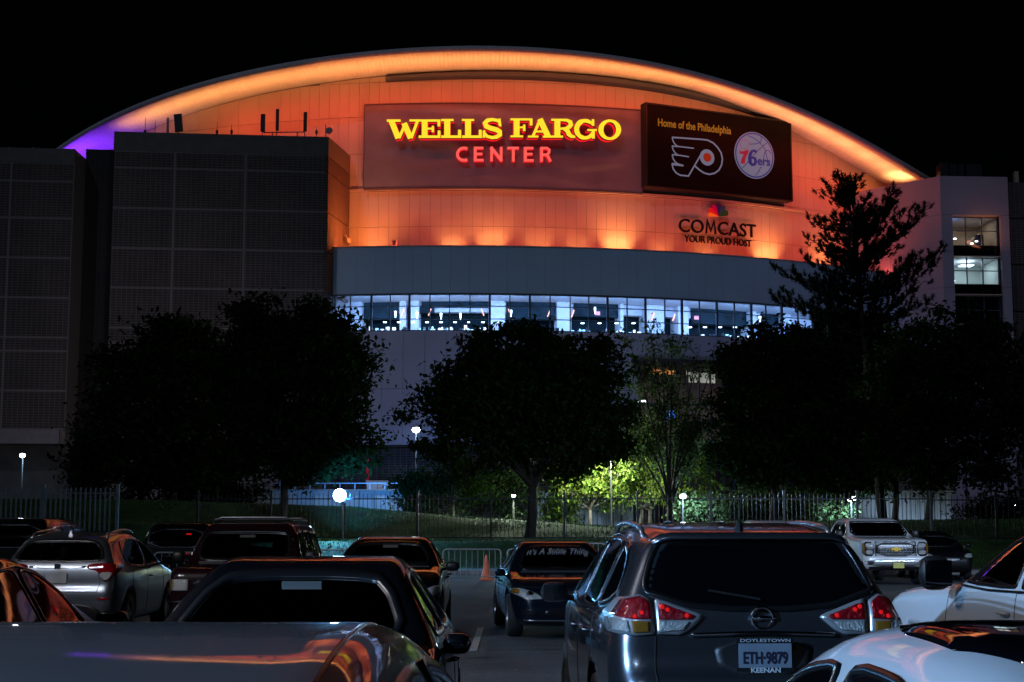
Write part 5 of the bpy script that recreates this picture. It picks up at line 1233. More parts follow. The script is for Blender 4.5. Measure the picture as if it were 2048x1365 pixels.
# ================================================================ CARS
def chaikin(P, it=3, closed=True):
    P = [np.array(p, float) for p in P]
    for _ in range(it):
        Q = []; n = len(P)
        for i in range(n if closed else n - 1):
            a, b = P[i], P[(i + 1) % n]; Q += [a * .75 + b * .25, a * .25 + b * .75]
        if not closed: Q = [P[0]] + Q + [P[-1]]
        P = Q
    return np.array(P)
def chaikin_light(P, w=0.16):
    P = [np.array(p, float) for p in P]; Q = []; n = len(P)
    for i in range(n):
        a, b, c = P[i - 1], P[i], P[(i + 1) % n]
        la, lc = np.linalg.norm(a - b), np.linalg.norm(c - b)
        Q += [b + (a - b) * min(.3, .045 / la), b + (c - b) * min(.3, .045 / lc)]
    return [tuple(q) for q in Q]
class Grid2:
    def __init__(s, poly, x0, x1, z0, z1, h=0.012):
        s.x0, s.z0, s.h = x0, z0, h; X = np.arange(x0, x1, h); Z = np.arange(z0, z1, h)
        gx, gz_ = np.meshgrid(X, Z, indexing='ij'); D = np.full(gx.shape, 1e9); ins = np.zeros(gx.shape, bool)
        n = len(poly)
        for i in range(n):
            a = poly[i]; b = poly[(i + 1) % n]; d = b - a; L = max(1e-12, d @ d)
            t = np.clip(((gx - a[0]) * d[0] + (gz_ - a[1]) * d[1]) / L, 0, 1)
            D = np.minimum(D, (gx - a[0] - t * d[0]) ** 2 + (gz_ - a[1] - t * d[1]) ** 2)
            c = ((a[1] > gz_) != (b[1] > gz_))
            with np.errstate(divide='ignore', invalid='ignore'):
                xi = a[0] + (gz_ - a[1]) * d[0] / (d[1] if abs(d[1]) > 1e-12 else 1e-12)
            ins ^= c & (gx < xi)
        D = np.sqrt(D); s.g = np.where(ins, -D, D); s.nx, s.nz = s.g.shape
    def __call__(s, x, z):
        u = np.clip((x - s.x0) / s.h, 0, s.nx - 1.001); v = np.clip((z - s.z0) / s.h, 0, s.nz - 1.001)
        i = u.astype(int); j = v.astype(int); f = u - i; g = v - j; G = s.g
        return (G[i, j] * (1 - f) + G[i + 1, j] * f) * (1 - g) + (G[i, j + 1] * (1 - f) + G[i + 1, j + 1] * f) * g
def smooth_tab(tab, n=3):
    P = chaikin(tab, n, closed=False); return P[:, 0], P[:, 1]
def body_mesh(sp):
    """outer skin of a car as rays cast from a spine onto a smooth solid -> V, F"""
    poly = chaikin(sp['profile'], 3); L0, L1 = poly[:, 0].min(), poly[:, 0].max()
    G = Grid2(poly, L0 - .3, L1 + .3, -0.1, sp['H'] + 0.3)
    zx, zw = smooth_tab(sp['width']); px_, pl = smooth_tab(sp['plan']); pux, pu = smooth_tab(sp.get('plan_up', sp['plan']))
    belt, H = sp['belt'], sp['H']; kk = sp.get('k', 0.10); wheels = sp['wheels']; ra = sp['r_arch']; wr = sp['r_wheel']
    hw = max(w for _, w in sp['width'])
    def f(x, y, z):
        a = G(x, z); W = np.interp(z, zx, zw); b = np.clip((z - belt) / (H - belt), 0, 1)
        P = np.interp(x, px_, pl) * (1 - b) + np.interp(x, pux, pu) * b
        c = (np.abs(y) - W * P) * 0.95
        k = kk * (1 + 0.3 * (z < 0.5)); h = np.maximum(k - np.abs(a - c), 0) / k
        v = np.maximum(a, c) + h * h * k * 0.25
        if 'groove' in sp:
            for (gx0, gx1, gz0, amp, wd) in sp['groove']:
                v = v + amp * np.exp(-((z - gz0 - 0.04 * (x - gx0)) / wd) ** 2) * ((x > gx0) & (x < gx1)) * (np.abs(y) > hw * .6)
        for xw in wheels:
            d = np.sqrt((x - xw) ** 2 + (z - wr) ** 2)
            v = np.maximum(v, np.minimum(ra - d, np.abs(y) - (hw - 0.27)))
        return v
    zs = sp.get('spine', 0.66); xa, xb = L0 + sp.get('e_r', 0.5), L1 - sp.get('e_f', 0.5)
    nph = sp.get('nph', 120); step = sp.get('step', 0.035); nth = sp.get('nth', 30)
    phi = np.arange(nph) * 2 * PI / nph
    rings = []
    for th in np.linspace(0, PI / 2, nth + 1)[1:-1]: rings.append((xa, -math.cos(th), math.sin(th)))
    for x in np.arange(xa, xb + step, step): rings.append((min(x, xb), 0.0, 1.0))
    for th in np.linspace(PI / 2, 0, nth + 1)[1:-1]: rings.append((xb, math.cos(th), math.sin(th)))
    O = np.array([[(r[0], 0, zs)] * nph for r in rings]).reshape(-1, 3)
    D = np.array([[(r[1], r[2] * math.sin(p), r[2] * math.cos(p)) for p in phi] for r in rings]).reshape(-1, 3)
    O = np.vstack([O, [(xa, 0, zs), (xb, 0, zs)]]); D = np.vstack([D, [(-1, 0, 0), (1, 0, 0)]])
    lo = np.zeros(len(O)); hi = np.full(len(O), 2.6); found = np.zeros(len(O), bool); t = np.zeros(len(O)); stp = 0.03
    for i in range(90):
        t2 = t + stp; p = O + D * t2[:, None]; v = f(p[:, 0], p[:, 1], p[:, 2]); hit = (v > 0) & ~found
        lo[hit] = t[hit]; hi[hit] = t2[hit]; found |= hit; t = np.where(found, t, t2)
        if found.all(): break
    for i in range(16):
        m = (lo + hi) / 2; p = O + D * m[:, None]; v = f(p[:, 0], p[:, 1], p[:, 2]); lo = np.where(v < 0, m, lo); hi = np.where(v < 0, hi, m)
    P = O + D * ((lo + hi) / 2)[:, None]; nr = len(rings); Fc = []
    for i in range(nr - 1):
        for j in range(nph):
            j2 = (j + 1) % nph; Fc.append((i * nph + j, i * nph + j2, (i + 1) * nph + j2, (i + 1) * nph + j))
    a, b = nr * nph, nr * nph + 1
    for j in range(nph):
        j2 = (j + 1) % nph; Fc.append((a, j2, j)); Fc.append((b, (nr - 1) * nph + j, (nr - 1) * nph + j2))
    return P, Fc
def in_poly(poly, x, y):
    c = np.zeros(len(x), bool); n = len(poly)
    for i in range(n):
        a, b = poly[i], poly[(i + 1) % n]; k = ((a[1] > y) != (b[1] > y)) & (x < a[0] + (y - a[1]) * (b[0] - a[0]) / ((b[1] - a[1]) or 1e-12)); c ^= k
    return c
def resample(P, M):
    P = np.array(P); Q = np.vstack([P, P[:1]]); d = np.r_[0, np.cumsum(np.linalg.norm(np.diff(Q, axis=0), axis=1))]
    s = np.linspace(0, d[-1], M + 1)[:-1]; return np.stack([np.interp(s, d, Q[:, 0]), np.interp(s, d, Q[:, 1])], 1)
def inset_poly(P, w):
    a = np.roll(P, 1, 0); b = np.roll(P, -1, 0); t = b - a; t /= np.linalg.norm(t, axis=1)[:, None] + 1e-9
    n = np.stack([-t[:, 1], t[:, 0]], 1); c = P.mean(0); s = np.sign(((c - P) * n).sum(1).mean()); return P + n * s * w

class Car:
    def __init__(s, name, label, cat, sp, paint, loc, heading, group=None, opened=(), finish=True):
        s.sp = sp; s.root = thing(name, label, cat, (loc[0], loc[1], loc[2] if len(loc) > 2 else 0), heading, group); s.paint = paint
        s.V, s.F = body_mesh(sp); s.bvh = BVHTree.FromPolygons([Vector(v) for v in s.V], s.F)
        s.holes = []
    def proj(s, p, axis):
        if axis == 'left': o, d = Vector((p[0], 3, p[1])), Vector((0, -1, 0))
        elif axis == 'right': o, d = Vector((p[0], -3, p[1])), Vector((0, 1, 0))
        elif axis == 'rear': o, d = Vector((-6, p[0], p[1])), Vector((1, 0, 0))
        elif axis == 'front': o, d = Vector((6, p[0], p[1])), Vector((-1, 0, 0))
        else: o, d = Vector((p[0], p[1], 5)), Vector((0, 0, -1))
        h = s.bvh.ray_cast(o, d)
        if h[0] is None:
            q = o + d * (3 if axis in ('left', 'right') else 6 - abs(s.sp['profile'][0][0]))
            h = s.bvh.find_nearest(q)
        n = h[1] if h[1].dot(d) < 0 else -h[1]
        return h[0], n
    def patch(s, name, poly, axis, off, m, it=2, M=44, rings=6, parent=None, round_=True, thick=0.015, ring=None):
        P = resample(chaikin(poly, it) if it else np.array(poly, float), M); par = parent or s.root
        if ring: lv = [P, inset_poly(P, ring * .5), inset_poly(P, ring)]
        else:
            c = P.mean(0); lv = [c + (P - c) * (1 - i / rings) for i in range(rings)]
        V = []; 
        q = [s.proj(p, axis) for p in lv[0]]; V += [tuple(a + n * (off - thick)) for a, n in q]
        for L in lv: V += [tuple(a + n * off) for a, n in (s.proj(p, axis) for p in L)]
        if ring: q = [s.proj(p, axis) for p in lv[-1]]; V += [tuple(a + n * (off - thick)) for a, n in q]
        Fc = []; nl = len(V) // M
        for i in range(nl - 1):
            for j in range(M):
                j2 = (j + 1) % M; Fc.append((i * M + j, i * M + j2, (i + 1) * M + j2, (i + 1) * M + j))
        if not ring:
            a, n = s.proj(P.mean(0), axis); V.append(tuple(a + n * off)); e = (nl - 1) * M
            for j in range(M): Fc.append((e + j, e + (j + 1) % M, len(V) - 1))
        return mk(name, V, Fc, m, par, smooth=True, local=True)
    def window(s, name, poly, axis, m, trim=0.03, opened=False, mt=None, it=1):
        if axis in ('left', 'right'): poly = chaikin_light(poly)
        if opened: s.holes.append((inset_poly(resample(chaikin(poly, it), 60), trim * 0.5), axis))
        w = s.patch(name, poly, axis, 0.004 if not opened else -0.004, m, it, M=56, rings=8, thick=0.006)
        if trim: s.patch('window_trim', poly, axis, 0.009, mt or m_trim, it, M=72, ring=trim, parent=w, thick=0.014)
        return w
    def strip(s, name, pts, axis, r, m, off=0.0, n=24, parent=None):
        P = np.array(pts, float); d = np.r_[0, np.cumsum(np.linalg.norm(np.diff(P, axis=0), axis=1))]; u = np.linspace(0, d[-1], n)
        Q = np.stack([np.interp(u, d, P[:, 0]), np.interp(u, d, P[:, 1])], 1)
        pp = [a + nn * off for a, nn in (s.proj(q, axis) for q in Q)]
        return MB().tube(pp, r, 6).build(name, m, parent or s.root, smooth=True, local=True)
    def wheels_(s, rim=None, which=(1, -1)):
        sp = s.sp; r = sp['r_wheel']; hw = max(w for _, w in sp['width']); y = hw - 0.13
        for xw in sp['wheels']:
            for sd in (1, -1):
                w = MB().lathe((xw, sd * y, r), [(r * .62, -.11), (r * .93, -.115), (r, -.08), (r, .08), (r * .93, .115), (r * .62, .11), (r * .6, 0), (r * .62, -.11)], 30, axis='y').build('wheel', m_tyre, s.root, smooth=True, local=True)
                mb = MB(); o = sd * 0.07
                mb.lathe((xw, sd * y, r), [(r * .63, o + sd * .03), (r * .60, o + sd * .035), (r * .58, o), (r * .58, o - sd * .1)], 28, axis='y')
                mb.lathe((xw, sd * y, r), [(0.0, o + sd * .02), (r * .14, o + sd * .02), (r * .16, o - sd * .01)], 14, axis='y')
                for k in range(10):
                    a = 2 * PI * k / 10; c, q = math.cos(a), math.sin(a)
                    mb.bar((xw + c * r * .1, sd * (y + .07), r + q * r * .1), (xw + c * r * .6, sd * (y + .075), r + q * r * .6), 0.035, 0.025)
                mb.build('rim', rim or m_rim, w, smooth=False, local=True)
    def mirror(s, x, z, w=0.22, h=0.15, m=None, sides=(1, -1), yo=0.0):
        hw = max(w_ for _, w_ in s.sp['width'])
        for sd in sides:
            y = sd * (hw + 0.10 + yo); v = MB()
            prof = []
            for i in range(9):
                f = i / 8; rr = (1 - (2 * f - 1) ** 4) ** .5
                prof.append((y - sd * w / 2 + sd * w * f, rr))
            b = len(v.v); n = 12
            for yy, rr in prof:
                for k in range(n):
                    a = 2 * PI * k / n; ce, se = math.cos(a), math.sin(a)
                    v.v.append((x + 0.09 * rr * abs(ce) ** .7 * np.sign(ce), yy, z + h / 2 * rr * abs(se) ** .7 * np.sign(se)))
            for i in range(8):
                for k in range(n):
                    k2 = (k + 1) % n; v.f.append((b + i * n + k, b + i * n + k2, b + (i + 1) * n + k2, b + (i + 1) * n + k)); v.m.append(0)
            o = v.build('side_mirror', m or s.paint, s.root, smooth=True, local=True)
            MB().bar((x, sd * (hw - 0.06), z - 0.05), (x, y - sd * 0.05, z - 0.03), 0.06, 0.04).build('mirror_arm', m_trim, o, local=True)
            MB().box((x - 0.088, y, z), (0.01, w * .82, h * .75)).build('mirror_glass', m_gopq, o, local=True)  # near-black in place of the dark night it would reflect
    def interior(s, xs=0.0, hz=0.62, driver=1, mirror=None, wheel=None, dash=None, seat_m=None):
        m = seat_m or m_seat; it = MB()
        for row, dx in enumerate((xs, xs - 0.95)):
            for sd in ((1, -1) if row == 0 else (1, -1)):
                o = MB()
                o.box((dx, sd * 0.36, hz - 0.12), (0.5, 0.48, 0.16), ry=-0.1); o.box((dx - 0.3, sd * 0.36, hz + 0.18), (0.14, 0.46, 0.58), ry=-0.25)
                q = o.build('seat', m, s.root, local=True)
                MB().lathe((dx - 0.40, sd * 0.36, hz + 0.56), [(0.0, -.1), (.09, -.09), (.12, 0), (.09, .09), (0, .1)], 12, axis='y').build('headrest', m, q, smooth=True, local=True)
        if dash: MB().box((dash[0], 0, dash[1]), (0.45, 1.3, 0.18), ry=-0.15).build('dashboard', m_dash, s.root, local=True)
        if wheel:
            P = [(wheel[0] + 0.09 * math.cos(a) * 0.6, driver * 0.36 + 0.18 * math.sin(a), wheel[1] + 0.18 * math.cos(a)) for a in np.linspace(0, 2 * PI, 21)]
            MB().tube(P, 0.015, 6).build('steering_wheel', m_dash, s.root, smooth=True, local=True)
        if mirror: MB().box((mirror[0], 0, mirror[1]), (0.03, 0.24, 0.07), ry=0.15).build('rear_view_mirror', m_mirror, s.root, local=True)
    def plate(s, y, z, axis, text, bg=(0.55, 0.58, 0.62), fg=(0.01, 0.01, 0.03), w=0.305, h=0.152, off=0.02, top=None, bottom=None, frame=None):
        a, n = s.proj((y, z), axis); sx = -1 if axis == 'rear' else 1
        o3 = a + Vector((sx * off, 0, 0)); mp = mat('plate_%.2f_%.2f' % (bg[0], bg[2]), bg, 0.45, var=0.06, vscale=9)
        p = MB().box(o3, (0.012, w, h)).build('licence_plate', mp, s.root, local=True)
        def txt(t, hh, zz, ww, m, xx=0.0, bold=0.0, cx=0.0):
            gl, g0, g1 = glyphs(t, hh, bold=bold, depth=0.002)
            k = ww / (g1 - g0)
            VV = []; FF = []
            for ch, V, Fc in gl:
                b = len(VV)
                for x, yv, zv in V:
                    yy = (x - g0) * k - ww / 2 + cx
                    VV.append((o3.x + sx * (0.008 + zv + xx), o3.y + (-yy if axis == 'rear' else yy), o3.z + zz - hh / 2 + yv))
                FF += [tuple(b + i for i in f) for f in Fc]
            mk('plate_text', VV, FF, m, p, local=True)
        mf = mat('plate_ink_%.2f' % fg[2], fg, 0.6)
        if text: txt(text, h * .42, -0.01, w * .84, mf, bold=0.002)
        if frame:
            mt = mat('plate_frame_black', (0.012, 0.012, 0.014), 0.35)
            MB().box(o3 + Vector((sx * 0.0, 0, h / 2 + 0.012)), (0.02, w + 0.03, 0.028)).build('plate_frame', mt, p, local=True)
            MB().box(o3 + Vector((sx * 0.0, 0, -h / 2 - 0.006)), (0.02, w + 0.03, 0.03)).build('plate_frame', mt, p, local=True)
            ml = mat('frame_lettering', (0.65, 0.66, 0.7), 0.4)
            txt(frame[0], 0.018, h / 2 + 0.012, w * .95, ml, xx=0.006); txt(frame[1], 0.026, -h / 2 - 0.004, w * .56, ml, xx=0.006, bold=0.001)
        return p
    def rails(s, x0, x1, y, h=0.045, m=None, r=0.018, feet=(0, 0.5, 1)):
        for sd in (1, -1):
            P = []
            for i in range(15):
                f = i / 14; x = x0 + (x1 - x0) * f; a, n = s.proj((x, sd * y), 'top'); k = min(1, min(f, 1 - f) * 9)
                P.append((x, a.y, a.z + h * math.sin(k * PI / 2) - (0.01 if k < 0.1 else 0)))
            MB().tube(P, r, 8).build('roof_rail', m or m_rail, s.root, smooth=True, local=True)
    def fender_gaps(s, zs=None):
        pass
    def done(s):
        V, F = s.V, s.F; Fa = F
        if s.holes:
            cen = np.array([V[list(f)].mean(0) for f in F]); keep = np.ones(len(F), bool)
            for P, ax in s.holes:
                if ax in ('left', 'right'): m = in_poly(P, cen[:, 0], cen[:, 2]) & ((cen[:, 1] > 0.3) if ax == 'left' else (cen[:, 1] < -0.3))
                elif ax == 'rear': m = in_poly(P, cen[:, 1], cen[:, 2]) & (cen[:, 0] < 0)
                else: m = in_poly(P, cen[:, 1], cen[:, 2]) & (cen[:, 0] > -0.3)
                keep &= ~m
            Fa = [f for f, k in zip(F, keep) if k]
        s.body = mk('body', V, Fa, s.paint, s.root, smooth=True, local=True)
        return s

def paint(name, col, metal=0.0, rough=0.35, coat=1.0, spec=0.5):
    m = mat(name, col, rough, metal=metal, coat=coat, spec=spec, coatr=0.02)
    nt = m.node_tree; b = nt.nodes['Principled BSDF']; tc = nt.nodes.new('ShaderNodeTexCoord')
    n = nt.nodes.new('ShaderNodeTexNoise'); n.inputs['Scale'].default_value = 2.3; n.inputs['Detail'].default_value = 9; n.inputs['Roughness'].default_value = 0.7
    nt.links.new(tc.outputs['Object'], n.inputs['Vector'])
    mr = nt.nodes.new('ShaderNodeMapRange'); mr.inputs['From Min'].default_value = 0.4; mr.inputs['From Max'].default_value = 0.75; mr.inputs['To Min'].default_value = 0.015; mr.inputs['To Max'].default_value = 0.09
    nt.links.new(n.outputs['Fac'], mr.inputs['Value']); nt.links.new(mr.outputs[0], b.inputs['Coat Roughness'])
    return m
m_trim = mat('black_window_trim', (0.008, 0.008, 0.009), 0.25)
m_tyre = mat('tyre_rubber', (0.012, 0.012, 0.012), 0.8, bump=0.3, bscale=40)
m_rim = mat('alloy_rim', (0.42, 0.43, 0.46), 0.28, metal=0.9)
m_chrome = mat('chrome', (0.75, 0.76, 0.78), 0.07, metal=1.0)
m_hous = mat('lamp_housing_silver', (0.45, 0.46, 0.48), 0.28, metal=0.6)
m_rail = mat('satin_roof_rail', (0.42, 0.43, 0.46), 0.25, metal=0.85)
m_seat = mat('seat_cloth', (0.05, 0.05, 0.055), 0.85)
m_seatl = mat('light_seat_cloth', (0.22, 0.22, 0.2), 0.85)
m_dash = mat('dashboard_plastic', (0.03, 0.03, 0.032), 0.6)
m_mirror = mat('mirror_back', (0.12, 0.125, 0.12), 0.3)
m_gopq = mat('opaque_night_glass', (0.002, 0.002, 0.003), 0.03, spec=0.55)  # opaque black painted in for the unlit cabin behind the glass
m_gcar = glass_mat('car_window_glass', (0.55, 0.62, 0.60), 1.45)
m_gdark = glass_mat('tinted_car_glass', (0.25, 0.28, 0.28), 1.45)
m_plastic = mat('black_bumper_plastic', (0.012, 0.012, 0.013), 0.45)
m_seam = mat('panel_gap', (0.002, 0.002, 0.002), 0.8)
p_black = paint('black_car_paint', (0.003, 0.003, 0.0045), spec=0.08)
p_black2 = paint('deep_blue_black_paint', (0.003, 0.006, 0.012), spec=0.1)
p_silver = paint('silver_metallic_paint', (0.17, 0.19, 0.215), metal=0.85, rough=0.32)
p_grey = paint('grey_metallic_paint', (0.21, 0.21, 0.23), metal=0.6, rough=0.42)
p_rogue = paint('gunmetal_paint', (0.23, 0.25, 0.29), metal=0.95, rough=0.27)
p_white = paint('white_car_paint', (0.62, 0.63, 0.65), rough=0.4)
p_dark = paint('dark_grey_car_paint', (0.006, 0.006, 0.007), spec=0.1)
p_maroon = paint('dark_maroon_paint', (0.014, 0.003, 0.005), spec=0.1)
def lens(name, col, emit=0.0, rough=0.05):
    return mat(name, col, rough, coat=1.0, emit=col, estr=emit)
m_red = lens('red_tail_lens', (0.22, 0.004, 0.010), 0.01); m_redb = lens('glowing_red_reflector', (0.8, 0.01, 0.01), 0.5)  # reflectors and unlit lenses glow in place of reflected light
m_amber = lens('amber_lens', (0.22, 0.10, 0.015), 0.01); m_clear = mat('clear_lamp_glass', (0.42, 0.43, 0.42), 0.12, metal=0.25, coat=1.0, bump=0.8, bscale=60)
m_clearred = mat('ribbed_red_lens', (0.26, 0.003, 0.01), 0.12, metal=0.3, coat=1.0, bump=1.0, bscale=45, emit=(0.5, 0.0, 0.01), estr=0.02)

SEDAN = dict(H=1.43, belt=0.93, r_wheel=0.325, r_arch=0.375, wheels=(1.42, -1.36), k=0.075,
    profile=[(2.28, .20), (2.38, .34), (2.40, .50), (2.36, .62), (2.20, .74), (1.80, .86), (1.25, .94), (0.98, .99), (0.55, 1.22), (0.18, 1.39), (-.15, 1.44), (-.55, 1.43), (-1.05, 1.34), (-1.45, 1.18), (-1.78, 1.05), (-2.15, 1.03), (-2.30, .98), (-2.38, .72), (-2.38, .45), (-2.28, .24), (-1.9, .18), (1.8, .18)],
    width=[(0, .78), (.22, .84), (.45, .90), (.68, .91), (.86, .89), (.95, .85), (1.2, .70), (1.38, .585), (1.6, .50)],
    plan=[(-2.6, .70), (-2.35, .84), (-1.9, .95), (-1.0, 1.0), (1.0, 1.0), (1.8, .96), (2.2, .86), (2.42, .70), (2.6, .6)],
    plan_up=[(-2.6, .6), (-1.7, .80), (-.9, .96), (0, 1.0), (.6, .98), (1.2, .92), (2.6, .8)])
HERO = dict(nph=150, step=0.025, nth=42)
LOW = dict(nph=84, step=0.055, nth=20)
def spec(base, **k):
    d = dict(base); d.update(k); return d
ROGUE = spec(SEDAN, H=1.655, belt=1.06, r_wheel=0.36, r_arch=0.415, wheels=(1.42, -1.29), k=0.10, spine=0.80, e_r=0.62, **HERO,
    profile=[(2.20, .24), (2.30, .42), (2.31, .62), (2.27, .82), (2.05, .98), (1.6, 1.06), (1.15, 1.12), (0.65, 1.36), (0.25, 1.55), (-.1, 1.645), (-.7, 1.66), (-1.35, 1.62), (-1.80, 1.575), (-1.86, 1.555), (-1.90, 1.50), (-2.06, 1.27), (-2.16, 1.16), (-2.20, 1.02), (-2.22, .88), (-2.255, .80), (-2.32, .74), (-2.33, .55), (-2.28, .34), (-2.1, .26), (1.9, .24)],
    width=[(0, .84), (.3, .88), (.5, .915), (.75, .925), (.98, .915), (1.08, .89), (1.3, .79), (1.5, .70), (1.62, .60), (1.8, .52)],
    plan=[(-2.6, .80), (-2.36, .84), (-2.15, .925), (-1.9, .97), (-1.3, 1.0), (1.0, 1.0), (1.7, .97), (2.1, .88), (2.4, .7)],
    plan_up=[(-2.6, .78), (-2.1, .86), (-1.8, .905), (-1.2, .97), (-.5, 1.0), (.3, 1.0), (1.2, .93), (2.6, .8)])
HRV = spec(ROGUE, H=1.60, **spec(dict(HERO), nph=120, step=.035, nth=34),
    profile=[(2.05, .24), (2.14, .42), (2.15, .60), (2.10, .80), (1.85, .94), (1.4, 1.02), (1.0, 1.08), (0.5, 1.34), (0.15, 1.50), (-.2, 1.59), (-.7, 1.60), (-1.25, 1.55), (-1.66, 1.50), (-1.72, 1.47), (-1.95, 1.22), (-2.04, 1.10), (-2.08, .95), (-2.10, .80), (-2.15, .72), (-2.16, .5), (-2.1, .3), (-1.9, .24), (1.8, .24)],
    width=[(0, .80), (.3, .85), (.5, .88), (.75, .89), (.95, .88), (1.06, .85), (1.3, .74), (1.48, .64), (1.6, .56), (1.8, .5)],
    wheels=(1.3, -1.28), r_wheel=.34, r_arch=.40, belt=1.02)
BOXY = spec(ROGUE, H=1.73, belt=1.10, k=0.07, **LOW,
    profile=[(2.25, .30), (2.32, .40), (2.33, .60), (2.30, 1.0), (2.15, 1.07), (1.5, 1.10), (1.05, 1.13), (0.95, 1.17), (0.55, 1.60), (0.42, 1.70), (0.2, 1.735), (-1.9, 1.74), (-2.15, 1.70), (-2.28, 1.2), (-2.33, .9), (-2.33, .4), (-2.2, .3), (2, .28)],
    width=[(0, .84), (.35, .90), (.6, .92), (.9, .92), (1.05, .91), (1.14, .88), (1.4, .80), (1.62, .72), (1.73, .62), (1.9, .6)],
    plan=[(-2.6, .84), (-2.3, .93), (-1.9, .99), (1.6, .99), (2.1, .95), (2.36, .84), (2.6, .8)], plan_up=[(-2.6, .86), (-2.2, .93), (-1.6, 1.0), (.5, 1.0), (2.6, .95)], wheels=(1.42, -1.35), r_wheel=.39, r_arch=.45)
VAN = spec(BOXY, H=1.80, k=0.10,
    profile=[(2.40, .25), (2.50, .42), (2.50, .70), (2.35, .92), (1.95, 1.06), (1.5, 1.2), (0.85, 1.58), (0.4, 1.74), (-.2, 1.80), (-1.7, 1.80), (-2.2, 1.74), (-2.4, 1.35), (-2.48, 1.0), (-2.5, .5), (-2.4, .26), (2, .24)],
    width=[(0, .86), (.35, .95), (.7, .98), (1.0, .97), (1.12, .95), (1.4, .86), (1.65, .76), (1.78, .66), (2, .6)],
    plan=[(-2.7, .84), (-2.4, .94), (-1.9, .99), (1.4, .99), (2.0, .93), (2.5, .76), (2.7, .7)], plan_up=[(-2.7, .84), (-2.2, .93), (-1.6, 1.0), (.5, 1.0), (2.6, .85)], wheels=(1.55, -1.5), r_wheel=.35, r_arch=.41)
WSUV = spec(ROGUE, H=1.70, belt=1.14, **HERO,
    profile=[(2.38, .26), (2.50, .42), (2.52, .66), (2.47, .90), (2.28, 1.04), (1.8, 1.12), (1.1, 1.165), (0.58, 1.20), (0.10, 1.45), (-.22, 1.61), (-.55, 1.69), (-1.0, 1.70), (-1.5, 1.66), (-1.95, 1.58), (-2.15, 1.3), (-2.3, 1.1), (-2.36, .8), (-2.36, .5), (-2.2, .28), (2, .26)],
    width=[(0, .86), (.35, .92), (.6, .95), (.85, .955), (1.05, .945), (1.16, .92), (1.4, .81), (1.58, .72), (1.68, .62), (1.9, .55)], plan=[(-2.6, .80), (-2.36, .84), (-2.15, .925), (-1.9, .97), (-1.3, 1.0), (1.0, 1.0), (1.9, .985), (2.3, .94), (2.6, .84)], wheels=(1.60, -1.4), r_wheel=.37, r_arch=.44)

def side_windows(c, polys, opened, m, trim=0.03):
    for ax in ('left', 'right'):
        for p in polys: c.window('side_window', p, ax, m, trim, opened)
def seams(c, lines, axes=('left', 'right')):
    for ax in axes:
        for l in lines: c.strip('panel_gap', l, ax, 0.0045, m_seam, off=-0.001, n=20)
def handles(c, pts, m=None, axes=('left', 'right')):
    for ax in axes:
        for x, z in pts:
            a, n = c.proj((x - .09, z), ax); b, _ = c.proj((x + .09, z + .005), ax)
            MB().tube([a + n * .005, a + n * .035 + (b - a) * .2, b + n * .035 - (b - a) * .2, b + n * .005], 0.013, 8).build('door_handle', m or c.paint, c.root, smooth=True, local=True)
UP, DN = PI / 2, -PI / 2
SED_WIN = [[(.62, .97), (.52, 1.17), (.22, 1.33), (-.12, 1.37), (-.16, .96)], [(-.22, .96), (-.19, 1.37), (-.55, 1.36), (-.95, 1.28), (-.98, .97)], [(-1.03, .98), (-1.0, 1.265), (-1.28, 1.14), (-1.38, 1.0)]]
def sedan_common(c, opened=True, gm=None):
    g = gm or m_gcar
    side_windows(c, SED_WIN, opened, g if opened else m_gopq)
    c.window('windscreen', [(-.70, 1.0), (-.53, 1.33), (-.3, 1.365), (.3, 1.365), (.53, 1.33), (.70, 1.0), (.4, .985), (-.4, .985)], 'front', g if opened else m_gopq, 0.05, opened)
    c.window('rear_window', [(-.60, 1.08), (-.46, 1.31), (-.25, 1.34), (.25, 1.34), (.46, 1.31), (.60, 1.08), (.3, 1.06), (-.3, 1.06)], 'rear', g if opened else m_gopq, 0.04, opened)
    seams(c, [[(.85, .95), (.9, .6), (.8, .28)], [(-.18, .94), (-.2, .28)], [(-1.0, .95), (-1.08, .72), (-1.0, .5)]])
    handles(c, [(.02, .80), (-.85, .82)]); c.mirror(0.74, 0.95, .17, .12, yo=-.06)
    c.wheels_()

# --- near grey car (only its roof in the frame) -------------------------------
c = Car('silver_car', 'silver grey car whose broad roof fills the lower left corner', 'car', spec(SEDAN, H=1.43, width=[(0, .78), (.22, .84), (.45, .90), (.68, .91), (.86, .89), (.95, .85), (1.2, .72), (1.40, .60), (1.6, .52)], **HERO,
    profile=[(2.28, .20), (2.38, .34), (2.40, .50), (2.36, .62), (2.20, .74), (1.80, .86), (1.25, .94), (0.98, .99), (0.62, 1.22), (0.36, 1.363), (0.02, 1.430), (-.40, 1.437), (-.80, 1.411), (-1.2, 1.340), (-1.55, 1.17), (-1.78, 1.05), (-2.15, 1.03), (-2.30, .98), (-2.38, .72), (-2.38, .45), (-2.28, .24), (-1.9, .18), (1.8, .18)]), p_grey, (-0.80, 3.0), UP)
sedan_common(c, True)
for sd in (1, -1):
    P = []
    for i in range(18):
        x = 0.32 - i * 0.085; a, n = c.proj((x, sd * 0.53), 'top'); P.append(a - n * 0.002)
    MB().tube(P, 0.006, 6).build('roof_moulding', m_trim, c.root, smooth=True, local=True)
a, n = c.proj((-1.0, 0.13), 'top')
MB().hexa([(a.x - .1, a.y - .03, a.z - .01), (a.x + .1, a.y - .02, a.z - .01), (a.x + .1, a.y + .02, a.z - .01), (a.x - .1, a.y + .03, a.z - .01), (a.x - .08, a.y - .006, a.z + .055), (a.x - .02, a.y - .006, a.z + .03), (a.x - .02, a.y + .006, a.z + .03), (a.x - .08, a.y + .006, a.z + .055)]).build('roof_antenna', m_trim, c.root, local=True)
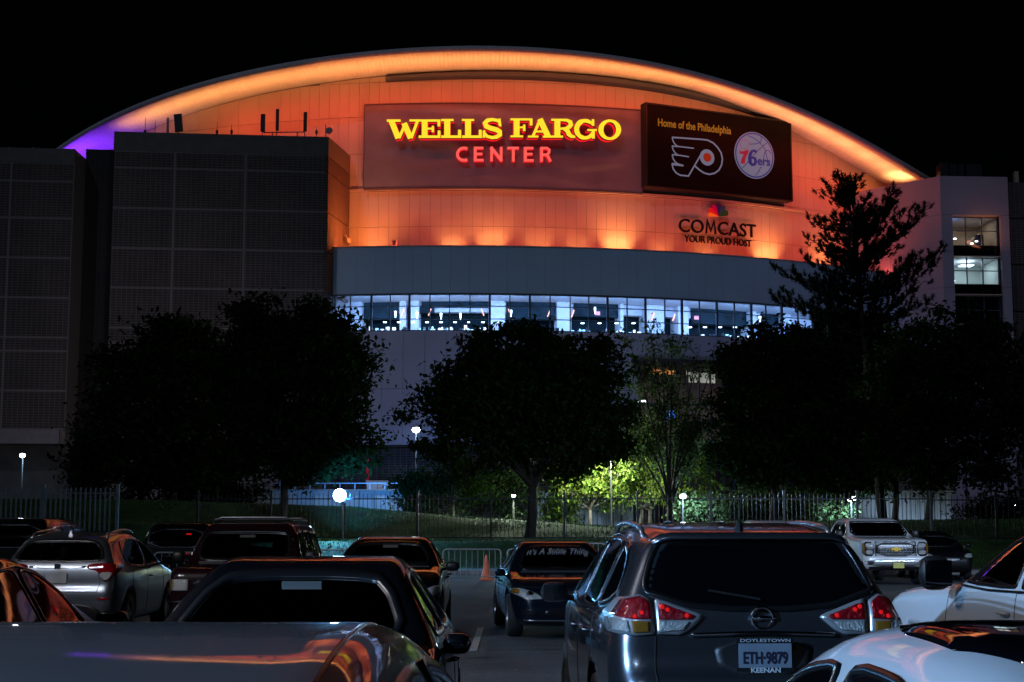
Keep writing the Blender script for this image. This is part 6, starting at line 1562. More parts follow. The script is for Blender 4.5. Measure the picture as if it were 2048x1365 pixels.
c.interior(0.1, 0.62, mirror=(0.5, 1.24), wheel=(0.62, .92), dash=(0.9, .86)); c.done()

# --- black sedan facing the camera behind it -----------------------------------
c = Car('black_sedan', 'black sedan facing the camera right behind the silver grey roof', 'car', spec(SEDAN, H=1.425, **HERO), p_black, (-1.27, 9.75), DN)
sedan_common(c, True)
c.patch('headlight', [(.52, .66), (.84, .70), (.80, .78), (.55, .74)], 'front', 0.005, m_clear); c.patch('headlight', [(-.52, .66), (-.84, .70), (-.80, .78), (-.55, .74)], 'front', 0.005, m_clear)
c.patch('grille', [(-.4, .6), (.4, .6), (.45, .72), (-.45, .72)], 'front', 0.004, m_trim)
c.interior(0.1, 0.62, mirror=(0.42, 1.26), wheel=(0.60, .93), dash=(0.9, .86), seat_m=m_seatl); c.done()

# --- grey crossover seen from behind -------------------------------------------
c = Car('crossover', 'gunmetal crossover seen from behind with a dark rear window and red tail lights', 'car', ROGUE, p_rogue, (1.38, 11.2), UP + math.radians(2.0))
c.window('rear_window', [(-.70, 1.24), (-.645, 1.42), (-.58, 1.54), (-.54, 1.56), (.54, 1.56), (.58, 1.54), (.645, 1.42), (.70, 1.24), (.62, 1.215), (.36, 1.13), (-.36, 1.13), (-.62, 1.215)], 'rear', m_gopq, 0.03)
side_windows(c, [[(.90, 1.12), (.62, 1.30), (.25, 1.49), (-.10, 1.55), (-.12, 1.09)], [(-.19, 1.09), (-.17, 1.555), (-.65, 1.56), (-1.02, 1.53), (-1.08, 1.10)], [(-1.15, 1.11), (-1.10, 1.525), (-1.42, 1.47), (-1.66, 1.33), (-1.72, 1.19)]], False, m_gopq, 0.022)
for sd in (1, -1):
    # outer cluster wraps the corner: projected from the side and from behind
    ax = 'left' if sd == 1 else 'right'
    o = c.patch('tail_light', [(sd * .63, 1.005), (sd * .64, 1.19), (sd * .70, 1.225), (sd * .80, 1.20), (sd * .865, 1.10), (sd * .875, 1.01), (sd * .74, .995)], 'rear', 0.012, m_hous, it=0, rings=4)
    c.patch('red_lens', [(sd * .65, 1.09), (sd * .655, 1.18), (sd * .70, 1.21), (sd * .79, 1.19), (sd * .845, 1.10), (sd * .75, 1.085)], 'rear', 0.018, m_clearred, it=0, rings=5, parent=o)
    c.patch('amber_lens', [(sd * .66, 1.015), (sd * .66, 1.075), (sd * .76, 1.075), (sd * .75, 1.01)], 'rear', 0.018, m_amber, it=0, rings=3, parent=o)
    c.patch('clear_lens', [(sd * .77, 1.015), (sd * .775, 1.075), (sd * .855, 1.085), (sd * .86, 1.02)], 'rear', 0.018, m_clear, it=0, rings=3, parent=o)
    o = c.patch('tail_light', [(sd * .615, 1.005), (sd * .62, 1.20), (sd * .56, 1.185), (sd * .36, 1.115), (sd * .34, 1.10), (sd * .42, 1.03), (sd * .48, 1.0)], 'rear', 0.012, m_hous, it=0, rings=4)
    c.patch('red_lens', [(sd * .605, 1.085), (sd * .605, 1.175), (sd * .56, 1.165), (sd * .39, 1.105), (sd * .41, 1.085)], 'rear', 0.018, m_clearred, it=0, rings=4, parent=o)
    c.patch('clear_lens', [(sd * .605, 1.015), (sd * .605, 1.072), (sd * .42, 1.072), (sd * .46, 1.025)], 'rear', 0.018, m_clear, it=0, rings=4, parent=o)
    for (yy, zz) in ((.44, 1.105), (.55, 1.135), (.58, 1.15), (.70, 1.12), (.74, 1.10)):
        a, n = c.proj((sd * yy, zz), 'rear'); MB().lathe(a + n * 0.02, [(0, -.006), (.012, -.003), (.014, .003), (0, .006)], 10, axis='x').build('reflector', m_redb, o, local=True)
    c.strip('panel_gap', [(sd * .625, .99), (sd * .635, .80), (sd * .62, .70)], 'rear', 0.005, m_seam, off=0.0)
    c.patch('bumper_reflector', [(sd * .6, .47), (sd * .82, .48), (sd * .82, .50), (sd * .6, .50)], 'rear', 0.006, m_red, it=1, rings=2)
c.strip('panel_gap', [(-.62, .70), (-.3, .655), (.3, .655), (.62, .70)], 'rear', 0.006, m_seam, n=30)
c.strip('chrome_strip', [(-.42, 1.0), (0, 1.012), (.42, 1.0)], 'rear', 0.012, m_chrome, off=0.012, n=24)
a, n = c.proj((0, 1.095), 'rear')
mb = MB(); R_ = 0.062
mb.tube([(a.x - .012, R_ * math.cos(t), a.z + R_ * math.sin(t)) for t in np.linspace(0, 2 * PI, 25)], 0.010, 8, cap=False); mb.box((a.x - .014, 0, a.z), (.012, .155, .026))
mb.build('badge', m_chrome, c.root, smooth=True, local=True)
# black patch standing in for shade round the plate, plate, wiper, spoiler, antenna, lower bumper
c.patch('plate_shade', [(-.26, .78), (.26, .78), (.30, .975), (-.30, .975)], 'rear', 0.003, m_plastic, it=1)
c.plate(0.0, .885, 'rear', 'ETH\u00b79879', bg=(0.20, 0.24, 0.30), fg=(0.012, 0.012, 0.04), off=0.035, frame=('DOYLESTOWN', 'KEENAN'))
c.patch('lower_bumper', [(-.80, .30), (.80, .30), (.84, .45), (-.84, .45)], 'rear', 0.006, m_plastic, it=1)
mb = MB(); a, n = c.proj((0, 1.19), 'rear'); b, _ = c.proj((.30, 1.24), 'rear')
mb.tube([a + n * .02, b + n * .02], .008, 6); mb.build('rear_wiper', m_plastic, c.root, local=True)
V = []; ys_ = np.linspace(-.60, .60, 21)
for y in ys_:
    a, _ = c.proj((-1.70, y), 'top'); e = 0.12 * (1 - (abs(y) / .64) ** 6)
    V += [(a.x + .05, y, a.z + .004), (a.x - .12, y, a.z + .008), (a.x - .17 - e * .35, y, a.z - .016), (a.x - .17 - e * .3, y, a.z - .038), (a.x - .06, y, a.z - .03)]
Fc = [];
for i in range(20):
    for k in range(5): Fc.append((5 * i + k, 5 * i + (k + 1) % 5, 5 * i + 5 + (k + 1) % 5, 5 * i + 5 + k))
Fc += [(4, 3, 2, 1, 0), (100, 101, 102, 103, 104)]
sp_ = mk('spoiler', V, Fc, p_rogue, c.root, smooth=True, local=True)
a, _ = c.proj((-1.5, 0), 'top')
MB().tube([(a.x, 0, a.z), (a.x - .02, 0, a.z + .05)], [.03, .018], 8).build('antenna_base', m_plastic, c.root, local=True)
MB().tube([(a.x - .02, 0, a.z + .04), (a.x - .10, 0.0, a.z + .22)], [.006, .003], 6).build('antenna_rod', m_plastic, c.root, local=True)
c.rails(-1.45, 0.2, 0.60, 0.045)
c.strip('belt_chrome', [(-1.70, 1.15), (-1.1, 1.075), (-.1, 1.065), (.9, 1.10)], 'left', 0.007, m_chrome, off=0.004, n=40)
c.strip('window_chrome', [(-1.74, 1.2), (-1.62, 1.37), (-1.4, 1.49), (-1.05, 1.55), (-.4, 1.58), (.1, 1.56)], 'left', 0.007, m_chrome, off=0.004, n=40)
seams(c, [[(.9, 1.1), (.98, .7), (.9, .35)], [(-.15, 1.08), (-.17, .35)], [(-1.1, 1.09), (-1.15, .9), (-1.0, .62), (-.9, .5)]])
c.patch('fuel_cap', [(-1.62, .93), (-1.46, .93), (-1.46, 1.06), (-1.62, 1.06)], 'left', 0.002, p_rogue, it=1, thick=.006)
handles(c, [(.05, .93), (-.88, .95)]); c.mirror(0.80, 1.13, .22, .15)
c.wheels_(); c.done()

# --- lettered black sedan ------------------------------------------------------------
c = Car('black_sedan', 'black sedan with white script lettering across the top of its windscreen', 'car', spec(SEDAN, H=1.44, nph=130, step=.03, nth=36), p_black2, (0.70, 25.15), DN + math.radians(4.5))
sedan_common(c, True)
for sd in (1, -1):
    o = c.patch('headlight', [(sd * .40, .60), (sd * .55, .70), (sd * .74, .755), (sd * .86, .745), (sd * .88, .68), (sd * .76, .64), (sd * .66, .585), (sd * .55, .60)], 'front', 0.008, m_clear, it=1)
    c.patch('indicator', [(sd * .755, .665), (sd * .76, .745), (sd * .86, .738), (sd * .865, .69)], 'front', 0.013, m_amber, it=1, rings=3, parent=o)
    a, n = c.proj((sd * .62, .66), 'front'); MB().lathe(a + n * .014, [(0, .012), (.035, .01), (.05, 0), (.05, -.01)], 14, axis='x').build('projector', m_chrome, o, smooth=True, local=True)
    c.patch('fog_lamp_opening', [(sd * .5, .36), (sd * .76, .37), (sd * .74, .46), (sd * .52, .44)], 'front', 0.004, m_trim, it=1)
c.patch('grille', [(-.28, .60), (.28, .60), (.34, .72), (-.34, .72)], 'front', 0.006, m_black, it=1)
for z in (.63, .66, .69): c.strip('grille_bar', [(-.30, z), (.30, z)], 'front', .005, m_dkmetal, off=.006, n=10)
c.patch('lower_intake', [(-.42, .34), (.42, .34), (.40, .46), (-.40, .46)], 'front', 0.005, m_trim, it=1)
c.strip('bumper_lip', [(-.7, .29), (0, .285), (.7, .29)], 'front', .012, m_rim, off=.004)
c.strip('panel_gap', [(-.82, .80), (-.7, .77), (0, .745), (.7, .77), (.82, .80)], 'front', .005, m_seam)
gl, g0, g1 = glyphs("It's A Subie Thing", 0.085, shear=0.5, bold=0.0, depth=0.002)
k = 1.02 / (g1 - g0); VV = []; FF = []
for ch, V, Fc in gl:
    b = len(VV)
    for x, y, z in V:
        yy = (x - g0) * k - 0.51; p, n = c.proj((yy, 1.235 + y * .9 - 0.05 * yy * yy), 'front'); q = p + n * (0.008); VV.append(tuple(q))
    FF += [tuple(b + i for i in f) for f in Fc]
mk('windscreen_lettering', VV, FF, mat('white_vinyl', (0.6, 0.6, 0.65), 0.5), c.root, local=True)
tg = MB(); tg.tube([(0.40, 0, 1.24), (0.42, 0, 1.20)], .004, 4); tg.lathe((0.42, 0, 1.12), [(.0, .08), (.045, .06), (.05, .0), (.025, -.02), (.055, -.10), (.04, -.13), (0, -.14)], 12)
tg.build('hanging_charm', mat('aqua_charm', (0.10, 0.45, 0.55), 0.6), c.root, smooth=True, local=True)
c.interior(0.1, 0.60, mirror=(0.42, 1.27), wheel=(0.60, .93), dash=(0.9, .86)); c.done()

# --- dark hatchback beside it ---------------------------------------------------------
c = Car('dark_hatchback', 'dark hatchback facing the camera with orange glow on its bonnet', 'car', spec(SEDAN, H=1.50, nph=120, step=.035, nth=30,
    profile=[(2.15, .20), (2.25, .36), (2.27, .52), (2.22, .68), (2.05, .82), (1.6, .95), (1.15, 1.03), (0.9, 1.07), (0.45, 1.32), (0.1, 1.46), (-.25, 1.51), (-.8, 1.50), (-1.4, 1.42), (-1.8, 1.25), (-2.05, 1.0), (-2.15, .8), (-2.15, .4), (-2.05, .22), (1.8, .2)],
    width=[(0, .78), (.22, .84), (.45, .89), (.7, .90), (.92, .88), (1.02, .84), (1.3, .70), (1.46, .58), (1.7, .50)], belt=1.0), p_black, (-1.93, 24.8), DN)
c.window('windscreen', [(-.70, 1.09), (-.54, 1.40), (-.3, 1.44), (.3, 1.44), (.54, 1.40), (.70, 1.09), (.4, 1.07), (-.4, 1.07)], 'front', m_gcar, 0.05, True)
side_windows(c, [[(.6, 1.06), (.45, 1.25), (.15, 1.40), (-.15, 1.44), (-.18, 1.04)], [(-.24, 1.04), (-.22, 1.44), (-.8, 1.42), (-1.3, 1.34), (-1.4, 1.08)]], True, m_gcar)
for sd in (1, -1):
    o = c.patch('headlight', [(sd * .50, .62), (sd * .60, .72), (sd * .80, .80), (sd * .87, .79), (sd * .86, .70), (sd * .70, .62)], 'front', 0.008, m_clear, it=1)
    c.patch('indicator', [(sd * .82, .70), (sd * .82, .78), (sd * .86, .78), (sd * .86, .72)], 'front', .012, m_amber, it=1, rings=2, parent=o)
c.patch('grille', [(-.35, .62), (.35, .62), (.4, .74), (-.4, .74)], 'front', .006, m_trim, it=1); c.patch('lower_intake', [(-.5, .32), (.5, .32), (.45, .48), (-.45, .48)], 'front', .005, m_trim, it=1)
seams(c, [[(.85, 1.0), (.9, .6), (.8, .28)], [(-.2, 1.0), (-.2, .28)]]); handles(c, [(.0, .86), (-.9, .88)]); c.mirror(0.68, 1.05, m=m_plastic)
c.interior(0.0, 0.66, mirror=(0.34, 1.34), wheel=(0.5, 1.0), dash=(0.8, .94), seat_m=mat('teal_seat_cover', (0.05, 0.16, 0.22), .8)); c.wheels_(); c.done()

# --- boxy off-roader --------------------------------------------------------------------
c = Car('off_roader', 'boxy dark off-roader with a roof rack and one square headlight lit by the lot', 'car', BOXY, p_maroon, (-4.12, 24.6), DN)
c.window('windscreen', [(-.74, 1.16), (-.68, 1.58), (-.5, 1.62), (.5, 1.62), (.68, 1.58), (.74, 1.16), (.4, 1.14), (-.4, 1.14)], 'front', m_gcar, 0.05, True, it=2)
side_windows(c, [[(.80, 1.16), (.50, 1.52), (.38, 1.60), (-.18, 1.61), (-.18, 1.15)], [(-.25, 1.15), (-.25, 1.61), (-1.0, 1.61), (-1.0, 1.15)], [(-1.08, 1.15), (-1.08, 1.6), (-1.9, 1.57), (-1.95, 1.17)]], True, m_gcar)
c.window('rear_window', [(-.68, 1.2), (-.62, 1.58), (.62, 1.58), (.68, 1.2)], 'rear', m_gcar, .04, True)
for sd in (1, -1):
    o = c.patch('headlight', [(sd * .56, .74), (sd * .56, .90), (sd * .78, .90), (sd * .78, .74)], 'front', .012, m_clear, it=0)
    c.patch('indicator', [(sd * .79, .74), (sd * .79, .90), (sd * .86, .89), (sd * .86, .75)], 'front', .012, m_amber, it=0, rings=3)
c.patch('grille', [(-.50, .74), (-.50, .92), (.50, .92), (.50, .74)], 'front', .008, m_trim, it=1)
for i in range(9): c.strip('grille_bar', [(-.4 + i * .1, .75), (-.4 + i * .1, .91)], 'front', .012, m_dkmetal, off=.01, n=4)
c.patch('bumper', [(-.88, .44), (-.88, .62), (.88, .62), (.88, .44)], 'front', .05, m_plastic, it=1, thick=.06)
c.rails(-1.9, 0.25, .62, .05, m=m_dkmetal, r=.016)
for i, x in enumerate((-1.5, -1.15, -.8, -.45, -.1)):
    MB().tube([(x, -.62, 1.775), (x, .62, 1.775)], .014, 6).build('roof_bar', m_dkmetal, c.root, local=True)
for x in (-1.7, .1):
    MB().tube([(x, -.62, 1.77), (x, -.5, 1.81), (x, .5, 1.81), (x, .62, 1.77)], .016, 8).build('roof_bar', m_metal, c.root, smooth=True, local=True)
seams(c, [[(.9, 1.1), (.95, .7), (.85, .4)], [(-.21, 1.14), (-.21, .4)], [(-1.04, 1.14), (-1.04, .7)]]); handles(c, [(.0, 1.0), (-.85, 1.0)], m_plastic); c.mirror(.85, 1.2, .2, .2, m=m_plastic)
c.interior(0.2, .78, mirror=(.62, 1.5), wheel=(.72, 1.08), dash=(.95, 1.02), seat_m=m_seatl); c.wheels_(); c.done()

# --- silver hatchback seen from behind ------------------------------------------------------
c = Car('silver_hatchback', 'silver compact crossover seen from behind with a dark rear window and a pale headrest inside', 'car', HRV, p_silver, (-6.62, 24.5), UP)
c.window('rear_window', [(-.66, 1.16), (-.62, 1.32), (-.50, 1.45), (-.3, 1.475), (.3, 1.475), (.50, 1.45), (.62, 1.32), (.66, 1.16), (.4, 1.14), (-.4, 1.14)], 'rear', m_gdark, 0.035, True)
side_windows(c, [[(.8, 1.08), (.5, 1.27), (.15, 1.44), (-.15, 1.49), (-.16, 1.04)], [(-.22, 1.04), (-.2, 1.49), (-.7, 1.49), (-1.15, 1.45), (-1.3, 1.3), (-1.3, 1.12), (-1.1, 1.06)]], True, m_gdark)
for sd in (1, -1):
    o = c.patch('tail_light', [(sd * .42, 1.05), (sd * .45, 1.12), (sd * .80, 1.13), (sd * .84, 1.05), (sd * .84, .97), (sd * .74, .86), (sd * .66, .88), (sd * .60, 1.02)], 'rear', .010, m_red, it=1)
    c.patch('clear_lens', [(sd * .64, .92), (sd * .62, 1.0), (sd * .80, 1.0), (sd * .79, .94), (sd * .72, .87)], 'rear', .015, m_clear, it=1, rings=4, parent=o)
    c.strip('panel_gap', [(sd * .60, 1.0), (sd * .64, .85), (sd * .6, .72)], 'rear', .004, m_seam)
    c.patch('bumper_reflector', [(sd * .62, .60), (sd * .80, .61), (sd * .80, .64), (sd * .62, .64)], 'rear', .006, m_red, it=1, rings=2)
c.patch('garnish', [(-.42, 1.055), (.42, 1.055), (.42, 1.10), (-.42, 1.10)], 'rear', .008, p_silver, it=1)
c.patch('lower_bumper', [(-.70, .26), (.70, .26), (.66, .50), (.3, .56), (-.3, .56), (-.66, .50)], 'rear', .006, m_plastic, it=1)
c.plate(0, .92, 'rear', None, bg=(.40, .44, .48), off=.02); 
c.strip('panel_gap', [(-.62, .72), (.62, .72)], 'rear', .005, m_seam)
a, n = c.proj((0, 1.08), 'rear'); MB().box(a + n * .015, (.012, .09, .07)).build('badge', m_chrome, c.root, local=True)
c.rails(-1.5, .1, .56, .05); seams(c, [[(.85, 1.05), (.9, .7), (.8, .34)], [(-.18, 1.04), (-.2, .34)], [(-1.1, 1.05), (-1.1, .8), (-.9, .5)]]); handles(c, [(.0, .9)]); c.mirror(.75, 1.12)
a, _ = c.proj((-1.35, 0), 'top'); MB().hexa([(a.x - .1, -.03, a.z - .01), (a.x + .08, -.02, a.z - .01), (a.x + .08, .02, a.z - .01), (a.x - .1, .03, a.z - .01), (a.x - .08, -.006, a.z + .06), (a.x - .03, -.006, a.z + .04), (a.x - .03, .006, a.z + .04), (a.x - .08, .006, a.z + .06)]).build('roof_antenna', p_silver, c.root, local=True)
c.interior(.1, .70, mirror=(.4, 1.38), wheel=(.6, 1.02), dash=(.85, .98), seat_m=mat('pale_seat', (.4, .42, .36), .8)); c.wheels_(); c.done()

# --- black car at the left with the orange side window ------------------------------------
c = Car('black_car', 'black car at the left edge mirroring the orange arena in its side window', 'car', spec(SEDAN, H=1.40, **HERO), p_black, (-3.76, 9.95), UP)
side_windows(c, SED_WIN, False, m_gopq, .02)
c.strip('window_chrome', [(-1.36, 1.0), (-1.25, 1.15), (-1.0, 1.265), (-.5, 1.355), (-.12, 1.375), (.22, 1.335), (.52, 1.175), (.66, .985)], 'right', .007, m_chrome, off=.006, n=50)
c.window('windscreen', [(-.70, 1.0), (-.53, 1.31), (-.3, 1.34), (.3, 1.34), (.53, 1.31), (.70, 1.0), (.4, .985), (-.4, .985)], 'front', m_gopq, .05)
c.window('rear_window', [(-.60, 1.08), (-.46, 1.29), (-.25, 1.32), (.25, 1.32), (.46, 1.29), (.60, 1.08), (.3, 1.06), (-.3, 1.06)], 'rear', m_gopq, .04)
seams(c, [[(.85, .95), (.9, .6), (.8, .28)], [(-.18, .94), (-.2, .28)]]); handles(c, [(.02, .80)], m_chrome); c.mirror(.72, .98); c.wheels_(); c.done()

# --- far dark van and suv -------------------------------------------------------------------
def van(label, loc, heading, pnt, sp=VAN, tail=True, rack=False, name='dark_van', cat='van', opened=False):
    c = Car(name, label, cat, sp, pnt, loc, heading); g = m_gdark if opened else m_gopq; H = sp['H']; b = sp['belt'] + .06
    c.window('rear_window', [(-.72, b + .04), (-.64, H - .14), (.64, H - .14), (.72, b + .04)], 'rear', g, .04, opened)
    c.window('windscreen', [(-.74, b), (-.62, H - .14), (.62, H - .14), (.74, b)], 'front', g, .05, opened)
    side_windows(c, [[(.75, b + .03), (.45, H - .25), (.1, H - .16), (-.2, H - .16), (-.2, b)], [(-.27, b), (-.27, H - .16), (-1.1, H - .16), (-1.1, b)], [(-1.18, b), (-1.18, H - .17), (-1.85, H - .22), (-2.0, b + .05)]], opened, g, .025)
    for sd in (1, -1):
        c.patch('tail_light', [(sd * .74, .85), (sd * .72, 1.15), (sd * .85, 1.15), (sd * .88, .85)], 'rear', .01, m_clearred, it=1)
        c.patch('headlight', [(sd * .5, .72), (sd * .55, .84), (sd * .82, .88), (sd * .84, .74)], 'front', .01, m_clear, it=1)
    c.patch('bumper', [(-.84, .3), (.84, .3), (.84, .5), (-.84, .5)], 'rear', .01, m_plastic, it=1); c.patch('grille', [(-.4, .62), (.4, .62), (.42, .76), (-.42, .76)], 'front', .006, m_trim, it=1)
    seams(c, [[(.9, b), (.9, .4)], [(-.23, b), (-.23, .4)], [(-1.14, b), (-1.14, .6)]]); handles(c, [(0, b - .12), (-.9, b - .12)]); c.mirror(.9, b + .05)
    if rack: c.rails(-1.8, .2, .62, .07, r=.02, m=m_rim)
    c.wheels_(); return c
c = van('dark minivan with red glints on its rear window behind the off-roader', (-7.75, 38.0), UP, p_dark)
for zz in (1.52, 1.08): 
    a, n = c.proj((-.25, zz), 'rear'); MB().box(a + n * .008, (.01, .12, .03)).build('red_glint', m_redb, c.root, local=True)  # red reflections put in as small glowing boxes
c.rails(-2.0, .3, .72, .04); c.done()
c = van('long dark van behind the silver compact crossover', (-11.4, 37.5), UP, p_dark, sp=spec(VAN, H=1.90, profile=[(x, z * 1.055 if z > 1 else z) for x, z in VAN['profile']])); c.done()
c = van('dark sport utility with silver roof rails behind the gunmetal crossover', (4.35, 36.0), DN, p_dark, sp=spec(BOXY, H=1.80, profile=[(x, z * 1.04 if z > 1.3 else z) for x, z in BOXY['profile']]), rack=True, name='dark_suv', cat='car'); c.done()
c = van('white high-roofed van beside the white pickup truck', (9.0, 54.0), DN, p_white, sp=spec(VAN, H=1.98, profile=[(x, z * 1.10 if z > 1 else z) for x, z in VAN['profile']]), name='white_van'); c.done()
c = van('dark car parked past the white pickup truck', (14.3, 52.5), DN, p_dark, sp=spec(HRV, **LOW), name='dark_car', cat='car'); c.done()

# --- white pickup ------------------------------------------------------------------------------
PICK = spec(BOXY, H=1.88, belt=1.28, k=0.08, nph=110, step=.05, nth=30, r_wheel=.41, r_arch=.49, wheels=(1.95, -1.75), spine=.85, e_f=.45, e_r=.5,
    profile=[(2.72, .42), (2.86, .48), (2.90, .66), (2.86, .74), (2.86, 1.12), (2.78, 1.25), (2.5, 1.30), (1.6, 1.34), (1.45, 1.37), (1.0, 1.70), (.75, 1.84), (.4, 1.885), (-.3, 1.885), (-.55, 1.84), (-.68, 1.4), (-.72, 1.34), (-2.85, 1.34), (-2.92, 1.2), (-2.92, .6), (-2.8, .45), (2.4, .40)],
    width=[(0, .92), (.4, .98), (.7, 1.01), (1.0, 1.015), (1.22, 1.0), (1.32, .97), (1.6, .86), (1.8, .74), (1.88, .64), (2.1, .6)],
    plan=[(-3.2, .96), (-2.8, .985), (1.5, .99), (2.5, .975), (2.8, .93), (3.0, .82)], plan_up=[(-3.2, .98), (-.3, 1.0), (.8, 1.0), (1.6, .95), (3.2, .9)])
c = Car('pickup_truck', 'white pickup truck facing the camera with chrome grille and a yellow number plate', 'truck', PICK, p_white, (11.1, 48.3), DN + math.radians(3.5)); c.root.scale = (1.06, 1.06, 1.06)
c.window('windscreen', [(-.87, 1.37), (-.73, 1.75), (-.69, 1.79), (.69, 1.79), (.73, 1.75), (.87, 1.37), (.4, 1.35), (-.4, 1.35)], 'front', m_gcar, .03, True)
side_windows(c, [[(1.25, 1.37), (.95, 1.60), (.72, 1.74), (.38, 1.76), (.38, 1.35)], [(.30, 1.35), (.30, 1.76), (-.35, 1.74), (-.45, 1.36)]], True, m_gcar)
for sd in (1, -1):
    o = c.patch('headlight', [(sd * .60, .80), (sd * .60, 1.20), (sd * .92, 1.20), (sd * .93, .82)], 'front', .012, m_trim, it=1)
    c.patch('upper_lamp', [(sd * .63, 1.04), (sd * .63, 1.17), (sd * .85, 1.17), (sd * .85, 1.04)], 'front', .018, m_clear, it=1, rings=3, parent=o)
    c.patch('lower_lamp', [(sd * .64, .86), (sd * .64, .97), (sd * .85, .97), (sd * .85, .86)], 'front', .018, m_clear, it=1, rings=3, parent=o)
    c.patch('marker', [(sd * .87, .86), (sd * .87, 1.17), (sd * .92, 1.16), (sd * .92, .88)], 'front', .018, m_amber, it=1, rings=2, parent=o)
g = c.patch('grille', [(-.57, .80), (-.57, 1.20), (.57, 1.20), (.57, .80)], 'front', .010, m_trim, it=1)
for i in range(8):
    z = .84 + i * .047
    c.strip('grille_bar', [(-.55, z), (.55, z)], 'front', .006, m_chrome if i in (3, 4) else m_metal, off=.016, n=10, parent=g)
for i in range(14): c.strip('grille_bar', [(-.52 + i * .08, .83), (-.48 + i * .08, 1.18)], 'front', .004, m_metal, off=.02, n=4, parent=g)
for y0, y1 in ((-.57, -.57), (.57, .57)): c.strip('grille_surround', [(y0, .81), (y1, 1.19)], 'front', .016, m_chrome, off=.014, n=6)
c.strip('grille_surround', [(-.57, 1.2), (.57, 1.2)], 'front', .014, m_chrome, off=.012)
a, n = c.proj((0, 1.0), 'front'); mb = MB(); q = a + n * .035
mb.hexa([(q.x, q.y - .15, q.z - .03), (q.x, q.y + .13, q.z - .03), (q.x, q.y + .15, q.z + .03), (q.x, q.y - .13, q.z + .03)] + [(q.x + .02, q.y - .15, q.z - .03), (q.x + .02, q.y + .13, q.z - .03), (q.x + .02, q.y + .15, q.z + .03), (q.x + .02, q.y - .13, q.z + .03)])
mb.box(q + Vector((.012, 0, 0)), (.024, .09, .11)); mb.build('badge', mat('gold_badge', (.8, .5, .05), .3, metal=.3, emit=(.8, .5, .05), estr=.05), c.root, local=True)
c.patch('bumper', [(-.93, .56), (-.93, .70), (.93, .70), (.93, .56)], 'front', .03, m_chrome, it=1, thick=.04)
c.patch('lower_bumper', [(-.90, .44), (-.90, .545), (.90, .545), (.90, .44)], 'front', .012, m_plastic, it=1)
c.plate(0.05, .56, 'front', None, bg=(.62, .58, .12), off=.06)
seams(c, [[(1.3, 1.33), (1.35, .9), (1.25, .5)], [(.34, 1.34), (.34, .5)], [(-.55, 1.36), (-.6, .5)]]); handles(c, [(.5, 1.15), (-.25, 1.15)]); c.mirror(1.2, 1.42, .22, .26, m=m_plastic)
MB().box((1.0, -.1, 1.42), (.02, .3, .14), ry=.4).build('dashboard_paper', mat('pale_paper', (.5, .6, .55), .8), c.root, local=True)
c.interior(.75, .95, mirror=(.95, 1.66), wheel=(1.1, 1.28), dash=(1.35, 1.24)); c.wheels_(m_chrome); c.done()

# --- white suv at the right edge ---------------------------------------------------------------
c = Car('white_suv', 'white sport utility at the right edge with a big black side mirror', 'car', WSUV, p_white, (4.50, 11.7), UP + math.radians(5))
side_windows(c, [[(.52, 1.19), (.20, 1.37), (-.10, 1.53), (-.38, 1.60), (-.48, 1.61), (-.50, 1.17)], [(-.56, 1.17), (-.54, 1.61), (-.9, 1.61), (-1.14, 1.58), (-1.16, 1.18)], [(-1.22, 1.19), (-1.18, 1.57), (-1.6, 1.5), (-1.9, 1.27)]], True, m_gdark, .03)
c.window('windscreen', [(-.78, 1.20), (-.62, 1.55), (-.3, 1.60), (.3, 1.60), (.62, 1.55), (.78, 1.20), (.4, 1.18), (-.4, 1.18)], 'front', m_gcar, .05, True)
c.window('rear_window', [(-.7, 1.24), (-.6, 1.55), (.6, 1.55), (.7, 1.24)], 'rear', m_gopq, .04)
c.strip('belt_moulding', [(-1.9, 1.22), (-1.1, 1.165), (0, 1.155), (.55, 1.175)], 'left', .011, m_trim, off=.006, n=40)
seams(c, [[(.75, 1.16), (.85, .8), (.82, .4)], [(-.52, 1.15), (-.53, .4)], [(-1.16, 1.17), (-1.15, .9), (-.95, .5)], [(2.0, 1.06), (1.5, 1.115), (.75, 1.15)]]); handles(c, [(-.35, 1.0), (-1.0, 1.02)]); c.mirror(.58, 1.27, .26, .27, m=m_plastic, yo=.06)
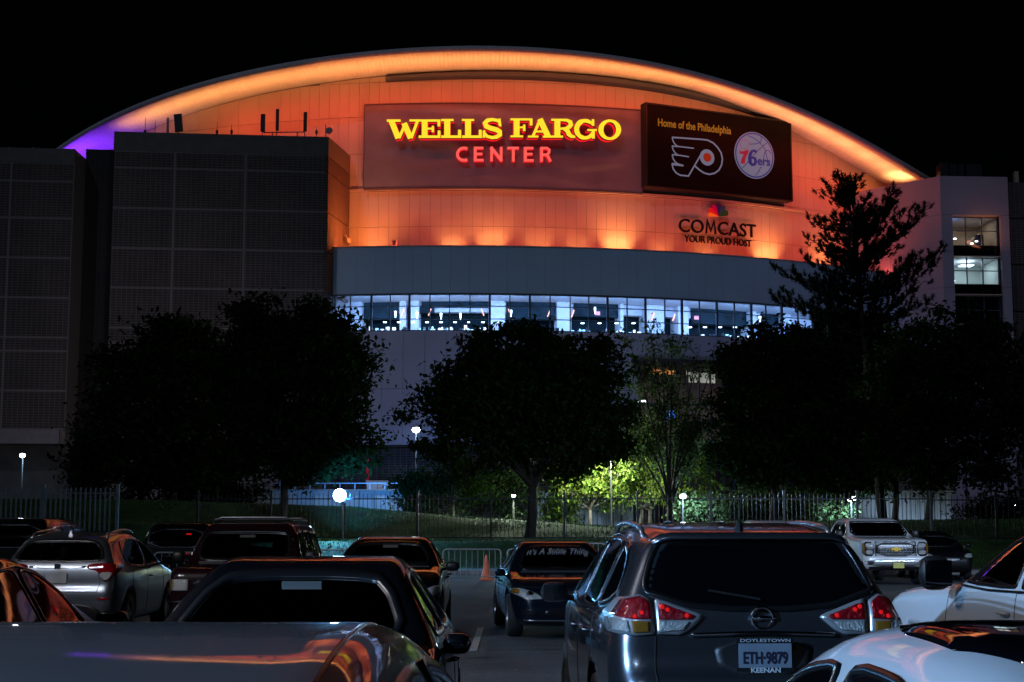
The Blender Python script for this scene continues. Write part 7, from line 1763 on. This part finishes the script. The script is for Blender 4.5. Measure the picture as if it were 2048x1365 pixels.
for sd in (1, -1): c.patch('headlight', [(sd * .55, .86), (sd * .6, 1.0), (sd * .85, 1.02), (sd * .88, .9)], 'front', .01, m_clear, it=1)
c.patch('grille', [(-.45, .7), (.45, .7), (.5, .95), (-.5, .95)], 'front', .006, m_trim, it=1)
c.interior(-.25, .8, mirror=(.1, 1.5), wheel=(.25, 1.12), dash=(.5, 1.06), seat_m=m_seatl); c.wheels_(); c.done()

# --- white car in the lower right corner with a black glass roof --------------------------------
c = Car('white_car', 'white car with a black glass roof in the lower right corner', 'car', spec(SEDAN, H=1.415, **HERO, width=[(0, .78), (.22, .84), (.45, .90), (.68, .91), (.86, .89), (.95, .85), (1.2, .70), (1.31, .64), (1.37, .60), (1.41, .50), (1.46, .4)],
   profile=[(2.28, .20), (2.38, .34), (2.40, .50), (2.36, .62), (2.20, .74), (1.80, .86), (1.25, .94), (0.98, .98), (0.55, 1.20), (0.18, 1.35), (-.15, 1.41), (-.55, 1.415), (-1.05, 1.35), (-1.45, 1.17), (-1.78, 1.06), (-2.15, 1.03), (-2.30, .98), (-2.38, .72), (-2.38, .45), (-2.28, .24), (-1.9, .18), (1.8, .18)]), p_white, (1.36, 3.50), UP)
side_windows(c, [[(.62, .97), (.50, 1.14), (.22, 1.28), (-.12, 1.325), (-.16, .96)], [(-.22, .96), (-.19, 1.325), (-.55, 1.325), (-.95, 1.25), (-.98, .97)]], False, m_gopq, .018)
c.window('windscreen', [(-.70, 1.0), (-.53, 1.28), (-.3, 1.31), (.3, 1.31), (.53, 1.28), (.70, 1.0), (.4, .985), (-.4, .985)], 'front', m_gopq, .04)
c.window('rear_window', [(-.60, 1.08), (-.46, 1.27), (-.25, 1.30), (.25, 1.30), (.46, 1.27), (.60, 1.08), (.3, 1.06), (-.3, 1.06)], 'rear', m_gopq, .04)
c.patch('glass_roof', [(.34, -.54), (-1.2, -.54), (-1.2, .54), (.34, .54)], 'top', .005, m_gopq, it=2, M=60, rings=10)
seams(c, [[(.85, .95), (.9, .6), (.8, .28)], [(-.18, .94), (-.2, .28)]]); handles(c, [(.02, .80)]); c.mirror(.72, .98); c.wheels_(); c.done()
